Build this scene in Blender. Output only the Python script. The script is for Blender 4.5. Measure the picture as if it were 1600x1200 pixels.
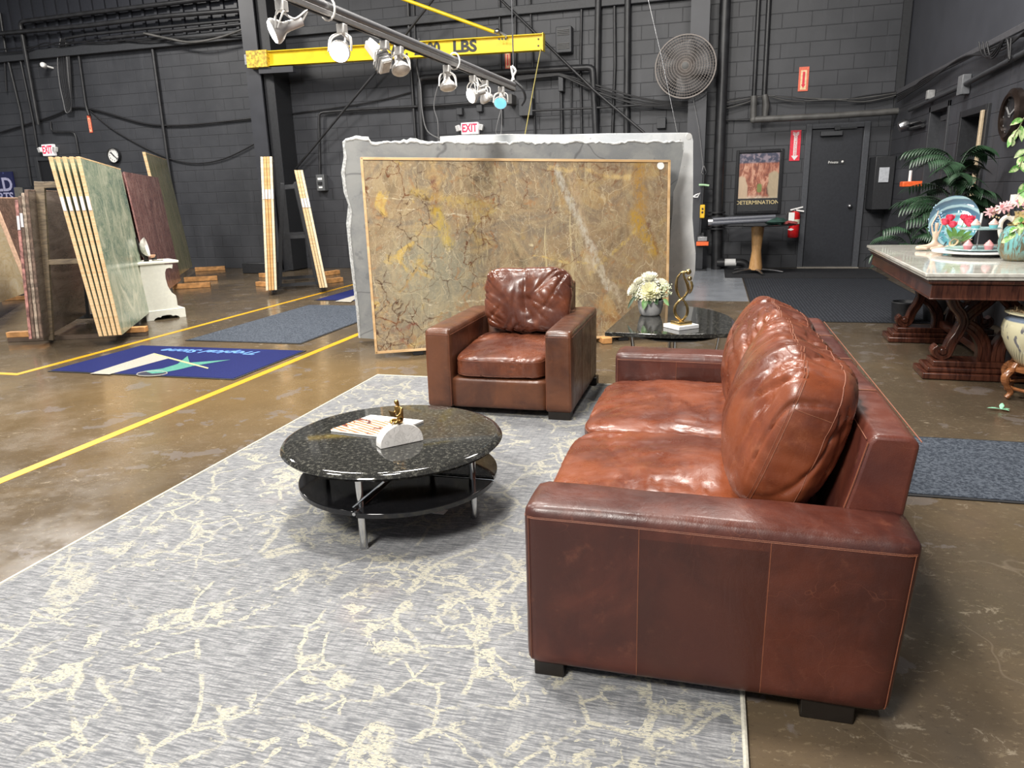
import bpy, bmesh, math, random
from mathutils import Vector, Matrix, noise
random.seed(7)
PI = math.pi
for o in list(bpy.data.objects): bpy.data.objects.remove(o, do_unlink=True)
SC = bpy.context.scene
COL = SC.collection
# ------------------------------------------------------------------ camera
F = 1129.05; PITCH, ROLL, YAW = .257435, .0287875, -.272496; CAMH = 1.35
def cam_axes():
    fw = Vector((math.sin(YAW)*math.cos(PITCH), math.cos(YAW)*math.cos(PITCH), -math.sin(PITCH)))
    r = Vector((math.cos(YAW), -math.sin(YAW), 0)); d = fw.cross(r)
    c, s = math.cos(ROLL), math.sin(ROLL)
    return c*r + s*d, -s*r + c*d, fw
CR, CD, CF = cam_axes()
CAMP = Vector((0, 0, CAMH))
cd = bpy.data.cameras.new('camera'); cam = bpy.data.objects.new('camera', cd); COL.objects.link(cam)
cd.sensor_fit = 'HORIZONTAL'; cd.sensor_width = 36; cd.lens = F/1600*36; cd.clip_start = .05; cd.clip_end = 200
cam.matrix_world = Matrix(((CR.x, -CD.x, -CF.x, 0), (CR.y, -CD.y, -CF.y, 0), (CR.z, -CD.z, -CF.z, CAMH), (0, 0, 0, 1)))
SC.camera = cam
# ------------------------------------------------------------------ world, light, exposure
SC.view_settings.view_transform = 'Standard'; SC.view_settings.look = 'None'
SC.view_settings.exposure = 0.25; SC.view_settings.gamma = 1; SC.view_settings.use_curve_mapping = False
w = bpy.data.worlds.new('world'); SC.world = w; w.use_nodes = True
w.node_tree.nodes['Background'].inputs[0].default_value = (.90, .94, 1, 1)
w.node_tree.nodes['Background'].inputs[1].default_value = .42
def area(name, loc, sx, sy, power, col=(1, .96, .9), aim=None):
    l = bpy.data.lights.new(name, 'AREA'); l.shape = 'RECTANGLE'; l.size = sx; l.size_y = sy; l.energy = power; l.color = col
    o = bpy.data.objects.new(name, l); COL.objects.link(o); o.location = loc
    if aim: o.rotation_euler = (Vector(aim)-Vector(loc)).to_track_quat('-Z', 'Y').to_euler()
    return o
area('high_bay_or_fill_light', (-1.7, 2.9, 6.3), .7, .7, 360)
area('high_bay_or_fill_light', (-5.6, 7.4, 6.3), 1.4, 1.4, 420)
area('high_bay_or_fill_light', (.6, 8.2, 6.3), 1.2, 1.2, 210)
area('high_bay_or_fill_light', (-11, 9.0, 6.3), 1.4, 1.4, 460)
area('high_bay_or_fill_light', (-5.2, 2.2, 6.3), 1.2, 1.2, 190)
area('high_bay_or_fill_light', (-2.6, 6.6, 6.3), 1.0, 1.0, 230)
area('high_bay_or_fill_light', (-2.2, -2.6, 5.6), 1.6, 1.6, 620, aim=(-2, 4, 0))  # unseen frontal fill, added to brighten the slab faces
# ------------------------------------------------------------------ picture point to world point on a known plane
def ray(x, y): return CR*((x-800)/F) + CD*((y-600)/F) + CF
def az(x, y, h=0.): d = ray(x, y); return CAMP + d*((h-CAMH)/d.z)
def ay(x, y, Y): d = ray(x, y); return CAMP + d*(Y/d.y)
def ax(x, y, X): d = ray(x, y); return CAMP + d*(X/d.x)
def apl(x, y, p, n): d = ray(x, y); return CAMP + d*((p-CAMP).dot(n)/d.dot(n))
# ------------------------------------------------------------------ material helpers
def c4(c): return tuple(c)+(1,) if len(c) == 3 else tuple(c)
class Mt:
    def __init__(s, name, col=(.5, .5, .5), rough=.5, metal=0., spec=.5, coat=0., emit=None, es=1.):
        s.m = bpy.data.materials.new(name); s.m.use_nodes = True; s.t = s.m.node_tree
        s.b = s.t.nodes['Principled BSDF']
        s.set('Base Color', c4(col)); s.set('Roughness', rough); s.set('Metallic', metal); s.set('Specular IOR Level', spec)
        if coat: s.set('Coat Weight', coat); s.set('Coat Roughness', .12)
        if emit: s.set('Emission Color', c4(emit)); s.set('Emission Strength', es)
    def set(s, k, v): s.put(s.b.inputs[k], v)
    def put(s, sock, v):
        if isinstance(v, bpy.types.NodeSocket): s.t.links.new(v, sock)
        elif v is not None: sock.default_value = v
    def n(s, typ, ins=(), **props):
        nd = s.t.nodes.new(typ)
        for k, v in props.items(): setattr(nd, k, v)
        for i, v in (ins.items() if isinstance(ins, dict) else enumerate(ins)): s.put(nd.inputs[i], v)
        return nd
    def co(s): return s.n('ShaderNodeTexCoord').outputs['Object']
    def map(s, v, sc=(1, 1, 1), rot=(0, 0, 0), loc=(0, 0, 0)): return s.n('ShaderNodeMapping', [v, loc, rot, sc]).outputs[0]
    def noise(s, v, sc, det=4, ro=.5, di=0.): return s.n('ShaderNodeTexNoise', {'Vector': v, 'Scale': sc, 'Detail': det, 'Roughness': ro, 'Distortion': di}).outputs['Fac']
    def noisec(s, v, sc, det=3): return s.n('ShaderNodeTexNoise', {'Vector': v, 'Scale': sc, 'Detail': det}).outputs['Color']
    def vor(s, v, sc, feat='DISTANCE_TO_EDGE'): return s.n('ShaderNodeTexVoronoi', {'Vector': v, 'Scale': sc}, feature=feat).outputs['Distance']
    def warp(s, v, sc, amt):
        c = s.n('ShaderNodeVectorMath', [s.noisec(v, sc), (.5, .5, .5)], operation='SUBTRACT').outputs[0]
        c = s.n('ShaderNodeVectorMath', [c], operation='SCALE'); c.inputs['Scale'].default_value = amt
        return s.n('ShaderNodeVectorMath', [v, c.outputs[0]], operation='ADD').outputs[0]
    def ma(s, op, a, b=0., c=0., clamp=False): return s.n('ShaderNodeMath', [a, b, c], operation=op, use_clamp=clamp).outputs[0]
    def sm(s, v, lo, hi, a=0., b=1.):
        return s.n('ShaderNodeMapRange', {'Value': v, 'From Min': lo, 'From Max': hi, 'To Min': a, 'To Max': b}, interpolation_type='SMOOTHSTEP').outputs[0]
    def mix(s, f, a, b):
        nd = s.n('ShaderNodeMix', data_type='RGBA'); s.put(nd.inputs[0], f)
        s.put(nd.inputs[6], c4(a) if isinstance(a, tuple) else a); s.put(nd.inputs[7], c4(b) if isinstance(b, tuple) else b); return nd.outputs[2]
    def ramp(s, f, st):
        nd = s.n('ShaderNodeValToRGB', [f]); e = nd.color_ramp.elements
        while len(e) < len(st): e.new(.5)
        for i, (p, c) in enumerate(st): e[i].position = p; e[i].color = c4(c)
        return nd.outputs[0]
    def bump(s, h, st=.3, d=.01, nrm=None):
        nd = s.n('ShaderNodeBump', {'Height': h, 'Strength': st, 'Distance': d})
        if nrm is not None: s.put(nd.inputs['Normal'], nrm)
        s.set('Normal', nd.outputs[0]); return nd.outputs[0]
    def xyz(s, v): return s.n('ShaderNodeSeparateXYZ', [v]).outputs
    def seg(s, v, a, b):           # distance from v to the segment a-b
        a = Vector(a); b = Vector(b); ba = b-a
        pa = s.n('ShaderNodeVectorMath', [v, tuple(a)], operation='SUBTRACT').outputs[0]
        d = s.n('ShaderNodeVectorMath', [pa, tuple(ba)], operation='DOT_PRODUCT').outputs['Value']
        t = s.ma('DIVIDE', d, ba.length_squared, clamp=True)
        q = s.n('ShaderNodeVectorMath', [tuple(ba)], operation='SCALE'); s.put(q.inputs['Scale'], t)
        r = s.n('ShaderNodeVectorMath', [pa, q.outputs[0]], operation='SUBTRACT').outputs[0]
        return s.n('ShaderNodeVectorMath', [r], operation='LENGTH').outputs['Value']
def plain(name, col, rough=.5, metal=0., var=.12, sc=30, **k):
    m = Mt(name, col, rough, metal, **k); v = m.co(); f = m.noise(v, sc, 5)
    m.set('Base Color', m.mix(m.sm(f, .3, .7), tuple(c*(1-var) for c in col), tuple(min(1, c*(1+var)) for c in col)))
    return m.m
# leather
def leather(name, base, dark, scuff, panels=None, rough=.36):
    m = Mt(name, base, rough, coat=.1); v = m.co()
    a = m.noise(v, 3.1, 5, .6, .4); b = m.noise(v, 14, 6, .7)
    c = m.mix(m.sm(a, .36, .64), dark, base)
    c = m.mix(m.ma('MULTIPLY', m.sm(b, .55, .8), .45), c, scuff)
    sc = m.vor(m.warp(v, 5, .5), 5.5); thin = m.sm(sc, 0., .006, .35, 0.)
    c = m.mix(m.ma('MULTIPLY', thin, m.sm(m.noise(v, 2.3), .45, .6)), c, scuff)
    if panels:
        x = m.xyz(v)[0]
        mask = m.ma('MULTIPLY', m.ma('MULTIPLY', m.ma('GREATER_THAN', x, panels[0]), m.ma('LESS_THAN', x, panels[1])), m.ma('LESS_THAN', m.xyz(v)[2], .475))
        c = m.mix(m.ma('MULTIPLY', mask, .5), c, tuple(k*.62 for k in dark))
    m.set('Base Color', c)
    m.set('Roughness', m.sm(m.noise(v, 9, 5, .7), .3, .75, rough-.08, rough+.16))
    g = m.vor(v, 260, 'F1'); w1 = m.noise(m.map(v, (1, 1, .35)), 8, 4, .5, 1.6)
    n1 = m.bump(g, .12, .0015)
    m.bump(w1, .22, .012, n1)
    return m.m
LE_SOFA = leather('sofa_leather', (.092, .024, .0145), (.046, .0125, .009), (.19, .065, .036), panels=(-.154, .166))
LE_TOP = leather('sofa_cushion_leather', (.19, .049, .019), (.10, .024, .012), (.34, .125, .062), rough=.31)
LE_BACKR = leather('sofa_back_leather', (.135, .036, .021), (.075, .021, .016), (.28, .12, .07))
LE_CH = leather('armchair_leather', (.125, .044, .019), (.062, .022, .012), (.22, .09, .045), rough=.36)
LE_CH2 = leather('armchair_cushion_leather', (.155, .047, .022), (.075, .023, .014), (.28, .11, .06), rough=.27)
THREAD = plain('tan_thread', (.20, .065, .032), .6)
THREADL = plain('worn_seam', (.20, .070, .035), .6)
FOOT = plain('espresso_wood', (.012, .009, .007), .35)
def granite(name, flecks=.5):
    m = Mt(name, (.03, .03, .028), .06, spec=.6); v = m.co()
    a = m.noise(v, 60, 6, .7); b = m.vor(v, 150, 'F1')
    c = m.mix(m.sm(a, .48, .72), (.018, .018, .017), (.115, .112, .095))
    c = m.mix(m.ma('MULTIPLY', m.sm(m.noise(v, 240, 3, .7), .60, .70), flecks*.8), c, (.22, .215, .18))
    m.set('Base Color', c); return m.m
GRAN = granite('black_speckled_granite'); GRAN2 = granite('black_granite', .25)
BLACKGL = plain('gloss_black', (.008, .008, .009), .08)
CHROME = plain('chrome', (.62, .62, .62), .12, 1., .05)
STEEL = plain('brushed_steel', (.42, .42, .43), .32, 1.)
def marble(name, base, vein, rough=.18, sc=4., amt=.6):
    m = Mt(name, base, rough); v = m.co(); q = m.warp(v, sc*.6, .5)
    f = m.noise(q, sc, 7, .6, 1.5); k = m.sm(m.ma('ABSOLUTE', m.ma('SUBTRACT', f, .5)), 0., .05, amt, 0.)
    c = m.mix(k, base, vein); c = m.mix(m.sm(m.noise(v, sc*.7, 4), .4, .7, 0., .35), c, vein); m.set('Base Color', c); return m.m
MARW = marble('white_marble', (.80, .79, .76), (.50, .49, .47), .3, 9.)
MARTOP = marble('cream_marble', (.60, .585, .53), (.38, .36, .32), .07, 2.2, .5)
MARPL = marble('pure_white_marble', (.85, .85, .85), (.7, .7, .72), .2, 5.)
GOLD = plain('antique_gold', (.42, .27, .09), .28, 1., .25, 20)
GOLD2 = plain('brass', (.55, .40, .17), .24, 1., .2, 20)
WOODL = plain('pale_timber', (.62, .42, .22), .6, var=.25, sc=16)
WOODO = plain('orange_timber', (.50, .25, .09), .6, var=.3, sc=12)
def woodm(name, a, b, rough=.3, sc=3., st=(1, 1, 9)):
    m = Mt(name, a, rough); v = m.map(m.co(), st); f = m.noise(v, sc, 6, .6, 1.)
    m.set('Base Color', m.mix(m.sm(f, .35, .65), a, b)); return m.m
MAHOG = woodm('dark_mahogany', (.030, .009, .006), (.085, .028, .016), .22, 4., (8, 1, 1))
ROSEW = woodm('reddish_rosewood', (.16, .055, .02), (.30, .12, .045), .25, 8.)
BEECH = woodm('beech_wood', (.50, .27, .10), (.62, .36, .16), .35, 6., (6, 6, 1))
SLABEDGE = woodm('slab_edge_board', (.60, .40, .20), (.74, .55, .32), .6, 3., (2, 2, 14))
WHPAINT = plain('cream_white_paint', (.74, .74, .66), .35, var=.04)
WHITE = plain('white_plastic', (.85, .85, .84), .35, var=.03)
WHGL = plain('white_enamel', (.8, .79, .76), .2, var=.03)
BLK = plain('flat_black_paint', (.016, .017, .020), .5, var=.2)
BLKPIPE = plain('black_painted_pipe', (.022, .0225, .025), .42, var=.25, sc=8)
GREYPIPE = plain('dusty_painted_pipe', (.085, .083, .08), .5, var=.25, sc=6)
CABLE = plain('black_cable', (.012, .012, .014), .45)
GCABLE = plain('grey_cable', (.16, .16, .165), .45)
DGREY = plain('dark_grey_paint', (.035, .037, .042), .5)
COLM = plain('charcoal_steel_column', (.036, .038, .046), .45, var=.1, sc=4)
YEL = plain('yellow_crane_paint', (.85, .62, .02), .32, var=.08, sc=6)
RED = plain('red_enamel', (.55, .012, .015), .25)
REDS = plain('red_sign_print', (.75, .03, .06), .5)
ORA = plain('orange_plastic', (.85, .13, .03), .4)
PAPER = plain('white_paper', (.82, .82, .80), .6, var=.03)
# ------------------------------------------------------------------ mesh helpers
def root_of(o):
    while o.parent: o = o.parent
    return o
def thing(name, label, cat, loc=(0, 0, 0), rz=0., group=None, local=False):
    o = bpy.data.objects.new(name, None); COL.objects.link(o); o.location = loc; o.rotation_euler = (0, 0, rz)
    o.empty_display_size = .1; o['label'] = label; o['category'] = cat
    if group: o['group'] = group
    LOCAL[o.name] = local
    return o
LOCAL = {}
def obj(name, bm, mat, parent=None, bev=0., seg=2, smooth=40, label=None, sub=0, mods=None):
    me = bpy.data.meshes.new(name)
    bmesh.ops.recalc_face_normals(bm, faces=bm.faces[:])
    if parent is not None:
        r = root_of(parent)
        if not LOCAL.get(r.name): bmesh.ops.translate(bm, vec=-r.location, verts=bm.verts[:])
        off = None
    else:
        xs = [v.co for v in bm.verts]
        off = Vector(((min(p.x for p in xs)+max(p.x for p in xs))/2, (min(p.y for p in xs)+max(p.y for p in xs))/2, min(p.z for p in xs)))
        bmesh.ops.translate(bm, vec=-off, verts=bm.verts[:])
    bm.to_mesh(me); bm.free()
    me.materials.append(mat)
    o = bpy.data.objects.new(name, me); COL.objects.link(o)
    if parent is not None: o.parent = parent
    else: o.location = off
    if smooth:
        me.shade_smooth(); me.set_sharp_from_angle(angle=math.radians(smooth))
    if bev:
        b = o.modifiers.new('bevel', 'BEVEL'); b.width = bev; b.segments = seg; b.limit_method = 'ANGLE'; b.angle_limit = math.radians(35); b.harden_normals = False
        me.shade_smooth(); me.set_sharp_from_angle(angle=math.radians(35 if bev < .004 else 75))
    if sub:
        s = o.modifiers.new('sub', 'SUBSURF'); s.levels = sub; s.render_levels = sub
    if label: o['label'] = label
    return o
def tag(o, label, cat, group=None):
    o['label'] = label; o['category'] = cat
    if group: o['group'] = group
    return o
def struct(o, label=None):
    o['kind'] = 'structure'
    if label: o['label'] = label
    return o
def B(): return bmesh.new()
def bx(bm, x0, y0, z0, x1, y1, z1, M=None):
    vs = [bm.verts.new((x, y, z)) for x in (x0, x1) for y in (y0, y1) for z in (z0, z1)]
    for f in ((0, 1, 3, 2), (4, 6, 7, 5), (0, 4, 5, 1), (2, 3, 7, 6), (0, 2, 6, 4), (1, 5, 7, 3)): bm.faces.new([vs[i] for i in f])
    if M is not None:
        for v in vs: v.co = M @ v.co
    return bm
def box(*a, **k): return bx(B(), *a, **k)
def tube(bm, pts, r, n=8, cap=True, flat=1.):
    pts = [Vector(p) for p in pts]; rs = r if isinstance(r, (list, tuple)) else [r]*len(pts)
    rings = []; up = None
    for i, p in enumerate(pts):
        t = (pts[min(i+1, len(pts)-1)]-pts[max(i-1, 0)]).normalized()
        if up is None:
            up = Vector((0, 0, 1)) if abs(t.z) < .9 else Vector((1, 0, 0))
        s = t.cross(up)
        if s.length < 1e-4: s = t.orthogonal()
        s.normalize(); up = s.cross(t).normalized()
        rings.append([bm.verts.new(p + (s*math.cos(2*PI*k/n) + up*math.sin(2*PI*k/n)*flat)*rs[i]) for k in range(n)])
    for a, b in zip(rings, rings[1:]):
        for k in range(n): bm.faces.new((a[k], a[(k+1) % n], b[(k+1) % n], b[k]))
    if cap: bm.faces.new(rings[0][::-1]); bm.faces.new(rings[-1])
    return bm
def smoothpts(pts, n=6, closed=False):
    P = [Vector(p) for p in pts]; out = []; L = len(P)
    for i in range(L if closed else L-1):
        p0 = P[(i-1) % L] if closed or i > 0 else P[0]; p1 = P[i]; p2 = P[(i+1) % L]
        p3 = P[(i+2) % L] if closed or i < L-2 else P[-1]
        for k in range(n):
            t = k/n
            out.append(.5*((2*p1)+(p2-p0)*t+(2*p0-5*p1+4*p2-p3)*t*t+(3*p1-p0-3*p2+p3)*t**3))
    if not closed: out.append(P[-1])
    return out
def lathe(bm, prof, c=(0, 0, 0), n=32, M=None, cap=True):
    c = Vector(c); rings = []
    for r, z in prof:
        if r < 1e-5: rings.append([bm.verts.new((0, 0, z))])
        else: rings.append([bm.verts.new((r*math.cos(2*PI*k/n), r*math.sin(2*PI*k/n), z)) for k in range(n)])
    for a, b in zip(rings, rings[1:]):
        if len(a) == 1 and len(b) == 1: continue
        if len(a) == 1: [bm.faces.new((a[0], b[k], b[(k+1) % n])) for k in range(n)]
        elif len(b) == 1: [bm.faces.new((a[k], a[(k+1) % n], b[0])) for k in range(n)]
        else: [bm.faces.new((a[k], a[(k+1) % n], b[(k+1) % n], b[k])) for k in range(n)]
    for g in (rings[0], rings[-1]):
        if len(g) > 1 and cap: bm.faces.new(g)
    for R in rings:
        for v in R: v.co = (M @ v.co if M is not None else v.co) + c
    return bm
def prism(bm, pts, dvec):        # polygon of 3-D points extruded by dvec
    a = [bm.verts.new(Vector(p)) for p in pts]; b = [bm.verts.new(Vector(p)+Vector(dvec)) for p in pts]
    bm.faces.new(a); bm.faces.new(b[::-1]); n = len(a)
    for i in range(n): bm.faces.new((a[i], b[i], b[(i+1) % n], a[(i+1) % n]))
    return bm
def ball(bm, c, r, n=12, s=(1, 1, 1)):
    m = n//2; return lathe(bm, [(r*math.sin(PI*i/m) if 0 < i < m else 0, -r*math.cos(PI*i/m)*s[2]) for i in range(m+1)], c, n, Matrix.Diagonal((s[0], s[1], 1)))
def frame(o, x, y=None, z=None):
    x = Vector(x).normalized(); z = Vector(z).normalized(); y = z.cross(x).normalized(); z = x.cross(y)
    return Matrix(((x.x, y.x, z.x, o[0]), (x.y, y.y, z.y, o[1]), (x.z, y.z, z.z, o[2]), (0, 0, 0, 1)))
def textbm(s, size, M, depth=.002, align='CENTER', shear=0., bold=0.):
    c = bpy.data.curves.new('t', 'FONT'); c.body = s; c.size = size; c.align_x = align; c.align_y = 'CENTER'; c.extrude = depth; c.shear = shear; c.offset = bold
    c.resolution_u = 3
    t = bpy.data.objects.new('t', c); COL.objects.link(t); dg = bpy.context.evaluated_depsgraph_get()
    me = bpy.data.meshes.new_from_object(t.evaluated_get(dg)); bpy.data.objects.remove(t)
    bm = B(); bm.from_mesh(me); bpy.data.meshes.remove(me)
    for v in bm.verts: v.co = M @ v.co
    return bm
def skin(name, verts, edges, rad, mat, parent, sub=2):
    me = bpy.data.meshes.new(name); r = root_of(parent)
    off = Vector((0, 0, 0)) if LOCAL.get(r.name) else r.location
    me.from_pydata([Vector(v)-off for v in verts], edges, []); me.materials.append(mat)
    o = bpy.data.objects.new(name, me); COL.objects.link(o); o.parent = parent
    s = o.modifiers.new('skin', 'SKIN'); s.use_smooth_shade = True
    for i, q in enumerate(rad): me.skin_vertices[0].data[i].radius = (q, q)
    me.skin_vertices[0].data[0].use_root = True
    b = o.modifiers.new('sub', 'SUBSURF'); b.levels = sub; b.render_levels = sub
    return o
def copy_tree(o, parent=None):
    c = o.copy(); COL.objects.link(c)
    if parent is not None: c.parent = parent
    LOCAL[c.name] = LOCAL.get(o.name)
    for ch in o.children: copy_tree(ch, c)
    return c
# ================================================================== THE ROOM
WY = 13.2; WX = 2.65
def blockwall(name, base, lo, axis='x'):
    m = Mt(name, base, .55); v = m.co()
    q = m.map(v, (1, 1, 1)) if axis == 'x' else v
    X, Y, Z = m.xyz(v)
    cmb = m.n('ShaderNodeCombineXYZ', [X if axis == 'x' else Y, Z, 0.]).outputs[0]
    br = m.n('ShaderNodeTexBrick', {'Vector': cmb, 'Color1': (1, 1, 1, 1), 'Color2': (.8, .8, .8, 1), 'Mortar': (0, 0, 0, 1), 'Scale': 1., 'Mortar Size': .007, 'Mortar Smooth': .6, 'Brick Width': .44, 'Row Height': .221})
    nz = m.noise(v, 1.2, 5, .6); c = m.mix(m.sm(nz, .35, .68), lo, base)
    c = m.mix(m.ma('MULTIPLY', br.outputs['Fac'], .8), c, tuple(k*.62 for k in lo))
    st = m.noise(m.map(v, (3, 3, .35)), 2.2, 4)
    c = m.mix(m.sm(st, .56, .75, 0., .3), c, tuple(k*1.6 for k in base))
    m.set('Base Color', c); m.set('Roughness', .5)
    h = m.ma('ADD', m.ma('MULTIPLY', br.outputs['Fac'], -1.), m.ma('MULTIPLY', m.noise(v, 40, 4), .12)); m.bump(h, .55, .012)
    return m.m
WALLM = blockwall('painted_block_wall', (.047, .049, .056), (.032, .034, .040))
WALLMR = blockwall('painted_block_wall_side', (.047, .049, .058), (.034, .036, .043), 'y')
def floor_mat():
    m = Mt('stained_polished_concrete', (.1, .08, .05), .2, spec=.38); v = m.co()
    a = m.noise(v, .55, 6, .6, .6); b = m.noise(v, 1.9, 7, .65, .8)
    c = m.ramp(a, [(.32, (.020, .014, .011)), (.46, (.044, .030, .020)), (.56, (.080, .052, .025)), (.68, (.125, .090, .052))])
    c = m.mix(m.sm(b, .46, .60, 0., .6), c, (.022, .016, .013))
    X, Y, Z = m.xyz(v)
    g = m.sm(m.ma('ADD', X, m.ma('MULTIPLY', m.noise(v, .8, 3), .8)), -.2, 1.2, 0., .6); c = m.mix(g, c, (.115, .088, .058))
    sp = m.noise(m.map(v, (1, 1.6, 1), (0, 0, .7)), 11, 6, .75, .6); k = m.ma('MULTIPLY', m.sm(sp, .585, .66), m.sm(m.noise(v, 1.3, 3), .42, .58))
    c = m.mix(m.ma('MULTIPLY', k, .75), c, (.27, .225, .165))
    fs_ = m.noise(m.map(v, (1, 1.8, 1), (0, 0, -.5)), 30, 5, .8); c = m.mix(m.sm(fs_, .57, .63, 0., .5), c, (.21, .165, .105)); c = m.mix(m.sm(fs_, .32, .42, .4, 0.), c, (.025, .018, .014))
    gd = m.n('ShaderNodeVectorMath', [m.warp(v, .9, 1.2), (7.2, -.2, .05)], operation='DISTANCE').outputs['Value']; c = m.mix(m.sm(gd, .3, 2.4, .5, 0.), c, (.19, .115, .035))
    bl = m.noise(v, 4.3, 5, .6, .3); c = m.mix(m.ma('MULTIPLY', m.sm(bl, .60, .63), .6), c, (.15, .13, .12))
    sc = m.vor(m.warp(v, 1.5, 1.2), .8); c = m.mix(m.sm(sc, 0., .003, .22, 0.), c, (.26, .21, .16))
    m.set('Base Color', c)
    m.set('Roughness', m.sm(m.noise(v, 3., 6, .7), .3, .7, .12, .30))
    m.bump(m.noise(v, 6, 4), .08, .01); return m.m
fl = struct(obj('floor', box(-24, -4, -.1, WX+.3, WY+.3, 0), floor_mat(), smooth=0), 'stained glossy brown concrete floor')
WB = struct(obj('wall_back', box(-24, WY, 0, WX+.3, WY+.3, 7), WALLM, smooth=0), 'charcoal painted block wall')
# side wall with two openings
bm = B(); T = .3
for y0, y1, z0 in ((-4, 8.74, 0), (8.74, 9.66, 2.1), (9.66, 10.15, 0), (10.15, 11.02, 2.28), (11.02, WY, 0)):
    bx(bm, WX, y0, z0, WX+T, y1, 2.72)
struct(obj('wall_right', bm, WALLMR, smooth=0), 'dark grey block wall on the right')
m = plain('smooth_grey_panel', (.048, .051, .062), .5, var=.08, sc=3)
struct(obj('wall_right_upper', box(WX+.12, -4, 2.72, WX+T, WY, 7), m, smooth=0))
struct(obj('trim_1', box(WX-.01, -4, 2.66, WX+.14, WY, 2.73), plain('ledge_paint', (.07, .07, .078), .5), bev=.008), 'sloping grey ledge')
# corrugated siding above the ledge on the left
lz = ay(200, 74, WY).z
bm = B(); xx = -24
while xx < -8.9:
    bx(bm, xx, WY-.03, lz+.1, xx+.3, WY, 7); bx(bm, xx+.1, WY-.07, lz+.1, xx+.16, WY-.03, 7); xx += .3
struct(obj('trim_2', bm, plain('ribbed_dark_siding', (.026, .028, .036), .45), smooth=0), 'ribbed dark metal siding')
struct(obj('trim_3', box(-24, WY-.14, lz-.08, -8.7, WY, lz+.1), DGREY, bev=.01), 'ledge beam')
lz2 = ay(860, 14, WY).z
struct(obj('trim_4', box(-8.2, WY-.10, lz2-.06, -.5, WY, lz2+.08), DGREY, bev=.01))
struct(obj('ceiling', box(-24, -4, 7, WX+.3, WY+.3, 7.1), plain('black_ceiling', (.03, .03, .033), .7), smooth=0))
# corner chase at the right
c0 = ay(1400, 140, WY).x
struct(obj('trim_5', box(c0-.02, WY-.05, 0, c0+.10, WY, 7), BLK, smooth=0))
# painted floor: grey patch, yellow lines
gp = B(); bx(gp, -1.9, 9.22, 0, .45, WY-.02, .003)
struct(obj('floor_patch', gp, plain('grey_epoxy_floor', (.21, .225, .25), .22, var=.12, sc=3), smooth=0), 'pale grey painted floor patch')
def lineyel():
    m = Mt('worn_yellow_floor_paint', (.72, .46, .03), .4); v = m.co(); f = m.noise(v, 18, 6, .7)
    m.set('Base Color', m.mix(m.sm(f, .60, .72, 0., .8), (.56, .295, .010), (.18, .11, .04))); return m.m
LY = lineyel()
bm = B(); bx(bm, -3.505, -2, 0, -3.435, 12.2, .002); struct(obj('floor_line', bm, LY, smooth=0), 'yellow painted aisle line nearer the rug')
bm = B(); bx(bm, -5.62, 4.55, 0, -5.555, 12.2, .002); bx(bm, -9.5, 4.55, 0, -5.62, 4.61, .002)
struct(obj('floor_line', bm, LY, smooth=0), 'yellow painted aisle line beyond the logo mat')
# door in the back wall
d0, d1 = ay(1260, 190, WY), ay(1360, 190, WY); dt = 2.30
dm = plain('dark_door_paint', (.026, .028, .034), .35, var=.1)
dp = obj('door_1', box(d0.x+.10, WY-.02, .01, d1.x-.10, WY+.02, dt-.09), dm, bev=.004); struct(dp, 'dark grey steel door in the back wall')
dp['kind'] = 'structure'
bm = B(); bx(bm, d0.x, WY-.07, 0, d0.x+.09, WY, dt); bx(bm, d1.x-.09, WY-.07, 0, d1.x, WY, dt); bx(bm, d0.x+.09, WY-.07, dt-.08, d1.x-.09, WY, dt)
obj('door_frame', bm, plain('door_frame_paint', (.062, .066, .076), .4), dp, bev=.005)
bm = B(); p0 = ay(1282, 208, WY-.05); bx(bm, p0.x, WY-.12, p0.z-.05, p0.x+.32, WY-.02, p0.z+.02); obj('door_closer', bm, DGREY, dp, bev=.004)
p0 = ay(1307, 200, WY-.05); bm = B(); bx(bm, p0.x-.03, WY-.1, p0.z-.03, p0.x+.05, WY-.03, p0.z+.03); bx(bm, p0.x, WY-.08, p0.z-.02, p0.x+.3, WY-.06, p0.z); obj('closer_arm', bm, DGREY, dp)
p0 = ay(1307, 253, WY-.03); bm = B(); bx(bm, p0.x-.12, WY-.03, p0.z-.035, p0.x+.12, WY-.02, p0.z+.035); sp = obj('sign_plate', bm, BLK, dp)
bm = textbm('Private', .055, frame((p0.x-.05, WY-.034, p0.z-.005), (1, 0, 0), z=(0, -1, 0))); obj('sign_text', bm, PAPER, sp)
bm = B(); ball(bm, (p0.x+.09, WY-.035, p0.z), .02); obj('sign_symbol', bm, PAPER, sp)
bm = B(); ball(bm, (d1.x-.2, WY-.06, 1.0), .035); obj('door_handle', bm, STEEL, dp)
th = az(1300, 427).y
struct(obj('trim_6', box(d0.x, WY-.14, .003, d1.x, WY-.02, .02), plain('worn_threshold', (.25, .23, .20), .4)), 'worn door threshold')
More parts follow.
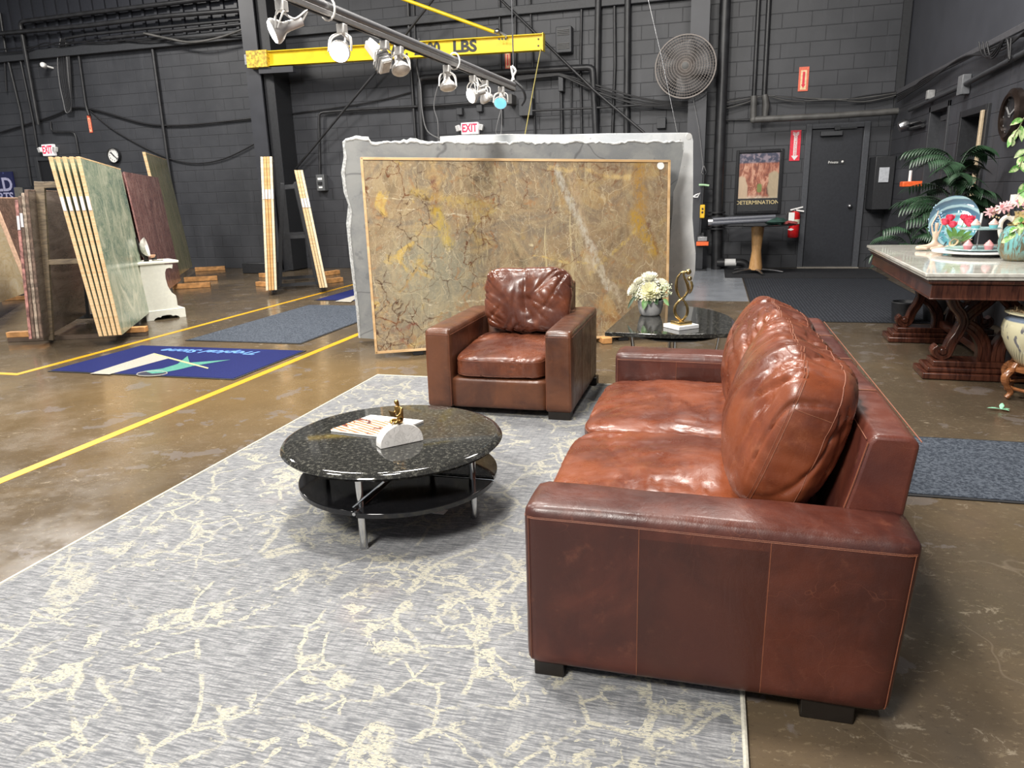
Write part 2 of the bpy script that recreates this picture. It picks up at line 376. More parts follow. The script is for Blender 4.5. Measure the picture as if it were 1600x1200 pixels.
# openings in the side wall: a door and a window
dp = struct(obj('door_2', box(WX+.12, 10.2, .01, WX+.16, 10.97, 2.22), plain('grey_side_door', (.05, .052, .06), .4), bev=.004), 'recessed grey door in the right wall')
bm = B()
for a, b in ((10.15, 10.21), (10.96, 11.02)): bx(bm, WX-.02, a, 0, WX+.16, b, 2.28)
bx(bm, WX-.02, 10.15, 2.21, WX+.16, 11.02, 2.28); obj('door_frame', bm, DGREY, dp, bev=.004)
bm = B(); bx(bm, WX+.04, 10.35, 2.08, WX+.12, 10.7, 2.14); obj('door_closer', bm, DGREY, dp)
wn = struct(obj('window_1', box(WX+.14, 8.80, .9, WX+.16, 9.60, 2.03), plain('dark_glass', (.02, .022, .026), .05), smooth=0), 'narrow dark window beside the pale jamb')
bm = B()
for a, b in ((8.74, 8.80), (9.60, 9.66)): bx(bm, WX-.03, a, .0, WX+.18, b, 2.1)
bx(bm, WX-.03, 8.8, 2.03, WX+.18, 9.6, 2.1); bx(bm, WX-.03, 8.8, 1.42, WX+.18, 9.6, 1.45); bx(bm, WX-.0, 8.8, .0, WX+.18, 9.6, .9); obj('window_frame', bm, BLK, wn, bev=.003)
bm = B(); bx(bm, WX-.062, 8.80, .75, WX-.035, 8.86, 2.04); obj('window_jamb', bm, plain('pale_varnished_jamb', (.50, .40, .27), .25), wn, bev=.004, label='pale varnished vertical jamb strip')
# small utility doorway on far left
q0 = ay(57, 246, WY); struct(obj('door_3', box(q0.x+.08, WY-.03, 0, q0.x+1.0, WY-.005, q0.z-.08), plain('dark_doorway', (.008, .008, .010), .5), smooth=0), 'dark doorway under the exit sign')
bm = B(); bx(bm, q0.x-.02, WY-.06, 0, q0.x+.07, WY, q0.z); bx(bm, q0.x+.07, WY-.06, q0.z-.08, q0.x+1.1, WY, q0.z)
struct(obj('trim_7', bm, DGREY, bev=.004))
# ------------------------------------------------------------------ steel columns
bm = B(); xl = ay(385, 0, WY-.35).x
bx(bm, xl, WY-.62, .02, xl+.30, WY-.58, 7); bx(bm, xl+.13, WY-.58, .02, xl+.17, WY-.2, 7); bx(bm, xl, WY-.2, .02, xl+.30, WY-.16, 7)
t = thing('steel_column', 'charcoal steel column carrying the yellow jib beam', 'column', (xl+.15, WY-.4, 0))
obj('i_beam', bm, COLM, t)
bm = B(); bx(bm, xl-.12, WY-.7, 0, xl+.42, WY-.1, .02); obj('base_plate', bm, BLK, t)
bm = B(); bx(bm, xl+.31, WY-.55, .02, xl+.52, WY-.03, 7); obj('pipe_chase', bm, BLK, t)
xr0, xr1 = ay(1079, 60, WY-.35).x, ay(1108, 60, WY-.35).x
t = thing('steel_column', 'wide charcoal steel column behind the round wall fan', 'column', (xr0+.15, WY-.3, 0))
obj('i_beam', box(xr0, WY-.5, .03, xr1, WY-.46, 7), COLM, t)
bm = B(); bx(bm, (xr0+xr1)/2-.02, WY-.46, .03, (xr0+xr1)/2+.02, WY-.1, 7); bx(bm, xr0, WY-.1, .03, xr1, WY-.06, 7); obj('web', bm, BLK, t)
bm = B(); bx(bm, xr0-.06, WY-.56, 0.003, xr1+.1, WY-.02, .03); obj('base_plate', bm, BLK, t)
# ------------------------------------------------------------------ pipes, conduits and cables
def run(name, label, cat, pts, r, Y=WY-.08, mat=None, group=None, sm=0, n=8):
    P = []
    for i, p in enumerate(pts):
        yy = p[2] if len(p) > 2 else Y
        P.append(ay(p[0], p[1], yy))
    if sm: P = smoothpts(P, sm)
    bm = tube(B(), P, r, n); return tag(obj(name, bm, mat or BLKPIPE, smooth=60), label, cat, group)
def elbow(pts, k=.35):      # soften the corners
    out = [pts[0]]
    for i in range(1, len(pts)-1):
        a, b, c = [Vector(q[:2]) for q in pts[i-1:i+2]]
        da = min(8, (a-b).length*.4); dc = min(8, (c-b).length*.4)
        p = b+(a-b).normalized()*da; q = b+(c-b).normalized()*dc
        for t in (0, .33, .67, 1): v = p*(1-t)**2+b*2*t*(1-t)+q*t*t; out.append((v.x, v.y))
    out.append(pts[-1]); return out
run('wall_pipe', 'thick black pipe bending down near the top left corner of the wall', 'pipe', elbow([(60, 195), (31, 34), (150, 19), (250, 7), (384, -9)]), .045, WY-.2)
run('wall_pipe', 'second horizontal pipe from the top on the far left wall', 'pipe', [(-5, 53), (137, 40), (250, 26), (384, 15)], .045, WY-.25)
run('wall_pipe', 'thin horizontal conduit below the two thick pipes at upper left', 'pipe', [(102, 60), (137, 54), (205, 47), (385, 30)], .028, WY-.2)
run('wall_pipe', 'lowest horizontal conduit above the ledge beam at upper left', 'pipe', [(160, 60), (230, 53), (292, 47), (385, 37)], .035, WY-.22)
run('conduit', 'long conduit running down the far left edge of the wall', 'pipe', [(0, 20), (8, 75), (32, 175), (49, 290)], .03)
run('conduit', 'slim conduit beside the thick bent pipe on the left wall', 'pipe', [(30, 85), (52, 190), (58, 230)], .025)
run('conduit', 'bent conduit ending above the small red sign', 'pipe', elbow([(160, 66), (121, 72), (134, 165), (139, 180)]), .028, WY-.06)
run('downpipe', 'straight black downpipe between round clock and yellow beam', 'pipe', [(238, 74), (262, 250), (270, 300), (285, 414)], .035, WY-.06)
run('conduit', 'small stepped conduit above the left exit sign', 'pipe', elbow([(79, 190), (80, 206), (117, 206), (123, 240)]), .022, WY-.06)
run('conduit', 'short hooked conduit at the far upper left', 'pipe', elbow([(10, 143), (7, 92), (30, 82)]), .02)
lb = 'cables hanging in a bundle on the left wall'
for i, d in enumerate((0, 3, 6, -4, 9)):
    run('cable', 'one black cable of the drooping bundle beside the security camera', 'cable', [(97+d*.6, 60), (94+d, 95), (97+d, 130), (102+d*.8, 160+d*.6), (106+d*.6, 176), (112, 166), (108+d*.3, 120), (104+d*.3, 66)], .010, WY-.10, CABLE if i != 3 else GCABLE, lb, 5)
run('cable', 'sagging black cable crossing the left wall from the wall edge to the column', 'cable', [(-3, 208), (72, 185), (105, 172), (125, 168), (160, 175), (225, 193), (275, 196), (330, 192), (400, 184)], .018, WY-.05, CABLE, None, 5)
run('cable', 'lower drooping cable running from the red sign to the column', 'cable', [(140, 172), (180, 205), (250, 242), (300, 255), (350, 248), (403, 222)], .012, WY-.04, CABLE, None, 5)
run('hose', 'thick hose sagging just under the top pipes beside the column', 'hose', [(225, 52), (262, 60), (300, 66), (345, 58), (386, 43)], .022, WY-.3, GREYPIPE, None, 5)
for i, d in enumerate((0, 5)):
    run('cable', ['upper', 'lower'][i]+' tangled cable line resting on the left ledge beam', 'cable', [(-3, 78+d), (40, 74+d), (70, 72-d), (95, 66+d), (160, 66-d), (230, 60+d), (300, 58), (385, 50+d)], .014, WY-.2, CABLE, None, 4)
run('cable', 'dark cable rising along the wall behind the bright spotlights', 'cable', [(445, 179), (540, 166), (600, 155), (645, 143)], .012, WY-.04, CABLE, None, 4)
run('conduit', 'bent conduit rising from the grey switch box', 'pipe', elbow([(500, 274), (498, 176), (560, 171), (680, 165), (745, 160), (800, 157)]), .025, WY-.08)
run('wall_pipe', 'thick pipe arching behind the exit sign and turning down beside it', 'pipe', elbow([(660, 225), (655, 122), (720, 117), (832, 110), (926, 105), (931, 210)]), .055, WY-.2)
for i, (a, lab, r) in enumerate([
    ([(637, -5), (641, 90), (650, 225)], 'left of the two slim risers behind the word LBS', .03), ([(646, -5), (650, 90), (660, 225)], 'right of the two slim risers behind the word LBS', .014),
    ([(780, -5), (783, 120), (784, 195)], 'thin riser just left of the hanging track wire', .02), ([(805, -5), (806, 110)], 'thin riser just right of the hanging track wire', .02),
    ([(828, -5), (832, 90), (836, 210)], 'slim riser passing behind the right end of the yellow beam', .018),
    ([(909, -5), (907, 105), (909, 210)], 'slim riser left of the first thick vertical pipe', .022),
    ([(935, -5), (933, 110), (931, 210)], 'thick vertical pipe right of the louvred box', .055), ([(960, -5), (961, 100), (957, 210)], 'slim riser between the two thick vertical pipes', .026),
    ([(981, -5), (980, 100), (979, 210)], 'thick vertical pipe left of the round wall fan', .055),
    ([(876, 118), (877, 145), (878, 210)], 'riser with a fat coupling under the louvred box', .03), ([(893, 125), (892, 210)], 'short thin riser under the louvred box', .015),
    ([(1186, -5), (1178, 150)], 'left of the twin risers above the dusty horizontal pipe', .035), ([(1202, -5), (1194, 150)], 'right of the twin risers above the dusty horizontal pipe', .04)]):
    run('conduit', lab, 'pipe', a, r, WY-.1 if r > .05 else WY-.05)
t = thing('standpipe', 'tall thick black standpipe with collars right of the wide column', 'pipe', ay(1119, 421, WY-.25))
obj('pipe', tube(B(), [(t.location.x, WY-.25, .004), tuple(ay(1122, 292, WY-.25)), tuple(ay(1134, -10, WY-.25))], .085, 16), BLKPIPE, t)
for yy in (332, 338, 352, 357):
    p = ay(1120, yy, WY-.25); bm = B(); lathe(bm, [(.09, -.012), (.14, -.012), (.14, .012), (.09, .012)], p, 20, cap=False); obj('collar', bm, BLKPIPE, t)
bm = B(); p = ay(1120, 346, WY-.25); lathe(bm, [(.09, -.03), (.11, .0), (.09, .03)], p, 20, cap=False); obj('joint', bm, plain('dusty_joint', (.3, .29, .25), .5), t, label='dusty pale pipe joint')
t = thing('dusty_pipe', 'dusty grey horizontal pipe above the back door', 'pipe', ay(1177, 188, WY-.3))
P = [ay(1178, 150, WY-.3), ay(1177, 187, WY-.3), ay(1300, 181, WY-.3), ay(1415, 173, WY-.3)]
bm = B(); tube(bm, P[:2], .05, 12); tube(bm, P[1:], .05, 12); obj('pipe', bm, GREYPIPE, t); bm = B(); ball(bm, P[1], .058); obj('elbow', bm, GREYPIPE, t)
run('valve_pipe', 'short fat dusty valve pipe beside the corner of the horizontal pipe', 'pipe', [(1195, 148), (1197, 165), (1195, 184)], [.045, .06, .045], WY-.2, GREYPIPE)
run('conduit', 'thin line running left from the dusty horizontal pipe', 'pipe', [(1125, 188), (1176, 187)], .014, WY-.05)
run('brace_rod', 'long diagonal black brace rod left of the stone slabs', 'rod', [(446, 283, WY-.1), (542, 167, WY-.4), (592, 107, WY-.5), (680, -5, WY-.7)], .022, mat=BLKPIPE)
run('brace_rod', 'diagonal black brace rod crossing the thick vertical pipes', 'rod', [(780, -3), (927, 140), (1007, 208)], .022, WY-.35)
run('conduit', 'horizontal conduit right of the square junction box', 'pipe', [(832, 173), (920, 169), (1002, 164)], .018, WY-.22)
lb = 'black cables strung across the middle wall pipes'
for i in range(7):
    d = i*2.2-6; e = random.uniform(-4, 4)
    run('cable', 'one black cable of the bunch sagging towards the wide column', 'cable', [(807, 122+d*.5), (860, 117+d*.3), (880, 118+d*.3), (935, 141+d+e), (995, 158+d+e*.5), (1040, 162+d*.6), (1080, 162+d*.5)], .010, WY-.22, CABLE, lb, 5)
lb = 'dusty cables strung above the poster'
for i in range(4):
    d = i*3-4; e = random.uniform(-3, 3)
    run('cable', 'one dusty cable strung across the wall above the poster and door', 'cable', [(1130, 163+d*1.5), (1165, 156+d), (1194, 150), (1240, 156+d+e), (1300, 158+e), (1350, 154+d), (1400, 146+d*.6)], .010, WY-.12, GREYPIPE if i % 2 else CABLE, lb, 5)
run('cable', 'thin grey wire bundle hanging down by the left exit of the big pipe', 'cable', [(655, 60), (651, 100), (657, 135), (660, 175), (668, 205), (690, 218)], .012, WY-.27, GCABLE, None, 5)
run('cable', 'pale wire curving down left of the right exit sign', 'cable', [(700, 112), (686, 130), (678, 165), (684, 190), (685, 222)], .010, WY-.27, GCABLE, None, 5)
run('rope', 'thin yellow pull rope hanging from the beam end', 'rope', [(845, 76, 12.42), (833, 140, 12.42), (820, 212, 12.42)], .009, mat=plain('dull_yellow_rope', (.45, .38, .12), .6))
run('wire_rope', 'long steel wire slanting past the left of the fan', 'cable', [(1012, -4, 12.4), (1035, 95, 12.4), (1059, 212, 12.4)], .006, mat=STEEL)
# boxes
def wbox(name, label, cat, x0, y0, x1, y1, Y=WY, d=.12, mat=DGREY):
    a, b = ay(x0, y0, Y-d), ay(x1, y1, Y-d); return tag(obj(name, box(a.x, Y-d, b.z, b.x, Y-.005, a.z), mat, bev=.006), label, cat)
a, b = ay(868, 42, WY-.2), ay(893, 81, WY-.2)
t = thing('louvred_box', 'dark louvred electrical box beside the yellow beam end', 'electrical box', (a.x, WY-.1, b.z))
obj('housing', box(a.x, WY-.2, b.z, b.x, WY-.005, a.z), DGREY, t, bev=.01)
bm = B()
for k in range(4): bx(bm, a.x+.03, WY-.215, a.z-.06-k*.025, b.x-.04, WY-.2, a.z-.05-k*.025); bx(bm, a.x+.03, WY-.215, b.z+.06+k*.025, b.x-.04, WY-.2, b.z+.07+k*.025)
obj('louvres', bm, GREYPIPE, t)
wbox('junction_box', 'square dark junction box right of the track light end', 'electrical box', 810, 154, 832, 180, d=.22)
wbox('junction_box', 'flat dark junction box left of the wide column', 'electrical box', 1026, 184, 1040, 200)
wbox('junction_box', 'small dark box just above right of the right exit sign', 'electrical box', 744, 164, 753, 174)
wbox('junction_box', 'small dark box just above the right exit sign', 'electrical box', 713, 169, 722, 179)
wbox('junction_box', 'grey-brown square box behind the last spotlight', 'electrical box', 791, 147, 800, 162, d=.3, mat=GREYPIPE)
wbox('pipe_coupling', 'tall rounded coupling box on the riser under the louvred box', 'electrical box', 872, 118, 880, 142, d=.2)
a, b = ay(493, 273, WY-.14), ay(508, 298, WY-.14)
t = thing('switch_box', 'grey disconnect switch box on the wall by the centre slabs', 'electrical box', (a.x, WY-.07, b.z))
obj('housing', box(a.x, WY-.14, b.z, b.x, WY-.005, a.z), plain('switch_box_grey', (.10, .105, .11), .4), t, bev=.008)
obj('nameplate', box(a.x+.04, WY-.147, a.z-.1, b.x-.04, WY-.141, a.z-.06), PAPER, t); obj('lower_label', box(a.x+.05, WY-.147, b.z+.05, b.x-.05, WY-.141, b.z+.08), PAPER, t)
obj('toggle', box(a.x+.04, WY-.16, b.z+.12, b.x-.05, WY-.141, b.z+.17), BLK, t)
p = ay(68, 102, WY-.2); t = thing('security_camera', 'small white security camera on the left wall', 'camera', p)
obj('camera_body', lathe(B(), [(.05, -.07), (.055, -.06), (.055, .05), (.04, .07)], p, 16, Matrix.Rotation(PI/2, 3, 'X') @ Matrix.Rotation(.5, 3, 'Y')), WHITE, t)
obj('lens', lathe(B(), [(0, -.075), (.04, -.072), (.04, -.06)], p+Vector((-.01, -.012, 0)), 16, Matrix.Rotation(-PI/2, 3, 'X') @ Matrix.Rotation(.5, 3, 'Y')), BLK, t)
obj('bracket', tube(B(), [p, (p.x+.04, WY-.01, p.z-.03)], .02), WHITE, t)
# ------------------------------------------------------------------ exit signs
EXRED = Mt('exit_red', (.8, .02, .05), .4, emit=(1, .02, .08), es=.8).m
EXW = Mt('exit_white', (.9, .88, .88), .4, emit=(1, .9, .9), es=.35).m
def exit_sign(x0, y0, x1, y1, label, txt='EXIT'):
    a, b = ay(x0, y0, WY-.1), ay(x1, y1, WY-.1); W = b.x-a.x; H = a.z-b.z; cx = (a.x+b.x)/2; cz = (a.z+b.z)/2
    t = thing('exit_sign', label, 'exit sign', (cx, WY-.08, b.z))
    obj('housing', box(a.x, WY-.1, b.z, b.x, WY-.01, a.z), EXW, t, bev=.008)
    bm = textbm(txt, H*.95, Matrix.Translation((cx, WY-.103, cz)) @ Matrix.Rotation(PI/2, 4, 'X') @ Matrix.Diagonal((W/(H*2.15), 1, 1, 1)), .002, bold=.006); obj('lettering', bm, EXRED, t, label='red EXIT letters')
    for s in (-1, 1):
        x = cx+s*(W/2+.055); bm = B(); M = Matrix.Translation((x, WY-.09, cz+.01)) @ Matrix.Rotation(s*.25, 4, 'Y'); bx(bm, -.04, -.04, -.05, .04, .04, .05, M); h = obj('lamp_head', bm, WHITE, t, bev=.008)
        bm = B()
        for k in range(3): bx(bm, -.028+k*.02, -.045, -.04, -.018+k*.02, -.038, .04, M)
        obj('grille', bm, plain('lamp_grille', (.35, .35, .36), .4), h)
exit_sign(720, 192, 747, 209, 'lit red and white exit sign above the big stone slabs')
exit_sign(64, 226, 84, 243, 'red and white exit sign behind the green slab stack')
# ------------------------------------------------------------------ clocks
def clock(c, ax_, r, label, face, rim, mark, hands, rimw=.1, nums=False):
    t = thing('wall_clock', label, 'clock', c)
    M = frame(c, (0, 1, 0) if ax_ == 'x' else (1, 0, 0), z=(-1, 0, 0) if ax_ == 'x' else (0, -1, 0))
    if ax_ == 'x': M = frame(c, (0, -1, 0), z=(-1, 0, 0))
    R = M.to_3x3()
    obj('rim', lathe(B(), [(r*(1-rimw), .02), (r*(1-rimw), .045), (r*(1-rimw*.6), .055), (r*(1-rimw*.4), .045), (r, .03), (r, -.02), (r*.9, -.03)], c, 40, R, cap=False), rim, t)
    f = obj('face', lathe(B(), [(0, .02), (r*(1-rimw), .02), (r*(1-rimw), .0), (0, 0)], c, 40, R), face, t)
    bm = B()
    for k in range(12):
        if nums: continue
        Q = M @ Matrix.Rotation(k*PI/6, 4, 'Z'); bx(bm, -.006-r*.01, r*.68, .021, .006+r*.01, r*.80, .024, Q)
    if nums:
        for k in range(12):
            a = PI/2-(k+1)*PI/6; tb = textbm(str(k+1), r*.27, M @ Matrix.Translation((r*.70*math.cos(a), r*.70*math.sin(a), .023)), .001); me = bpy.data.meshes.new('x'); tb.to_mesh(me); tb.free(); bm.from_mesh(me)
    obj('hour_marks', bm, mark, f)
    for ang, L, wd in hands:
        Q = M @ Matrix.Rotation(ang, 4, 'Z'); obj('hand', bx(B(), -wd, -r*.1, .026, wd, L*r, .030, Q), mark, t)
a = ay(179, 243, WY-.03)
clock(Vector((a.x, WY-.03, a.z)), 'y', ay(190, 243, WY).x-a.x, 'round white wall clock with numerals above the slabs', PAPER, BLK, BLK, [(.75, .62, .012), (-2.3, .78, .009)], .07, True)
c = ax(1588, 175, WX-.04)
clock(Vector((WX-.035, 8.03, 1.92)), 'x', .235, 'large dark bronze wall clock on the right wall', plain('dark_clock_face', (.02, .02, .022), .3), plain('dark_bronze', (.03, .02, .016), .3, .6), plain('clock_silver', (.25, .25, .25), .3), [(.9, .5, .01), (-1.2, .7, .008)], .3)
# ------------------------------------------------------------------ fan
c = ay(1071, 104, WY-.75); r = .46
t = thing('wall_fan', 'round caged industrial fan hung on the wide column', 'fan', (c.x, WY-.6, c.z-r))
Mx = Matrix.Rotation(PI/2, 3, 'X') ; c.y = WY-.75
bm = B()
for k in range(11):
    rr = r*(.12+.88*k/10); dy = -.10*math.cos(k/10*PI/2)
    tube(bm, [c+Vector((rr*math.cos(q*PI/20), dy, rr*math.sin(q*PI/20))) for q in range(41)], .0045 if k < 10 else .014, 5, False)
for k in range(64):
    an = k*PI/32; tube(bm, [c+Vector((rr*math.cos(an), -.10*math.cos((rr/r-.12)/.88*PI/2), rr*math.sin(an))) for rr in (r*.12, r*.4, r*.7, r*.88, r)], .003, 4, False)
obj('cage', bm, plain('dusty_fan_cage', (.20, .175, .16), .5), t)
bm = B(); lathe(bm, [(0, .12), (.05, .11), (.06, .06), (.0, .05)], c, 20, Mx); obj('hub', bm, GREYPIPE, t)
for k in range(4):
    an = k*PI/2+.3; bm = B(); u = Vector((math.cos(an), 0, math.sin(an))); v = Vector((-math.sin(an), 0, math.cos(an)))
    g = [[c+u*(r*a_)+v*(r*b_*(.3+.3*a_))+Vector((0, .06+.06*b_, 0)) for b_ in (-1, -.3, .3, 1)] for a_ in (.1, .4, .7, .88)]
    V = [[bm.verts.new(p) for p in row] for row in g]
    for i in range(3):
        for j in range(3): bm.faces.new((V[i][j], V[i+1][j], V[i+1][j+1], V[i][j+1]))
    bo = obj('blade', bm, plain('fan_blade_grey', (.11, .11, .115), .4), t); s = bo.modifiers.new('s', 'SOLIDIFY'); s.thickness = .004
bm = B(); lathe(bm, [(0, -.05), (.1, -.05), (.1, -.25), (0, -.25)], c, 16, Mx); tube(bm, [c+Vector((0, .2, 0)), (c.x+.1, WY-.5, c.z)], .03); obj('motor', bm, BLK, t)
run('cable', 'thin cord hanging from the fan to the carabiner', 'cable', [(1082, 148, WY-.6), (1092, 200, WY-.6), (1099, 262, WY-.6)], .006, mat=GCABLE)
# hoist pendant with its tools by the column
run('carabiner', 'steel carabiner hanging right of the white slab', 'hook', [(1099, 259), (1096, 270), (1101, 274), (1104, 269), (1100, 259)], .008, WY-.6, STEEL)
run('lanyard', 'black strap hanging under the carabiner', 'strap', [(1100, 272), (1099, 290), (1097, 325), (1094, 365)], .022, WY-.6, BLK)
run('grip_bar', 'short green and white grip bar hanging on the strap', 'handle', [(1092, 289), (1100, 289), (1108, 290)], .018, WY-.63, plain('pale_green_grip', (.35, .55, .33), .4))
run('snap_hook', 'white snap hook sticking out beside the white slab edge', 'hook', [(1082, 308), (1088, 304), (1094, 301), (1090, 308), (1084, 308)], .010, WY-.6, WHITE)
t = thing('hoist_pendant', 'yellow hoist pendant controller hanging by the column', 'controller', ay(1097, 341, WY-.6))
a, b = ay(1094, 320, WY-.68), ay(1101, 341, WY-.68); obj('housing', box(a.x, WY-.68, b.z, b.x, WY-.62, a.z), plain('pendant_yellow', (.75, .45, .02), .35), t, bev=.015)
for k in (.3, .55): obj('button', lathe(B(), [(0, .012), (.016, .01), (.016, 0), (0, 0)], ((a.x+b.x)/2, WY-.68, a.z-(a.z-b.z)*k), 12, Mx), BLK, t)
t = thing('clamp_tool', 'orange and grey clamp tool hung low on the column', 'tool', ay(1096, 384, WY-.6))
a, b = ay(1088, 378, WY-.66), ay(1107, 384, WY-.66); obj('orange_bar', box(a.x, WY-.66, b.z, b.x, WY-.58, a.z), ORA, t, bev=.006)
a, b = ay(1090, 370, WY-.64), ay(1105, 378, WY-.64); obj('jaw', box(a.x, WY-.64, b.z+.01, b.x, WY-.56, a.z), STEEL, t, bev=.006)
a, b = ay(1089, 362, WY-.6), ay(1098, 420, WY-.6); tag(obj('tool_stand', box(a.x, WY-.555, .03, b.x, WY-.51, a.z-.02), BLK, bev=.01), 'black upright behind the clamp tool', 'stand')
# drain elbow on the floor
t = thing('drain_pipe', 'black pipe elbow with a white sleeve at the wall foot', 'pipe', (ay(1135, 415, WY-.3).x, WY-.3, 0))
pz = .12; p0, p1, p2, p3 = [ay(q, 414, WY-.3).x for q in (1120, 1131, 1150, 1168)]
obj('sleeve', tube(B(), [(p1, WY-.3, pz), (p2, WY-.3, pz)], .062, 16), WHITE, t, label='white pipe sleeve')
obj('pipe', tube(B(), [(p0, WY-.3, pz), (p1+.01, WY-.3, pz)], .07, 16), BLKPIPE, t)
obj('elbow', tube(B(), smoothpts([(p2-.01, WY-.3, pz), (p2+.08, WY-.3, pz), (p3-.03, WY-.3, pz-.03), (p3, WY-.3, .01)], 4), .062, 16), BLKPIPE, t)
# ================================================================== JIB BEAM
A0 = ay(390, 94, 12.5); A1 = ay(850, 66, 12.5); u = (A1-A0).normalized(); L = (A1-A0).length
t = thing('jib_crane_beam', 'long yellow jib crane beam stencilled with its load in LBS', 'crane beam', (A0.x, 12.5, A0.z-.15))
M = frame(A0, u, z=(0, 0, 1)); hb = .125
bm = B(); bx(bm, 0, -.01, -hb, L, .01, hb, M); bx(bm, 0, -.07, hb-.015, L, .07, hb, M); bx(bm, 0, -.07, -hb, L, .07, -hb+.015, M); obj('i_beam', bm, YEL, t, bev=.003)
bm = B(); bx(bm, L-.015, -.075, -hb-.01, L, .075, hb+.01, M); obj('end_plate', bm, YEL, t)
for k in (.3, .7): obj('bolt', lathe(B(), [(0, .01), (.014, .01), (.014, 0)], M @ Vector((L-.09, -.012, -hb+2*hb*k)), 8, Mx), BLK, t)
bm = B(); bx(bm, .0, -.10, -hb-.02, .42, .10, hb+.015, M); obj('mount_plate', bm, plain('chipped_yellow', (.62, .42, .04), .5, var=.5, sc=24), t, bev=.004)
bm = B(); bx(bm, -.07, -.06, -.09, 0, .06, .09, M); obj('end_fitting', bm, STEEL, t, bev=.006)
bm = B(); bx(bm, .2, -.05, -hb-.12, .9, .05, -hb-.02, M); obj('bracket', bm, COLM, t)
def beamx(px, py): p = ay(px, py, 12.42); return (p-A0).dot(u)
for s, px in (('CAP.', 614), ('2000', 665), ('LBS', 724)):
    x = beamx(px, 75); tb = textbm(s, .245, M @ Matrix.Translation((x, -.013, -.0)) @ Matrix.Rotation(PI/2, 4, 'X') @ Matrix.Diagonal((.95 if s != 'LBS' else 1.15, 1, 1, 1)), .001, bold=.010)
    obj('stencil_text', tb, BLK, t, label='black stencil '+s)
P0, P1 = ay(618, -6, 11.9), ay(772, 50, 12.35)
t2 = thing('tie_rod', 'yellow tie rod sloping down to the crane beam', 'rod', P1)
obj('rod', tube(B(), [P0, P1], .028, 10), YEL, t2)
bm = B(); tube(bm, [P1, ay(781, 53, 12.4)], .02); ball(bm, ay(777, 49, 12.38), .045); tube(bm, [ay(775, 47, 12.4), ay(791, 56, 12.45), ay(791, 60, 12.45)], .022); obj('shackle', bm, STEEL, t2)
for px in (780, 785, 790): p = ay(px, 61, 12.38); obj('bolt', lathe(B(), [(0, .01), (.018, .01), (.018, 0)], p, 8, Mx), BLK, t2)
# ================================================================== TRACK LIGHT BAR
Q0, Q1 = ay(525, 22, 3.95), ay(803, 136, 6.9); u = (Q1-Q0).normalized(); Q00 = Q0-u*1.3
t = thing('track_bar', 'long silver track light bar hanging over the stone slabs', 'track light bar', (Q1+Q00)/2)
M = frame(Q00, u, z=(0, 0, 1)); L = (Q1-Q00).length
TRK = plain('silver_track', (.42, .41, .40), .35, .3, .06)
obj('rail', tube(B(), [Q00+Vector((0, 0, .018)), Q1+Vector((0, 0, .018))], .025, 16), plain('polished_conduit', (.34, .34, .35), .25, .35, .04), t)
bm = B(); bx(bm, 0, -.022, -.032, L, .022, -.005, M); obj('track', bm, TRK, t, bev=.003)
bm = B(); bx(bm, 0, -.006, -.040, L, .006, -.034, M); obj('track_slot', bm, BLK, t)
def hoop(s):
    c = Q00+u*s; n = u.cross(Vector((0, 0, 1))).normalized()
    return tube(B(), [c+n*.045*math.cos(a*PI/8)+Vector((0, 0, .01+.058*math.sin(a*PI/8))) for a in range(17)], .006, 6)
for s in (1.22, 2.9): obj('hanger_strap', hoop(s), WHGL, t)
e = Q1
bm = B(); tube(bm, [e+Vector((0, 0, .09)), (e.x, e.y, 6.9)], .006); obj('suspension_wire', bm, STEEL, t)
obj('wire_clamp', tube(B(), smoothpts([e+Vector((-.03, 0, .02)), e+Vector((0, 0, .10)), e+Vector((.02, 0, .14)), e+Vector((-.02, 0, .18)), e+Vector((0, 0, .06))], 4), .010), WHGL, t)
obj('end_cable', tube(B(), smoothpts([e+Vector((.01, 0, .05)), e+Vector((.08, 0, -.02)), e+Vector((.10, .02, -.10)), e+Vector((.06, .03, -.16))], 5), .011), CABLE, t)
tag(obj('wire', tube(B(), smoothpts([ay(784, 168, 6.9), ay(778, 190, 6.9), ay(775, 208, 6.95), ay(783, 208, 6.95), ay(784, 172, 6.9)], 5), .005), GCABLE), 'thin wire loop dangling under the last blue-tinted spotlight', 'cable')
LIT = Mt('lit_lens', (1, 1, 1), .3, emit=(1, .93, .82), es=14).m
LITW = Mt('lit_lens_cool', (1, 1, 1), .3, emit=(1, .97, .92), es=9).m
UNLIT = plain('frosted_lens', (.72, .68, .62), .25); TEAL = Mt('teal_lens', (.15, .4, .5), .2, emit=(.25, .75, 1), es=.8).m
BULB = plain('silvered_bulb', (.62, .60, .58), .28, .25, .08)
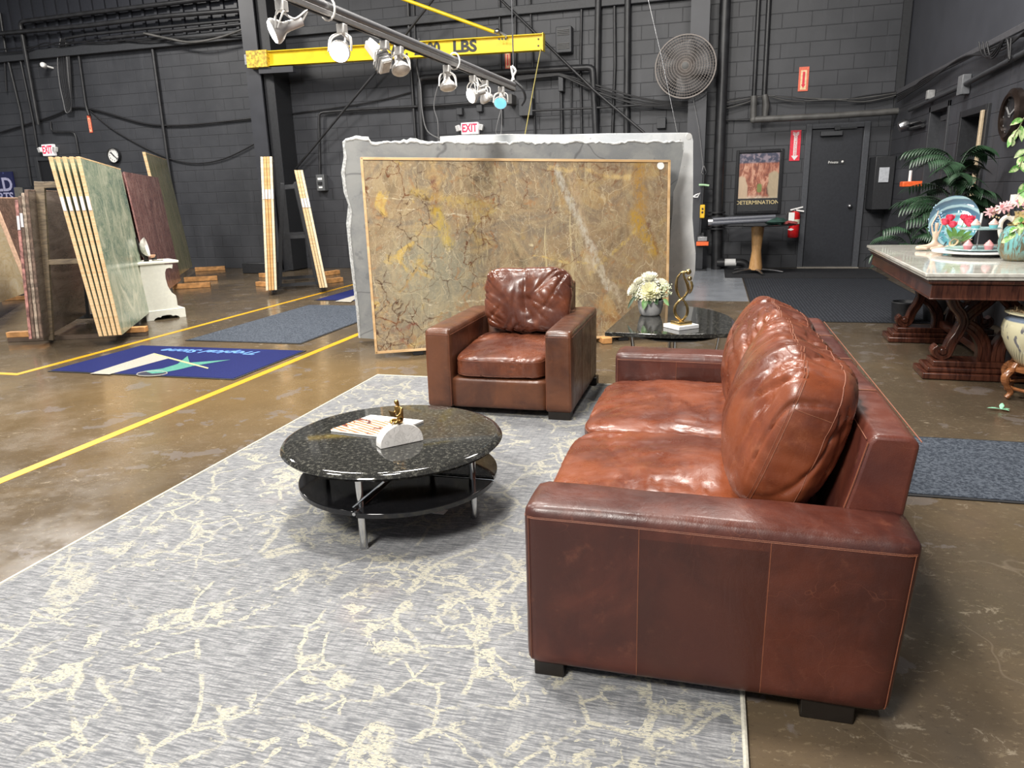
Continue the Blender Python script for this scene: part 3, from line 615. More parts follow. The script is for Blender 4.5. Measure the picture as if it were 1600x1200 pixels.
def spot(sx, sy, bxp, byp, ax, lens, label, boxy=False, neck=.12, power=0):
    # slide the adapter along the bar until it lines up with sx
    best = min((abs((lambda q: 800+F*(q-CAMP).dot(CR)/(q-CAMP).dot(CF))(Q00+u*(k*.01))-sx), k*.01) for k in range(int(L*100)))[1]
    a = Q00+u*best+Vector((0, 0, -.04)); c = ay(bxp, byp, a.y); c.y = a.y
    t = thing('track_spotlight', label, 'spotlight', a, group=None)
    bm = B(); bx(bm, a.x-.024, a.y-.024, a.z-.05, a.x+.024, a.y+.024, a.z); obj('adapter', bm, WHGL, t, bev=.005)
    axv = Vector(ax).normalized(); side = axv.cross(Vector((0, 0, 1)))
    side = side.normalized() if side.length > .2 else Vector((1, 0, 0))
    bm = B()
    for s in (-1, 1):
        for q in (-.012, .012):
            o = side.cross(Vector((0, 0, 1)))*q
            tube(bm, smoothpts([a+Vector((0, 0, -.045))+side*.008*s+o, a*.5+c*.5+side*.055*s+o*1.2, c+side*.066*s+o*.4], 6), .0042, 6)
    obj('yoke', bm, WHGL, t)
    obj('cord', tube(B(), smoothpts([a+Vector((0, 0, -.05)), a+Vector((.02, .02, -.09))-axv*.03, c-axv*(neck+.03)+Vector((0, 0, .04)), c-axv*neck], 5), .006, 6), WHGL, t)
    q = Vector((0, 0, 1)).rotation_difference(axv).to_matrix()
    if boxy:
        MM = Matrix.Translation(c) @ q.to_4x4()
        b = obj('lamp_body', bx(bx(B(), -.05, -.035, -.05, .05, .035, .04, MM), -.026, -.03, -.17, .026, .03, -.05, MM), WHGL, t, bev=.006)
        obj('fins', bx(bx(bx(B(), -.055, -.04, -.03, .055, .04, -.022, MM), -.055, -.04, -.01, .055, .04, -.002, MM), -.055, -.04, .012, .055, .04, .02, MM), STEEL, b)
        obj('lens', bx(B(), -.042, -.028, .04, .042, .028, .044, MM), lens, t)
    else:
        obj('bulb', lathe(B(), [(0, -neck), (.022, -neck), (.024, -neck*.5), (.028, -.045), (.050, -.02), (.060, .0), (.060, .012), (.056, .016)], c, 24, q), BULB, t)
        obj('lens', lathe(B(), [(.056, .014), (.05, .022), (.03, .028), (0, .030)], c, 24, q, cap=False), lens, t)
    if power:
        l = bpy.data.lights.new('spotlight_beam', 'SPOT'); l.energy = power; l.spot_size = 1.2; l.spot_blend = .8; l.shadow_soft_size = .06; l.color = (1, .95, .88)
        o = bpy.data.objects.new('spotlight_beam', l); COL.objects.link(o); o.location = c+axv*.05; o.rotation_euler = axv.to_track_quat('-Z', 'Y').to_euler()
spot(438, 4, 431, 48, (-.75, -.55, -.35), LITW, 'lit spotlight nearest the camera at the left end of the bar', neck=.14, power=40)
spot(533, 36, 531, 80, (.15, -.85, -.42), LIT, 'brightest lit spotlight glowing in front of the yellow beam', power=40)
spot(600, 64, 598, 98, (.5, -.2, -.6), UNLIT, 'boxy finned track spotlight in front of the stencilled letters', True)
spot(622, 72, 626, 108, (.3, -.3, -.8), UNLIT, 'unlit spotlight just right of the boxy finned one')
spot(698, 104, 700, 135, (.15, -.2, -.9), UNLIT, 'unlit spotlight hanging alone in the middle of the bar')
spot(738, 118, 738, 149, (-.6, -.7, -.3), LITW, 'small lit spotlight, left one of the close far pair', power=30)
spot(758, 126, 760, 154, (.35, .3, -.75), UNLIT, 'small unlit spotlight, right one of the close far pair')
spot(783, 136, 782, 160, (.1, -.75, -.6), TEAL, 'last spotlight on the bar, with a blue glass face')
# ================================================================== STONE SLABS (centre)
def slab(name, label, cat, pxs, p, n, th, mat, group=None, parent=None, side=1):
    """outline given as picture points on the slab's own plane; thickness th away from the face"""
    P = [apl(x, y, p, n) for x, y in pxs]
    bm = prism(B(), P, -n*th*side)
    o = obj(name, bm, mat, parent, smooth=0)
    return tag(o, label, cat, group) if parent is None else o
def stone_front():
    m = Mt('fusion_marble', (.4, .33, .22), .12); v0 = m.map(m.co(), (1, 0, 1)); v = m.warp(v0, 1.1, .22)   # x along, z up
    a = m.noise(v, 2.0, 6, .62, 1.0)
    c = m.ramp(a, [(.32, (.155, .12, .078)), (.45, (.31, .225, .13)), (.55, (.20, .16, .115)), (.68, (.42, .285, .125))])
    X, Y, Z = m.xyz(v0)
    # grey-green calm zone at lower left, browner to the right
    d = m.n('ShaderNodeVectorMath', [v, (-.85, 0, .65)], operation='DISTANCE').outputs['Value']
    c = m.mix(m.sm(d, .22, .6, .65, 0.), c, (.27, .265, .195))
    c = m.mix(m.sm(X, .1, .9, 0., .38), c, (.235, .145, .075))
    # vertical wavy flow bands in the middle
    vv = m.map(v, (5.2, 1, .75)); fl = m.noise(vv, 1.5, 7, .7, 1.6)
    k = m.ma('MULTIPLY', m.sm(fl, .54, .64), m.sm(m.ma('ABSOLUTE', m.ma('SUBTRACT', X, .0)), .25, .75, .8, .18))
    c = m.mix(k, c, (.52, .43, .25))
    # gold clouds
    g = m.noise(v, 3.6, 5, .6, .6); left = m.sm(m.ma('ADD', X, m.ma('MULTIPLY', Z, -.35)), -1.5, -.2, .95, .25)
    c = m.mix(m.ma('MULTIPLY', m.sm(g, .56, .66), left), c, (.50, .345, .095))
    # net of dark rust veins on the left
    w2 = m.warp(m.warp(v0, 3, .22), 11, .07); e = m.vor(w2, 6.5); e2 = m.vor(m.warp(m.warp(v0, 2, .5), 9, .08), 3.0)
    nl = m.sm(X, -1.0, .1, 1., .12)
    nt = m.ma('MULTIPLY', nl, m.sm(m.noise(v0, 2.1, 3), .47, .55))
    c = m.mix(m.ma('MULTIPLY', m.sm(e, .0, .045, .95, 0.), nt), c, (.07, .032, .018))
    c = m.mix(m.ma('MULTIPLY', m.sm(e2, .0, .020, .95, 0.), m.ma('MULTIPLY', m.sm(m.noise(v0, 1.7, 3), .46, .56), m.sm(X, -.9, 1.2, 1., .5))), c, (.12, .035, .012))
    e3 = m.vor(m.warp(v0, 5, .3), 10); c = m.mix(m.ma('MULTIPLY', m.sm(e3, 0., .02, .6, 0.), m.sm(m.noise(v0, 3.1, 3), .5, .6)), c, (.52, .46, .34))
    fr = m.noise(m.warp(v0, 9, .2), 22, 7, .75, 1.5); c = m.mix(m.sm(fr, .53, .66, 0., .55), c, (.47, .40, .27)); c = m.mix(m.sm(fr, .34, .44, .5, 0.), c, (.14, .105, .065))
    wv = m.n('ShaderNodeTexWave', {'Vector': m.warp(m.warp(v0, 2., .35), 12, .05), 'Scale': 1.7, 'Distortion': 5., 'Detail': 5., 'Detail Scale': 1.6, 'Detail Roughness': .7}, bands_direction='X').outputs['Fac']
    mid = m.ma('MULTIPLY', m.sm(m.noise(v0, 1.5, 3), .42, .56), m.sm(m.ma('ABSOLUTE', X), .5, 1.3, 1., .35))
    c = m.mix(m.ma('MULTIPLY', m.sm(m.ma('ABSOLUTE', m.ma('SUBTRACT', wv, .5)), 0., .05, .8, 0.), mid), c, (.58, .48, .32))
    c = m.mix(m.ma('MULTIPLY', m.sm(m.ma('ABSOLUTE', m.ma('SUBTRACT', wv, .72)), 0., .03, .8, 0.), mid), c, (.20, .075, .03))
    e4 = m.vor(m.warp(m.warp(v0, 1.6, .8), 10, .06), 2.3); c = m.mix(m.sm(e4, 0., .008, .45, 0.), c, (.62, .52, .34))
    ww = m.warp(m.warp(m.warp(v0, 1.8, .14), 9, .06), 34, .022)
    nz = m.noise(v0, 38, 6, .8); brk = m.sm(m.noise(m.map(v0, (1.6, 1, 1)), 16, 6, .75), .40, .58, .12, 1.)
    c = m.mix(m.sm(m.noise(m.map(m.warp(v0, 3, .3), (2.2, 1, 1)), 5, 7, .75, 1.), .50, .60, 0., .36), c, (.42, .34, .20))
    c = m.mix(m.sm(m.noise(m.warp(v0, 4, .2), 7, 7, .75, 1.), .56, .64, 0., .55), c, (.33, .165, .07))
    def streak(a, b, w0, col, s=1., soft=2.2, rag=.8):
        nonlocal c
        d = m.seg(ww, (a[0], 0, a[1]), (b[0], 0, b[1])); d = m.ma('ADD', d, m.ma('MULTIPLY', m.ma('SUBTRACT', nz, .5), w0*rag*3.4))
        c = m.mix(m.ma('MULTIPLY', m.sm(d, w0*.6, w0*soft*1.25, s, 0.), brk), c, col)
    return m, v0, streak, lambda: c
zf = .06
PF = az(590, 549, zf); PFr = az(1042, 518, zf)
uf = (PFr-PF); uf.z = 0; uf.normalize(); nb = Vector((-uf.y, uf.x, 0))
lean = .26
nf = Vector((uf.x, uf.y, 0)).cross(Vector((nb.x*lean, nb.y*lean, 1.6))).normalized()
if nf.dot(PF-CAMP) > 0: nf = -nf
outl = [(590, 549), (567, 250), (1044, 254), (1040, 518)]
P4 = [apl(x, y, PF, nf) for x, y in outl]
cen = sum(P4, Vector())/4
upv = uf.cross(nf).normalized()
if upv.z < 0: upv = -upv
t = thing('stone_slab', 'large gold and rust veined marble slab with timber edging behind the armchair', 'stone slab', (cen.x, cen.y, 0), math.atan2(uf.y, uf.x), local=True)
def tl(p): return Matrix.Rotation(-math.atan2(uf.y, uf.x), 4, 'Z') @ (p-t.location)
base0 = t.location.copy()
LP = [tl(p) for p in P4]; ln = Matrix.Rotation(-math.atan2(uf.y, uf.x), 4, 'Z') @ nf
m, v0, streak, getc = stone_front()
def sp(px, py): q = tl(apl(px, py, PF, nf)); return (q.x, q.z)
# the slab's own marks
streak(sp(895, 268), sp(925, 420), .024, (.42, .31, .19), .8, 2.0)
streak(sp(870, 262), sp(948, 450), .018, (.47, .44, .37), .8)
streak(sp(918, 405), sp(970, 465), .018, (.50, .42, .30), .8)
streak(sp(940, 468), sp(978, 512), .030, (.40, .23, .09), .7)
streak(sp(1003, 255), sp(1000, 350), .034, (.36, .20, .045), .85, 2.2)
streak(sp(990, 340), sp(1020, 395), .042, (.40, .24, .04), .85, 1.9)
streak(sp(1013, 352), sp(1027, 400), .012, (.15, .055, .03), .8)
streak(sp(995, 360), sp(925, 425), .010, (.52, .37, .12), .9)
streak(sp(830, 400), sp(920, 412), .006, (.55, .40, .15), .85)
streak(sp(570, 325), sp(680, 333), .004, (.60, .53, .38), .9)
streak(sp(680, 333), sp(790, 345), .004, (.60, .53, .38), .8)
streak(sp(572, 305), sp(660, 315), .004, (.58, .50, .33), .8)
streak(sp(590, 478), sp(760, 470), .004, (.60, .53, .38), .8)
streak(sp(600, 490), sp(745, 488), .003, (.60, .53, .38), .7)
streak(sp(785, 365), sp(830, 380), .008, (.62, .52, .33), .8)
streak(sp(778, 290), sp(762, 365), .007, (.24, .065, .02), .95, 1.8)
streak(sp(772, 250), sp(776, 300), .005, (.30, .10, .03), .9)
streak(sp(866, 255), sp(862, 335), .006, (.27, .09, .025), .95)
streak(sp(862, 335), sp(828, 400), .005, (.30, .12, .03), .9)
streak(sp(676, 260), sp(678, 335), .012, (.15, .045, .035), .85, 2.4)
streak(sp(650, 300), sp(770, 330), .02, (.52, .37, .10), .5, 3.)
streak(sp(680, 330), sp(700, 375), .03, (.50, .36, .06), .65, 2.)
streak(sp(860, 262), sp(985, 278), .012, (.58, .42, .18), .65, 2.2)
streak(sp(610, 380), sp(598, 430), .005, (.10, .06, .04), .9)
streak(sp(660, 405), sp(605, 485), .007, (.36, .24, .09), .85)
streak(sp(655, 408), sp(602, 488), .003, (.08, .05, .035), .9)
streak(sp(610, 380), sp(635, 364), .003, (.07, .05, .05), .9)
streak(sp(635, 364), sp(668, 392), .003, (.07, .05, .05), .9)
streak(sp(615, 520), sp(650, 505), .013, (.20, .04, .025), .8, 2.2)
streak(sp(622, 535), sp(640, 540), .014, (.19, .04, .03), .75, 2.2)
streak(sp(640, 540), sp(690, 490), .006, (.30, .20, .08), .85)
streak(sp(950, 495), sp(970, 500), .02, (.16, .06, .03), .6)
c = getc(); m.set('Base Color', c); m.set('Roughness', .14)
bm = prism(B(), LP, -ln*.022); so = obj('stone_face', bm, m.m, t, smooth=0)
EDGE = woodm('light_edging_timber', (.50, .31, .14), (.66, .45, .24), .55, 3., (1, 1, 3))
for i in range(4):
    a, b = LP[i], LP[(i+1) % 4]; d = (b-a).normalized(); out = d.cross(ln); cm = sum(LP, Vector())/4
    if (a+b-2*cm).dot(out) < 0: out = -out
    bm = prism(B(), [a-d*.02, b+d*.02, b+d*.02+out*.022, a-d*.02+out*.022], -ln*.03); bmesh.ops.translate(bm, vec=ln*.008, verts=bm.verts[:]); obj('timber_edge', bm, EDGE, t, bev=.002)
def sticker(px, py, r, parent, col=None):
    q = tl(apl(px, py, PF, nf))+ln*.003; R = Vector((0, 0, 1)).rotation_difference(ln).to_matrix()
    return obj('sticker', lathe(B(), [(0, .001), (r, .001), (r, -.001)], q, 20, R), PAPER, parent, label='round white sticker')
sticker(1032, 259, .034, t)
# timber skids under the slab
def skid(p, L, name='timber_block', label='', mat=WOODO, dirv=None, h=.055, w_=.09, group=None):
    dirv = dirv or nb; dirv = Vector((dirv.x, dirv.y, 0)).normalized(); M = frame((p.x, p.y, 0), dirv, z=(0, 0, 1))
    return tag(obj(name, bx(B(), 0, -w_/2, 0.002, L, w_/2, h, M), mat, bev=.004), label, 'timber block', group)
skid(PF+uf*.35-nb*.0, 1.2, label='timber skid under the left of the veined marble slab', mat=BLK)
skid(PF+uf*2.25-nb*.0, 1.2, label='timber skid under the right of the veined marble slab', mat=BLK)
skid(az(955, 541, 0)+nb*.1, .5, label='orange timber block seen between armchair and end table', mat=WOODO)
# grey leathered slab with rough edges, on the far side of the frame
def grey_mat():
    m = Mt('leathered_grey_stone', (.22, .23, .24), .42); v = m.co(); f = m.noise(v, 2.2, 7, .6, .6)
    c = m.mix(m.sm(f, .4, .62), (.27, .285, .295), (.37, .38, .375)); c = m.mix(m.sm(m.noise(v, 14, 5), .60, .72, 0., .5), c, (.17, .18, .19))
    c = m.mix(m.sm(m.noise(v, 55, 3), .6, .7, 0., .5), c, (.36, .36, .36))
    e = m.vor(m.warp(v, 1.2, .8), 1.1); c = m.mix(m.sm(e, 0., .012, .6, 0.), c, (.10, .10, .11))
    m.set('Base Color', c); m.bump(m.noise(v, 30, 5), .3, .006); return m.m
PG = az(562, 527, .06)
ug = uf
def lean_n(u, dvec, amt, h=1.6):
    n = Vector((u.x, u.y, 0)).cross(Vector((dvec.x*amt, dvec.y*amt, h))).normalized()
    return -n if n.dot(PF-CAMP) > 0 else n
ng = lean_n(uf, nb, -.32, 1.75)
rn = random.Random(3)
top = [(540, 219)]
x = 546
while x < 1066: top.append((x, 217+6*noise.noise(Vector((x*.035, 1, 0)))+3.5*noise.noise(Vector((x*.15, 3, 0)))+(4 if x > 580 else 0)+(2 if x < 1000 else 0))); x += 5
top += [(1067, 222), (1068, 235), (1063, 262), (1058, 285), (1052, 300), (1051, 330), (1048, 360), (1046, 400), (1043, 440), (1040, 500), (1036, 518)]
left = [(590+0, 530), (562, 528), (560, 490), (554, 440), (550, 400), (546, 360), (549, 330), (541, 300), (537, 270), (541, 245), (538, 230)]
GM = grey_mat()
t = thing('stone_slab', 'big rough-edged grey slab standing right behind the veined marble slab', 'stone slab', az(562, 527, 0))
obj('stone_face', prism(B(), [apl(x_, y_, PG, ng) for x_, y_ in top+[(1036, 520)]+left], -ng*.03), GM, t, smooth=0)
edge = []
for x_, y_ in (left[1:]+top): edge.append(apl(x_, y_, PG, ng)-ng*.004)
EW = plain('chipped_white_stone_edge', (.60, .62, .62), .5, var=.3, sc=40)
bm = tube(B(), edge[:10], [.009+.006*rn.random() for _ in edge[:10]], 6); obj('chipped_edge', bm, EW, t, label='pale chipped left edge')
bm = tube(B(), edge[10:-9], [.006+.007*rn.random() for _ in edge[10:-9]], 6); obj('chipped_edge', bm, EW, t, label='pale chipped top edge')
# second rough grey edge just behind (a twin slab)
t = thing('stone_slab', 'rough-edged grey slab mostly hidden behind its twin, left edge showing', 'stone slab', az(562, 527, 0)+nb*.08)
PG2 = PG+nb*.05
o2 = [(x_+(-3 if y_ > 225 else 0), y_-3-1.5*math.sin(x_*.08)) for x_, y_ in [(q[0], q[1]) for q in top if q[0] < 720]]
obj('stone_face', prism(B(), [apl(x_, y_, PG2, ng) for x_, y_ in o2+[(720, 500), (600, 520), (560, 526), (557, 490), (551, 440), (546, 400), (541, 350), (544, 320), (537, 300), (533, 270), (537, 245), (535, 222)]], -ng*.025), EW, t, smooth=0)
# white slab
PW = PG+nb*.20
def white_mat():
    m = Mt('white_grey_stone', (.6, .62, .63), .22); v = m.co(); f = m.noise(v, 4, 7, .6, 1.)
    c = m.mix(m.sm(f, .35, .65), (.84, .86, .87), (.97, .98, .98)); c = m.mix(m.sm(m.noise(v, 1.1, 4), .50, .68, 0., .4), c, (.58, .63, .70))
    c = m.mix(m.sm(m.noise(v, 20, 5, .7), .62, .74, 0., .7), c, (.28, .24, .18)); m.set('Base Color', c); m.bump(m.noise(v, 22, 4), .25, .006); return m.m
wo = [(687, 520), (688, 214), (720, 212), (800, 210), (870, 211), (950, 209), (1076, 208), (1081, 211), (1083, 220), (1083, 300), (1082, 340), (1084, 370), (1087, 395), (1086, 425), (1079, 450), (1070, 468), (1066, 490), (1060, 508)]
t = thing('stone_slab', 'tallest pale white-grey slab at the back of the centre row', 'stone slab', az(1066, 505, 0)+nb*.1)
obj('stone_face', prism(B(), [apl(x_, y_, PW, ng) for x_, y_ in wo], -ng*.03), white_mat(), t, smooth=0)
R = Vector((0, 0, 1)).rotation_difference(ng).to_matrix()
obj('sticker', lathe(B(), [(0, .003), (.03, .003), (.03, -.001)], apl(1076, 213, PW, ng), 20, R), PAPER, t, label='round white sticker')
# A-frame between the two sides
t = thing('slab_rack', 'dark steel A-frame rack hidden between the centre slabs', 'slab rack', (PF+uf*1.4+nb*.35))
for s in (.35, 2.25):
    b0 = PF+uf*s+nb*.10; b1 = PF+uf*s+nb*.60; tp = PF+uf*s+nb*.345
    b0.z = b1.z = .1; tp.z = 1.45
    bm = B(); tube(bm, [b0, tp], .02, 4); tube(bm, [b1, tp], .02, 4); tube(bm, [b0, b1], .02, 4); obj('rack_leg', bm, DGREY, t)
bm = B(); tube(bm, [PF+uf*.35+nb*.345+Vector((0, 0, 1.38)), PF+uf*2.25+nb*.345+Vector((0, 0, 1.38))], .02, 4); obj('rail', bm, DGREY, t)
# ================================================================== SLABS ON THE LEFT
dL = Vector((-.53, .85, 0)).normalized(); nL = Vector((.85, .53, 0)).normalized()
def stone(name, base, dark, light, sc=2., st=(1, 1, 1), rough=.25, vein=None, wav=1.):
    m = Mt(name, base, rough); v0 = m.co(); v = m.warp(m.map(v0, st), 1.6, .35*wav); f = m.noise(v, sc, 7, .68, 2.)
    c = m.ramp(f, [(.33, dark), (.5, base), (.66, light)])
    w2 = m.noise(v, sc*4, 6, .7, 2.5); k = m.sm(m.ma('ABSOLUTE', m.ma('SUBTRACT', w2, .5)), 0., .035, .7, 0.)
    c = m.mix(k, c, vein or light); m.set('Base Color', c); return m.m
GREENM = stone('green_swirl_marble', (.31, .37, .26), (.10, .18, .14), (.66, .66, .50), 1.9, (1, 1, .8), .2, (.60, .60, .46), 1.8)
MAROON = stone('maroon_streaked_marble', (.22, .095, .085), (.13, .055, .055), (.40, .24, .21), 2., (1.6, 1.6, .9), .25, (.46, .31, .28))
OLIVE = stone('olive_streaked_marble', (.25, .25, .13), (.12, .15, .08), (.50, .42, .26), 2., (3.2, 3.2, .45), .25, (.42, .37, .23))
BROWNS = stone('taupe_banded_marble', (.16, .12, .10), (.09, .068, .056), (.27, .21, .18), 1.6, (.5, .5, 3.4), .22, (.24, .20, .17), .6)
CREAM = stone('honey_onyx', (.80, .64, .38), (.62, .45, .22), (.90, .80, .58), 1.4, (.6, .6, 2.6), .12, (.80, .72, .56), 1.4)
RUST = stone('rust_brown_marble', (.11, .062, .048), (.06, .038, .032), (.22, .14, .11), 1.8, (1, 1, 1), .25)
def lslab(label, near, L, h, lean, th, mat, edge=True, h2=None, z0=.1, edgemat=SLABEDGE, tag_y=None, group=None):
    """near: ground point of the face's near end; the slab runs away along dL; lean>0 tips its top along -nL"""
    t = thing('stone_slab', label, 'stone slab', (near.x, near.y, 0), group=group)
    a = Vector((near.x, near.y, z0)); b = a+dL*L; up = Vector((0, 0, h-z0))-nL*lean; up2 = Vector((0, 0, (h2 or h)-z0))-nL*lean
    obj('stone_face', prism(B(), [a, b, b+up2, a+up], -nL*th*.45), mat, t, smooth=0)
    if edge:
        a2 = a-nL*.002
        obj('edge_board', prism(B(), [a2-dL*.012, a2+up*1.01-dL*.012, a2+up*1.01-dL*.012-nL*th*.92, a2-dL*.012-nL*th*.92], dL*.02), edgemat, t, bev=.003, label='raw timber edge board')
        obj('top_board', prism(B(), [a+up, b+up2, b+up2+Vector((0, 0, .015)), a+up+Vector((0, 0, .015))], -nL*th*.8), edgemat, t, bev=.003)
    if tag_y:
        q = a+up*tag_y-dL*.016; obj('barcode_label', prism(B(), [q-nL*.002, q-nL*th*.85, q-nL*th*.85+up.normalized()*.13, q-nL*.002+up.normalized()*.13], -dL*.003), LABELM, t, label='white barcode label')
    return t
def label_mat():
    m = Mt('barcode_label', (.85, .85, .85), .5); v = m.co(); X, Y, Z = m.xyz(v)
    w_ = m.n('ShaderNodeTexWave', {'Vector': v, 'Scale': 60.}, bands_direction='Z').outputs['Fac']
    c = m.mix(m.ma('MULTIPLY', m.sm(w_, .6, .7), .6), (.82, .83, .86), (.2, .2, .25)); m.set('Base Color', c); return m.m
LABELM = label_mat()
g0 = az(191, 523, .1)
gs = 'timber-edged green marble slabs leaning left of the white nightstand'
labs = ['green swirled marble slab, foremost of the stack by the nightstand', 'second slab from the front in the green marble stack', 'middle slab of five in the green marble stack', 'fourth slab from the front in the green marble stack', 'rearmost slab of the green marble stack, leaning by the timber frame']
for i in range(5):
    lslab(labs[i], g0-nL*.043*i, 1.72, 1.78, .10+.014*i, .036, GREENM, h2=1.74, tag_y=.72, group=gs)
# bottom white tape and scuff
# rack of the left group
WF = woodm('weathered_brown_timber', (.13, .10, .07), (.26, .20, .13), .6, 4., (2, 2, 10))
rk = g0-nL*.26; rk.z = 0
t = thing('slab_rack', 'tall weathered frame between the dark brown slabs and the green stack', 'slab rack', (rk.x, rk.y, 0))
pa = az(76, 531, .06); pb = ay(61, 285, pa.y+.03); M = None
def beam(bm, a, b, w_, d_, xdir):
    a = Vector(a); b = Vector(b); z = (b-a).normalized(); x = Vector(xdir); x = (x-z*x.dot(z)).normalized(); y = z.cross(x)
    V = [p+x*sx*w_/2+y*sy*d_/2 for p in (a, b) for sx, sy in ((-1, -1), (1, -1), (1, 1), (-1, 1))]
    vs = [bm.verts.new(p) for p in V]
    for f in ((0, 1, 2, 3), (7, 6, 5, 4), (0, 4, 5, 1), (1, 5, 6, 2), (2, 6, 7, 3), (3, 7, 4, 0)): bm.faces.new([vs[i] for i in f])
    return bm
topz = 1.52
post0 = az(77, 531, .04); post1 = apl(62, 284, post0, dL)
obj('post', beam(B(), post0, post1, .085, .06, nL), WF, t, bev=.004)
r0 = post1+Vector((0, 0, -.03)); r1 = apl(135, 288, post0, dL)
obj('top_rail', beam(B(), r0, r1, .06, .05, (0, 0, 1)), WF, t, bev=.004)
r0 = apl(70, 410, post0, dL); r1 = apl(140, 407, post0, dL); obj('mid_rail', beam(B(), r0, r1, .05, .05, (0, 0, 1)), WF, t, bev=.004)
q0 = apl(165, 515, post0, dL); obj('post', beam(B(), q0, apl(128, 290, post0, dL), .06, .06, nL), WF, t, bev=.004)
f0 = post0+dL*1.5; obj('post', beam(B(), (f0.x, f0.y, .04), (f0.x+nL.x*.07, f0.y+nL.y*.07, 1.4), .06, .06, nL), DGREY, t, bev=.004)
f1 = f0+nL*.28; obj('post', beam(B(), (f1.x, f1.y, .04), (f1.x-.02, f1.y, 1.4), .06, .06, nL), DGREY, t, bev=.004)
ba = az(15, 534, .0); bb = az(231, 524, 0); dn = (bb-ba).normalized()
obj('base_channel', beam(B(), ba+Vector((0, 0, .022)), bb+Vector((0, 0, .022)), .04, .06, (0, 0, 1)), plain('rusty_channel', (.10, .07, .05), .5), t)
w0 = az(15, 533, .0); w0.z = .07; obj('timber_end', beam(B(), w0, w0+dn*.42, .055, .085, (0, 0, 1)), WOODO, t, bev=.004, label='orange timber end block')
w1 = bb.copy(); w1.z = .07; obj('timber_end', beam(B(), w1-dn*.20, w1, .055, .085, (0, 0, 1)), WOODO, t, bev=.004, label='orange timber end block')
b2 = ba+dL*1.5; obj('base_channel', beam(B(), b2+Vector((0, 0, .03)), bb+dL*1.5+Vector((0, 0, .03)), .05, .06, (0, 0, 1)), BLK, t)
# dark brown slabs leaning right against it
b0 = az(70, 528, .1)
eds = [plain('rough_brown_edge', (.15, .10, .075), .6, var=.5, sc=26), plain('rough_pale_edge', (.34, .27, .21), .6, var=.5, sc=26), plain('rough_pink_edge', (.36, .17, .15), .6, var=.6, sc=20)]
gb = 'taupe slabs leaning on the weathered frame'
for i, lb in enumerate(['taupe banded marble slab showing its face through the weathered frame', 'taupe slab edge second from the weathered frame', 'taupe slab edge with a pale label, third from the weathered frame', 'taupe slab with a pink-marked rough edge, farthest left of its stack']):
    near = b0-nL*.032*i
    lslab(lb, near-nL*.01, 1.62-.05*i, 1.50-.03*i, -.11, .029, BROWNS, edge=True, edgemat=eds[(0, 1, 0, 2)[i]], tag_y=.80 if i in (2, 3) else None, group=gb)
# rust slab standing farther left behind
s0 = apl(46, 420, az(60, 470, 0)+dL*.2, dL)
rr = az(62, 500, .1)+dL*1.5-nL*.30
lslab('rust-brown slab with pale edge leaning behind the taupe stack', az(66, 492, .1), 1.4, 1.46, .24, .05, RUST, edgemat=plain('pinkish_edge', (.55, .36, .25), .55, var=.2))
# onyx slab far left
pz = az(47, 455, .1); zz = az(-60, 520, .1)
od = (pz-zz); od.z = 0; od.normalize(); on = Vector((od.y, -od.x, 0)); pn = on*1+Vector((0, 0, .16)); pn.normalize()
if pn.dot(pz-CAMP) > 0: pn = -pn
slab('stone_slab', 'low honey onyx slab with wavy bands at the far left', 'stone slab', [(47, 455), (-70, 498), (-70, 360), (0, 345), (20, 343), (36, 344), (42, 362), (49, 380)], pz, pn, .03, CREAM)
skid(az(4, 470, 0), .45, label='short timber block on the floor under the onyx slab', mat=WOODO, dirv=nL)
sb = az(12, 460, 0)
t = thing('slab_rack', 'narrow grey upright rack behind the onyx slab', 'slab rack', (sb.x, sb.y, 0))
pr0 = ay(10, 293, sb.y); pr1 = ay(10, 350, sb.y)
obj('post', beam(B(), (pr0.x-.1, sb.y+.2, .0), (pr0.x, sb.y+.2, pr0.z), .08, .08, (1, 0, 0)), plain('grey_rack', (.13, .13, .12), .5), t)
pr2 = ay(25, 300, sb.y+.2); obj('top_rail', beam(B(), (pr0.x, sb.y+.2, pr2.z), (pr2.x+.1, sb.y+.2, pr2.z), .06, .06, (0, 0, 1)), plain('grey_rack_rail', (.13, .13, .12), .5), t)
pr3 = ay(0, 323, sb.y+.2); pr4 = ay(32, 326, sb.y+.2); obj('cross_rail', beam(B(), (pr3.x-.4, sb.y+.2, pr3.z), (pr4.x, sb.y+.2, pr3.z), .04, .05, (0, 0, 1)), plain('pale_rail', (.45, .36, .3), .5), t)
obj('barcode_label', box(pr0.x-.035, sb.y+.15, pr1.z+.12, pr0.x+.03, sb.y+.158, pr1.z+.32), LABELM, t)
# blue banner on the wall
a, b = ay(-70, 272, WY-.05), ay(29, 324, WY-.05)
m = Mt('navy_banner_print', (.01, .012, .07), .5); v = m.co(); m.set('Base Color', m.mix(m.sm(m.noise(v, 9, 3), .62, .7), (.010, .013, .075), (.10, .13, .40)))
t = thing('wall_banner', 'dark navy banner with pale lettering at the left frame edge', 'banner', (b.x-.5, WY-.04, b.z))
obj('panel', box(a.x, WY-.05, b.z, b.x, WY-.02, a.z), m.m, t)
LAV = plain('lavender_lettering', (.50, .50, .72), .5)
a1 = ay(17, 289, WY-.05); obj('lettering', textbm('GOLD', .40, frame((a1.x+.05, WY-.053, a1.z), (1, 0, 0), z=(0, -1, 0)), .002, 'RIGHT', bold=.01), LAV, t)
a1 = ay(19, 308, WY-.05); obj('lettering', textbm("ARTS", .26, frame((a1.x+.05, WY-.053, a1.z), (1, 0, 0), z=(0, -1, 0)), .002, 'RIGHT', bold=.004), LAV, t)
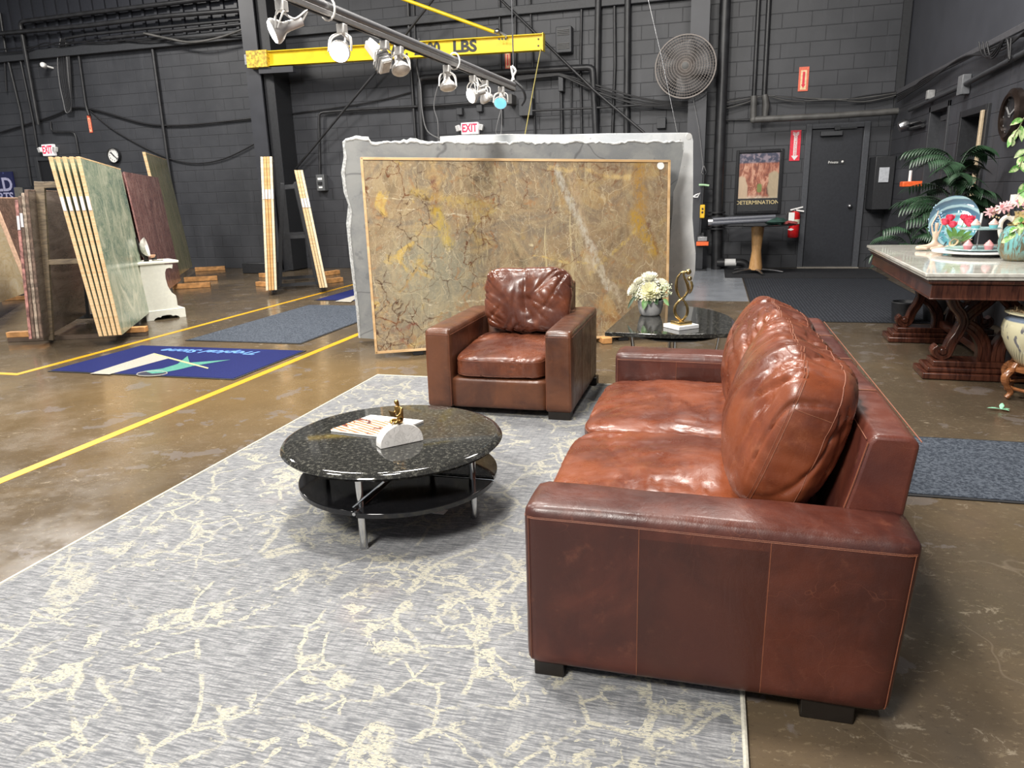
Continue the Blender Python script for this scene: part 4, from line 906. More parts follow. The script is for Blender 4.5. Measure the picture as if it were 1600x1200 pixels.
# maroon and olive slabs behind
fm = az(283, 438, .1)
lslab('maroon streaked marble slab leaning behind the white nightstand', fm-dL*2.6, 2.6, 1.76, .12, .04, MAROON, edge=False)
lslab('second maroon slab directly behind the first maroon one', fm-dL*2.6-nL*.06, 2.55, 1.76, .13, .04, MAROON, edge=False)
fo = az(301, 416, .12)
lslab('olive streaked marble slab, tallest, at the back near the wall', fo-dL*2.2, 2.2, 2.16, .20, .05, OLIVE, edge=True, z0=.12)
for px, py, L_, lb in ((262, 448, .42, 'nearest of three orange timber blocks right of the maroon slabs'), (280, 437, .40, 'middle of three orange timber blocks right of the maroon slabs'), (297, 421, .42, 'farthest of three orange timber blocks by the olive slab')):
    p = az(px+8, py, .04); skid(p, L_+.15, label=lb, dirv=nL, h=.08)
# slanted rack with the two packs near the steel column
def pack(label, near, n, lean, h, z0=.1, cols=None, group=None, L=1.5):
    for i in range(n):
        lslab(label[i], near-nL*.040*i*(1 if lean > 0 else 1), L, h, lean, .038, BROWNS, edgemat=cols[i % len(cols)], tag_y=.70, group=group, z0=z0)
OE = woodm('amber_edge_board', (.58, .30, .10), (.68, .42, .18), .5, 3., (2, 2, 10)); PE = woodm('pale_edge_board', (.66, .56, .38), (.76, .68, .50), .55, 3., (2, 2, 10))
k0 = az(433, 453, .08)
pack(['rightmost timber-edged slab of the upright pack by the steel column', 'second from the right in the upright pack by the steel column', 'second from the left in the upright pack by the steel column', 'leftmost timber-edged slab of the upright pack by the steel column'], k0, 4, -.13, 1.93, .08, [PE, OE, OE, PE], 'upright slab pack left of the small rack', 1.2)
k1 = az(512, 449, .08)
pack(['rightmost timber-edged slab of the pack leaning left on the small rack', 'middle slab of the pack leaning left on the small rack', 'leftmost slab of the pack leaning left on the small rack'], k1, 3, .19, 1.74, .08, [PE, SLABEDGE, SLABEDGE], 'slab pack leaning on the small rack', .9)
kb = az(441, 452, 0)
t = thing('slab_rack', 'small dark steel A-frame rack between the two timber-edged slab packs', 'slab rack', (kb.x+.2, kb.y, 0))
rp = az(445, 448, .03)
def rq(px, py): return apl(px, py, rp, dL)
for off in (0, 1.1):
    O = dL*off
    obj('post', beam(B(), rq(437, 447)+O, rq(441, 286)+O, .06, .06, nL), DGREY, t, bev=.004)
    obj('post', beam(B(), rq(497, 444)+O, rq(462, 284)+O, .06, .06, nL), DGREY, t, bev=.004)
    for a_, b_ in (((441, 292), (463, 290)), ((440, 371), (480, 369)), ((438, 446), (498, 442))): obj('rail', beam(B(), rq(*a_)+O, rq(*b_)+O, .05, .04, (0, 0, 1)), DGREY, t)
for px, py, ex, lb in ((403, 447, 420, 'timber block end sticking out left of the upright pack'), (408, 433, 420, 'rear timber block end left of the upright pack'), (512, 443, 534, 'timber block end right of the leaning pack'), (508, 431, 529, 'rear timber block end right of the leaning pack')):
    a_ = az(px, py, .0); b_ = az(ex, py-(3 if px > 500 else -1), .0); skid(a_, min((b_-a_).length, .6), label=lb, mat=WOODO, dirv=(b_-a_), h=.075)
bxp = az(400, 424, 0); tag(obj('plinth_box', box(-8.75, WY-1.0, 0.003, -8.1, WY-.72, .2), BLK, bev=.01), 'low black plinth box at the foot of the steel column', 'box')
# ================================================================== UPHOLSTERY
def cushfun(size, k=7., puff=.25, flat_bottom=False, seed=0, wr=.006, edgewr=.006, tuft=None, rear=None):
    sx, sy, sz = [q/2 for q in size]
    def f(p):
        x, y, z = p
        m = max(abs(x), abs(y), abs(z)); nk = (abs(x)**k+abs(y)**k+abs(z)**k)**(1/k); s = m/nk if nk else 1
        x, y, z = x*s, y*s, z*s
        a = math.cos(min(1, abs(x))*PI/2); b = math.cos(min(1, abs(y))*PI/2)
        pf = 1-puff+puff*(a**.6)*(b**.6) if puff else 1
        q = Vector((x*sx, y*sy, z*sz*(pf if (z > 0 or not flat_bottom) else 1)))
        n = Vector((x*abs(x)**3/sx, y*abs(y)**3/sy, z*abs(z)**3/sz)).normalized() if m > 0 else Vector((0, 0, 1))
        S = Vector((seed*3.7, seed*1.3, seed*2.1))
        w1 = noise.noise(Vector((q.x*5, q.y*5, q.z*5))+S)
        d = noise.noise(q*2.6+S)*wr*1.1 + w1*wr*.25
        for th_, fa, fc, am, kk in ((.9+seed*.3, 2.2, 15, 1.5, 2), (-.7+seed*.2, 2.6, 19, 1.1, 3), (1.57, 1.8, 11, .9, 4)):
            ca, sa = math.cos(th_), math.sin(th_); al = q.x*ca+q.y*sa; ac = -q.x*sa+q.y*ca
            nv = noise.noise(Vector((al*fa, ac*fc+.6*noise.noise(q*3+S), q.z*4))+S*kk)
            mk = max(0., min(1., (noise.noise(q*4.2+S*(kk+1))+.12)*3))
            d -= max(0, 1-abs(nv)*7)**1.5*wr*am*.55*mk - nv*wr*.35*mk
        e = 1-min(abs(abs(p[0])-1) if abs(p[0]) < 1 else 0, 1)
        near = max(0, 1-min(1-min(1, abs(p[0])), 1-min(1, abs(p[1])))/.28) if abs(p[2]) >= .999 else .6
        d += near**1.5*edgewr*.55*math.sin(((x*sx+y*sy)*110)+5*w1+seed)*(.15+.85*abs(noise.noise(q*4+S)))
        if tuft:
            for tx, ty, rad, dep in tuft:
                dd = math.hypot((q.x-tx), (q.y-ty)); d -= dep*math.exp(-(dd/rad)**2) if z > 0 else 0
        return q+n*d
    return f
def gridcube(n):
    bm = B(); bmesh.ops.create_cube(bm, size=2); bmesh.ops.subdivide_edges(bm, edges=bm.edges[:], cuts=n, use_grid_fill=True); return bm
def cushion(name, fn, M, mat, parent, n=44, label=None):
    bm = gridcube(n)
    for v in bm.verts: v.co = M @ fn(v.co)
    o = obj(name, bm, mat, parent, smooth=85, label=label); return o
def seamline(fn, M, pts, r=.0022, n=40):
    P = []
    for a, b in zip(pts, pts[1:]):
        for i in range(n+1 if b is pts[-1] else n):
            t = i/n; p = Vector(a).lerp(Vector(b), t); P.append(M @ fn(p))
    return tube(B(), P, r*.62, 5)
def ring_seam(fn, M, z, r=.0026, inset=1.):
    c = [(-inset, -inset, z), (inset, -inset, z), (inset, inset, z), (-inset, inset, z), (-inset, -inset, z)]; return seamline(fn, M, c, r)
# ---------------------------------------------------------------- sofa
sofa = thing('sofa', 'big reddish-brown leather two-seat sofa with loose cushions', 'sofa', (0., 2.79, 0))
AY0, AY1 = 1.73, 1.93
def arm(y0, y1, name_label):
    n = 26; bm = B(); bmesh.ops.create_cube(bm, size=2); bmesh.ops.subdivide_edges(bm, edges=bm.edges[:], cuts=n, use_grid_fill=True)
    def fn(p):
        k = 11.
        q = Vector(p); L_ = Vector((.48, (y1-y0)/2, .245)); w_ = Vector((q.x*L_.x, q.y*L_.y, q.z*L_.z))
        rad = .030
        inner = Vector((max(-L_.x+rad, min(L_.x-rad, w_.x)), max(-L_.y+rad, min(L_.y-rad, w_.y)), max(-L_.z+rad, min(L_.z-rad, w_.z))))
        dv = w_-inner
        if dv.length > 1e-6: w_ = inner+dv.normalized()*rad
        zz = (w_.z+.245)/.49
        w_.x = w_.x if w_.x < 0 else w_.x*(1+(-.055+.11*zz)*.62*(w_.x/.48))
        if q.z > .9: w_.z += .006*math.cos(w_.y/L_.y*PI/2)+.003*noise.noise(w_*6)
        w_.z += -.010*(w_.x+.48)*(1 if zz > .5 else 0)
        w_.y += .004*noise.noise(w_*4)*(1 if abs(q.y) > .9 else 0)
        return w_+Vector((.015, (y0+y1)/2, .295))
    for v in bm.verts: v.co = fn(v.co)
    o = obj('arm', bm, LE_SOFA, sofa, smooth=85, label=name_label)
    I = Matrix.Identity(4); e = .972
    zt = .86
    obj('seam', seamline(fn, I, [(-.985, -1, .86), (.985, -1, .86)], .0021), THREAD, o)
    obj('seam', seamline(fn, I, [(-.985, -1, .875), (.985, -1, .875)], .0013), THREADL, o)
    for xx, rr in ((-.352, .0020), (.32, .0020)): obj('seam', seamline(fn, I, [(xx, -1, -.97), (xx, -1, .86), (xx, -.94, 1), (xx, 1, 1)] if False else [(xx, -1, -.97), (xx, -1, .86)], rr), THREADL if xx < 0 else THREAD, o)
    obj('seam', seamline(fn, I, [(-.975, -1, -.95), (-.975, -1, .86)], .0018), THREAD, o)
    obj('seam', seamline(fn, I, [(.975, -1, -.95), (.975, -1, .86)], .0020), THREAD, o)
    if y0 < 2:
        obj('seam', seamline(fn, I, [(-1, -.9, .86), (-1, .9, .86)], .0018), THREAD, o)
    return o
arm(AY0, AY1, None); arm(3.655, 3.855, None)
# base and deck
obj('seat_base', box(-.43, 1.92, .07, .44, 3.665, .27), LE_SOFA, sofa, bev=.015)
# backrest: leaning wedge between the arms
bm = B(); secs = []
prof = [(.30, .10), (.30, .30), (.375, .60), (.40, .715), (.415, .735), (.50, .735), (.522, .715), (.50, .50), (.455, .10)]
yy = [1.90, 2.0, 2.33, 2.66, 2.80, 2.95, 3.28, 3.58, 3.69]
nn = 60; rows = []
for j in range(nn+1):
    y = 1.905+(3.68-1.905)*j/nn; e = 1-.006*0
    row = []
    for i, (x, z) in enumerate(prof):
        d = .004*noise.noise(Vector((x*8, y*4, z*8)))
        s = -.004 if any(abs(y-q) < .02 for q in (2.35, 2.79, 3.23)) else 0
        row.append(bm.verts.new((x+d, y, z+d+(s if i in (3, 4, 5, 6) else 0))))
    rows.append(row)
for a, b in zip(rows, rows[1:]):
    for i in range(len(prof)): bm.faces.new((a[i], a[(i+1) % len(prof)], b[(i+1) % len(prof)], b[i]))
bm.faces.new(rows[0]); bm.faces.new(rows[-1][::-1])
bk = obj('backrest', bm, LE_BACKR, sofa, bev=.012, seg=3)
for q in (2.35, 2.79, 3.23): obj('seam', tube(B(), [(x_, q, z_+.001) for x_, z_ in prof[2:8]], .0022, 5), THREADL, bk)
for pi_ in (3, 6): obj('seam', tube(B(), [(prof[pi_][0]+(.004 if pi_ == 6 else -.001), 1.92, prof[pi_][1]+.004), (prof[pi_][0]+(.004 if pi_ == 6 else -.001), 3.67, prof[pi_][1]+.004)], .0018, 5), THREAD, bk)
obj('seam', tube(B(), [(x_, 1.904, z_) for x_, z_ in prof[1:4]], .0018, 5), THREAD, bk)
# seat cushions
for i, yc in enumerate((2.36, 3.215)):
    fn = cushfun((.76, .865, .205), 8., .16, True, seed=3+i*4, wr=.015, edgewr=.006, tuft=[(-.02, 0, .05, .006), (.16, .1, .16, -.010), (-.2, -.12, .18, -.008)])
    M = Matrix.Translation((-.115, yc, .335)) @ Matrix.Rotation(-.02, 4, 'Y')
    o = cushion('seat_cushion', fn, M, LE_TOP, sofa)
    obj('seam', ring_seam(fn, M, .72, .0022), THREAD, o)
    obj('seam', ring_seam(fn, M, -.62, .0022), THREAD, o)
# back cushions: local x = width (world y), local y = height, local z = thickness towards the front
for i, (yc, zc, tilt, rzz) in enumerate(((2.37, .655, .335, -.02), (3.215, .640, .33, .03))):
    H_, W_, T_ = .455, .83, .31
    fn = cushfun((W_, H_, T_), 5.2, .34, False, seed=11+i*5, wr=.017, edgewr=.010, tuft=[(0, -.03, .05, .008), (-.15, .05, .14, -.012), (.14, -.03, .15, -.014)])
    up = Vector((math.sin(tilt), 0, math.cos(tilt))); fr = Vector((-math.cos(tilt), 0, math.sin(tilt))); wd = up.cross(fr)
    M = Matrix(((wd.x, up.x, fr.x, .235), (wd.y, up.y, fr.y, yc), (wd.z, up.z, fr.z, zc+.01), (0, 0, 0, 1))) @ Matrix.Rotation(rzz, 4, 'Z')
    o = cushion('back_cushion', fn, M, LE_TOP, sofa, n=50)
    obj('seam', ring_seam(fn, M, .45, .0028), THREADL, o)
    obj('seam', ring_seam(fn, M, .53, .0020), THREAD, o)
    obj('seam', ring_seam(fn, M, -.55, .0026), THREAD, o)
    obj('seam', seamline(fn, M, [(-1, .5, -.55), (-1, .5, .45)], .0022, 16), THREADL, o)
    obj('seam', seamline(fn, M, [(1, .5, -.55), (1, .5, .45)], .0022, 16), THREADL, o)
    obj('seam', seamline(fn, M, [(0, 1, -.55), (0, 1, .45)], .0022, 16), THREADL, o)
    obj('seam', seamline(fn, M, [(0, -.9, 1), (0, .98, 1)], .0022, 30), THREAD, o)
for x0, y0 in ((-.445, 1.745), (-.445, 3.75), (.27, 1.745), (.27, 3.75)):
    w_ = .13 if x0 > 0 else .085
    obj('foot', box(x0, y0, 0.012 if x0 < 0 else 0, x0+w_, y0+.085, .075), FOOT, sofa, bev=.003)
# ---------------------------------------------------------------- armchair
X0, X1, Y0, Y1, HA = -1.705, -.775, 4.10, 5.10, .555
ch = thing('armchair', 'brown leather armchair with square arms in front of the veined slab', 'armchair', ((X0+X1)/2, (Y0+Y1)/2, 0))
def roundbox(x0, y0, z0, x1, y1, z1, n=16, rad=.025, crown=.006):
    bm = gridcube(n); c = Vector(((x0+x1)/2, (y0+y1)/2, (z0+z1)/2)); L_ = Vector(((x1-x0)/2, (y1-y0)/2, (z1-z0)/2))
    def fn(p):
        w_ = Vector((p[0]*L_.x, p[1]*L_.y, p[2]*L_.z)); inner = Vector([max(-L_[i]+rad, min(L_[i]-rad, w_[i])) for i in range(3)]); dv = w_-inner
        if dv.length > 1e-6: w_ = inner+dv.normalized()*rad
        if p[2] > .9: w_.z += crown*math.cos(min(1, abs(p[0]))*PI/2)
        return w_+c+Vector((.003*noise.noise(w_*5+c), .003*noise.noise(w_*5-c), 0))
    for v in bm.verts: v.co = fn(v.co)
    return bm, fn
I4 = Matrix.Identity(4)
for x0, x1 in ((X0, X0+.17), (X1-.17, X1)):
    bm, fn = roundbox(x0, Y0, .055, x1, Y1, HA)
    o = obj('arm', bm, LE_CH, ch, smooth=85)
    obj('seam', seamline(fn, I4, [(-1, -.97, .87), (-1, .97, .87)], .0022), THREAD, o)
    obj('seam', seamline(fn, I4, [(1, -.97, .87), (1, .97, .87)], .0022), THREAD, o)
    obj('seam', seamline(fn, I4, [(-.9, -1, .87), (.9, -1, .87)], .0022), THREAD, o)
    for yy_ in (-.3, .35): obj('seam', seamline(fn, I4, [(1, yy_, -.95), (1, yy_, .87)], .0022), THREAD, o)
    for s in (-.93, .93): obj('seam', seamline(fn, I4, [(s, -1, -.95), (s, -1, .87)], .0020), THREAD, o)
bm, fn = roundbox(X0+.165, Y0+.012, .06, X1-.165, Y0+.7, .25, 10, .015, 0); obj('front_rail', bm, LE_CH, ch, smooth=85)
bm = prism(B(), [(X0+.16, Y1-.22, .1), (X0+.16, Y1-.20, .55), (X0+.16, Y1-.10, .74), (X0+.16, Y1+.03, .74), (X0+.16, Y1-.0, .1)], (X1-X0-.32, 0, 0)); obj('backrest', bm, LE_CH, ch, bev=.02, seg=3)
cw = X1-X0-.34
fn = cushfun((cw, .78, .165), 7., .14, True, seed=21, wr=.013, edgewr=.004, tuft=[(0, .16, .03, .022), (0, .3, .05, .02), (.1, .1, .14, -.012), (-.13, .15, .12, -.010)])
M = Matrix.Translation(((X0+X1)/2, Y0+.395, .335)) @ Matrix.Rotation(.03, 4, 'X'); o = cushion('seat_cushion', fn, M, LE_CH2, ch)
obj('seam', ring_seam(fn, M, .55, .0024), THREAD, o); obj('seam', ring_seam(fn, M, -.7, .0024), THREAD, o)
fn = cushfun((.60, .43, .21), 5.2, .30, False, seed=31, wr=.016, edgewr=.008, tuft=[(0, 0, .035, .02), (0, -.06, .035, .018), (0, .08, .04, .014), (-.13, .03, .1, -.016), (.13, .02, .1, -.018), (.05, -.12, .04, .01)])
tilt = .25; up = Vector((0, math.sin(tilt), math.cos(tilt))); fr = Vector((0, -math.cos(tilt), math.sin(tilt))); wd = up.cross(fr)
M = Matrix(((wd.x, up.x, fr.x, -1.205), (wd.y, up.y, fr.y, Y0+.70), (wd.z, up.z, fr.z, .640), (0, 0, 0, 1)))
o = cushion('back_cushion', fn, M, LE_CH2, ch, n=50)
obj('seam', ring_seam(fn, M, .5, .0024), THREAD, o); obj('seam', ring_seam(fn, M, -.5, .0024), THREAD, o); obj('seam', seamline(fn, M, [(0, -.9, 1), (0, .98, 1)], .0026, 30), THREAD, o)
for x0, y0 in ((X0+.01, Y0+.02), (X1-.15, Y0+.01), (X0+.01, Y1-.14), (X1-.12, Y1-.14)): obj('foot', box(x0, y0, .012 if y0 < 4.9 else .0, x0+.135, y0+.10, .065), FOOT, ch, bev=.003)
# ================================================================== RUG
def rug_mat():
    m = Mt('grey_cream_woven_rug', (.4, .4, .4), .9, spec=.1); v = m.co()
    th = m.noise(m.map(v, (14, 150, 1)), 1., 3, .65); th2 = m.noise(m.map(v, (70, 9, 1), (0, 0, .05)), 1., 3)
    g = m.mix(m.sm(th, .38, .62), (.128, .131, .138), (.290, .292, .294)); g = m.mix(m.sm(th2, .45, .65, 0., .3), g, (.105, .110, .122))
    zz = m.sm(m.noise(v, .55, 2), .40, .60)     # patches where the pattern fades
    pq = m.warp(v, 2.6, .16)
    e = m.vor(pq, 2.7); e2 = m.vor(m.warp(v, 7., .08), 7.5); fl = m.noise(m.warp(v, 5, .15), 10.5, 3, .6, .8)
    lines = m.sm(e, .010, .026, 1., 0.); leaf = m.sm(fl, .555, .575)
    bits = m.ma('MULTIPLY', m.sm(e2, .03, .05, 1., 0.), m.sm(m.noise(v, 3.1, 3), .5, .54))
    pat = m.ma('MAXIMUM', m.ma('MAXIMUM', lines, m.ma('MULTIPLY', leaf, m.sm(m.noise(v, 2.2, 3), .46, .50))), bits)
    nibble = m.sm(m.noise(m.map(v, (60, 130, 1)), 1., 4, .7), .42, .50); wide = m.sm(m.noise(v, 5.5, 4, .6), .42, .50)
    pat = m.ma('MULTIPLY', pat, m.ma('MULTIPLY', nibble, m.ma('MULTIPLY', wide, m.sm(zz, 0., 1., .72, 1.))))
    c = m.mix(pat, g, (.40, .38, .30))
    c = m.mix(m.sm(m.noise(v, 1.1, 3), .63, .7, 0., .12), c, (.40, .28, .24))
    kn = m.noise(m.map(v, (110, 260, 1)), 1., 2, .5); c = m.mix(m.sm(kn, .42, .60, .28, 0.), c, (.10, .105, .12))
    m.set('Base Color', c); m.bump(m.ma('ADD', kn, th), .5, .004); return m.m
r0x, r1x, r0y, r1y = -2.485, .128, -.3, 5.0
bm = B(); bmesh.ops.create_grid(bm, x_segments=60, y_segments=100, size=1)
for v in bm.verts:
    v.co = Vector((r0x+(v.co.x+1)/2*(r1x-r0x), r0y+(v.co.y+1)/2*(r1y-r0y), .0)); v.co.z = .011+.0008*noise.noise(v.co*3)
ext = bmesh.ops.extrude_face_region(bm, geom=bm.faces[:]); bmesh.ops.translate(bm, vec=(0, 0, -.010), verts=[g for g in ext['geom'] if isinstance(g, bmesh.types.BMVert)])
rug = thing('area_rug', 'large grey and cream patterned woven rug under the seating', 'rug', ((r0x+r1x)/2, (r0y+r1y)/2, 0))
for v in bm.verts: v.co.z = max(v.co.z, .001)
obj('rug_field', bm, rug_mat(), rug)
BIND = plain('cream_binding', (.47, .45, .38), .85, var=.15, sc=90)
for a, b in (((r0x, r0y), (r0x, r1y)), ((r0x, r1y), (r1x, r1y)), ((r1x, r0y), (r1x, r1y))): obj('binding', tube(B(), [(a[0], a[1], .0085), (b[0], b[1], .0085)], .008, 8), BIND, rug)
# ================================================================== MATS
def mat_fab(name, a, b, sc=120, rib=False):
    m = Mt(name, a, .85, spec=.1); v = m.co(); c = m.mix(m.sm(m.noise(v, sc, 3, .7), .4, .62), a, b)
    if rib:
        w_ = m.n('ShaderNodeTexWave', {'Vector': v, 'Scale': 9.}, bands_direction='X').outputs['Fac']; c = m.mix(m.sm(w_, .3, .7, 0., .6), c, tuple(q*.5 for q in a))
    m.set('Base Color', c); m.bump(m.noise(v, sc, 3), .5, .004); return m.m
NAVY = mat_fab('navy_mat_pile', (.010, .014, .070), (.018, .024, .115)); DMAT = mat_fab('charcoal_mat_pile', (.030, .036, .048), (.085, .098, .12), 70)
RUBBER = plain('black_rubber_edge', (.012, .012, .014), .6)
def mat_(label, x0, y0, x1, y1, field, name='floor_mat', lip=.02, hgt=.009, group=None):
    t = thing(name, label, 'mat', ((x0+x1)/2, (y0+y1)/2, 0.0))
    obj('rubber_border', box(x0, y0, .0025, x1, y1, hgt-.003), RUBBER, t, bev=.001)
    obj('mat_field', box(x0+lip, y0+lip, .003, x1-lip, y1-lip, hgt), field, t, smooth=0); return t
lm = mat_('royal blue logo mat with upside-down lettering between the yellow lines', -5.40, 4.70, -3.57, 5.78, NAVY)
def mp_(px, py): p = az(px, py, .0095); return p
def flatpoly(name, pix, mat, parent, z=.0095, h=.0008):
    return obj(name, prism(B(), [(az(x, y, z).x, az(x, y, z).y, z) for x, y in pix], (0, 0, h)), mat, parent, smooth=0)
def zp(a, b): return (70+a/3.81, 530+b/3.81)
MG = mat_fab('mat_print_cream', (.30, .28, .24), (.38, .355, .31)); MT = mat_fab('mat_print_green', (.06, .20, .16), (.10, .28, .22)); MB = mat_fab('mat_print_light_blue', (.11, .24, .52), (.16, .31, .60)); MK = mat_fab('mat_print_yellow', (.42, .38, .18), (.48, .44, .24))
flatpoly('logo_tower', [zp(*q) for q in ((270, 205), (385, 209), (745, 112), (650, 83), (560, 112))], MG, lm)
flatpoly('logo_star', [zp(*q) for q in ((590, 190), (700, 175), (790, 148), (850, 100), (862, 140), (1105, 122), (880, 160), (800, 180), (700, 200), (640, 205))], MT, lm)
flatpoly('logo_stroke', [zp(*q) for q in ((650, 83), (745, 108), (975, 170), (970, 176), (740, 116), (648, 88))], MK, lm, .0103)
cc = az(*zp(638, 204), .01); bm = B(); tube(bm, [(cc.x+.13*math.cos(a*PI/12), cc.y+.085*math.sin(a*PI/12), .0098) for a in range(25)], .004, 4, False); obj('logo_ring', bm, MG, lm)
bm = B(); lathe(bm, [(0, .0101), (.12, .0101), (.12, .0096)], (cc.x, cc.y, 0), 24, Matrix.Diagonal((1, .65, 1))); obj('logo_disc', bm, plain('mat_black', (.01, .012, .03), .8), lm)
ta, tb_ = az(*zp(1300, 84), .01), az(*zp(690, 62), .01)
bm = textbm('Tropical Stone', .185, Matrix.Translation(((ta.x+tb_.x)/2, (ta.y+tb_.y)/2, .0096)) @ Matrix.Rotation(PI, 4, 'Z') @ Matrix.Diagonal(((ta.x-tb_.x)/1.16, .95, 1, 1)), .0006, shear=.3, bold=.004)
obj('lettering', bm, MB, lm, label='light blue italic lettering, upside down')
mat_('long charcoal runner mat between the yellow lines', -5.12, 6.06, -3.80, 8.45, DMAT)
m2 = mat_('second royal blue logo mat beyond the charcoal runner', -5.28, 8.86, -3.80, 10.05, NAVY)
flatpoly('logo_tower', [(523, 471), (548, 472), (556, 466), (556, 461)], MG, m2)
mat_('ribbed black entrance mat in front of the back door', .46, 7.82, 2.45, 11.6, mat_fab('ribbed_mat', (.026, .028, .034), (.042, .046, .055), 60, True))
mat_('black doormat under the round pedestal table', .2, 11.65, 2.5, 13.0, mat_fab('black_mat', (.022, .023, .026), (.035, .036, .04), 60))
mat_('charcoal floor mat behind the sofa at the right frame edge', .78, 3.33, 2.5, 4.19, DMAT)
# ================================================================== COFFEE TABLE
cx, cy = -1.31, 2.742
ct = thing('coffee_table', 'round black granite coffee table with chrome legs and lower shelf', 'coffee table', (cx, cy, 0))
R0 = .475
obj('tabletop', lathe(B(), [(0, .315), (R0-.05, .315), (R0-.03, .315), (R0-.012, .320), (R0, .333), (R0-.006, .343), (R0-.022, .350), (R0-.03, .351), (0, .3511)], (cx, cy, 0), 96), GRAN, ct, smooth=50)
sx_, sy_ = -1.275, 2.705
def sector(a0, a1, z0, z1, r=.425):
    n = 36; pts = [(sx_+.0*math.cos(0), sy_, z0)]+[(sx_+r*math.cos(a0+(a1-a0)*i/n), sy_+r*math.sin(a0+(a1-a0)*i/n), z0) for i in range(n+1)]
    return prism(B(), pts, (0, 0, z1-z0))
g = .012
obj('shelf', sector(-PI/2+g, 0-g, .170, .192), BLACKGL, ct, bev=.003)
obj('shelf', sector(0+g, PI/2-g, .180, .202), GRAN2, ct, bev=.003)
obj('shelf', sector(PI/2+g, PI*1.5-g, .176, .198), BLACKGL, ct, bev=.003)
legs = [(-1.283, 2.344), (-.944, 2.702), (-1.29, 3.10), (-1.65, 2.72)]
for lx, ly in legs:
    obj('leg', lathe(B(), [(0, .008), (.016, .008), (.017, .012), (.0155, .02), (.0155, .316), (0, .316)], (lx+.003, ly, .004), 20), CHROME, ct)
for a in (-PI/2, 0, PI/2, PI):
    e_ = (sx_+.43*math.cos(a), sy_+.43*math.sin(a)); obj('shelf_rod', tube(B(), [(sx_, sy_, .188), (e_[0], e_[1], .188)], .007, 8), CHROME, ct)
obj('brace', tube(B(), [az(540, 803, .17), az(600, 752, .30)], .005, 8), CHROME, ct)
# magazine
P = [az(517, 674, .352), az(580, 651, .352), az(662, 660, .352), az(583, 699, .352)]
P[3] = P[0]+(P[2]-P[1])
u_ = (P[1]-P[0]); v_ = (P[3]-P[0])
mg = thing('magazine', 'open-faced magazine with orange striped cover on the coffee table', 'magazine', (P[0]+P[2])/2)
obj('pages', prism(B(), [p+Vector((0, 0, .0005)) for p in P], (0, 0, .008)), PAPER, mg)
def mag_mat():
    m = Mt('magazine_cover', (.7, .4, .3), .25); v = m.co()
    w_ = m.n('ShaderNodeTexWave', {'Vector': m.map(v, (1, 1, 1), (0, 0, .45)), 'Scale': 14., 'Distortion': .6}, bands_direction='Y').outputs['Fac']
    c = m.mix(m.sm(w_, .45, .55), (.78, .66, .50), (.55, .17, .07)); f = m.noise(v, 16, 4, .6, .5)
    c = m.mix(m.sm(f, .56, .62), c, (.10, .03, .03)); X, Y, Z = m.xyz(v); c = m.mix(m.sm(f, .30, .38, .8, 0.), c, (.8, .8, .8)); m.set('Base Color', c); return m.m
def quad(a, b, c, d): # fractions of u_ and v_
    return [P[0]+u_*x+v_*y+Vector((0, 0, .0088)) for x, y in ((a, c), (b, c), (b, d), (a, d))]
obj('cover', prism(B(), quad(.0, .74, 0, 1), (0, 0, .0008)), mag_mat(), mg)
obj('masthead', prism(B(), quad(.74, 1, 0, 1), (0, 0, .0008)), PAPER, mg, label='white cover band')
# bookend sculpture
A_, B_, C_ = az(595, 702, .352), az(662, 688, .352), az(584, 694, .352)
uu = (B_-A_); wlen = uu.length; uu.normalize(); vv = Vector((-uu.y, uu.x, 0)); dep = .055
bk_ = thing('bookend_sculpture', 'white marble half-disc with a seated golden figure on the coffee table', 'sculpture', (A_+B_)/2+vv*dep/2-Vector((0, 0, .0005)))
rr_ = wlen/2; hh = .088; mid = (A_+B_)/2
# the half disc stands in front of the magazine corner; it rests on the granite
pts = [mid+uu*(rr_*math.cos(a))+Vector((0, 0, hh*math.sin(a)**.85)) for a in [PI*i/28 for i in range(29)]]
obj('marble_base', prism(B(), pts, vv*dep), MARW, bk_, bev=.002)
fb = mid+vv*dep*.5+Vector((0, 0, hh-.002)); fx = -uu*.92-vv*.3; fx.normalize(); fy = Vector((0, 0, 1)).cross(fx)
def fp(x, y, z): return fb+fx*x+fy*y+Vector((0, 0, z))
V = [fp(-.012, 0, .012), fp(-.012, 0, .035), fp(-.008, 0, .062), fp(-.004, 0, .074), fp(.004, 0, .092), fp(.006, 0, .104),
     fp(-.004, .020, .064), fp(.010, .028, .048), fp(.026, .024, .040), fp(.034, .016, .044),
     fp(-.006, -.020, .064), fp(-.014, -.030, .050), fp(-.002, -.028, .036), fp(.008, -.020, .032),
     fp(-.004, .012, .010), fp(.024, .022, .016), fp(.034, .008, .008), fp(-.004, -.012, .010), fp(.026, -.018, .016), fp(.036, .0, .008)]
E_ = [(0, 1), (1, 2), (2, 3), (3, 4), (4, 5), (2, 6), (6, 7), (7, 8), (8, 9), (2, 10), (10, 11), (11, 12), (12, 13), (0, 14), (14, 15), (15, 16), (0, 17), (17, 18), (18, 19)]
skin('figure', V, E_, [.016, .013, .015, .006, .011, .009, .008, .006, .005, .005, .008, .006, .005, .005, .010, .008, .006, .010, .008, .006], GOLD, bk_)
obj('figure_book', prism(B(), [fp(.030, .026, .038), fp(.030, -.006, .038), fp(.040, -.006, .064), fp(.040, .026, .064)], fx*.004), GOLD, bk_)
pp = [az(668, 801, .013), az(686, 796, .013), az(700, 797, .013), az(693, 804, .013)]
tag(obj('paper_slip', prism(B(), [(p.x, p.y, .0125) for p in pp], (0, 0, .0015)), PAPER), 'white paper slip lying on the rug under the coffee table', 'paper')
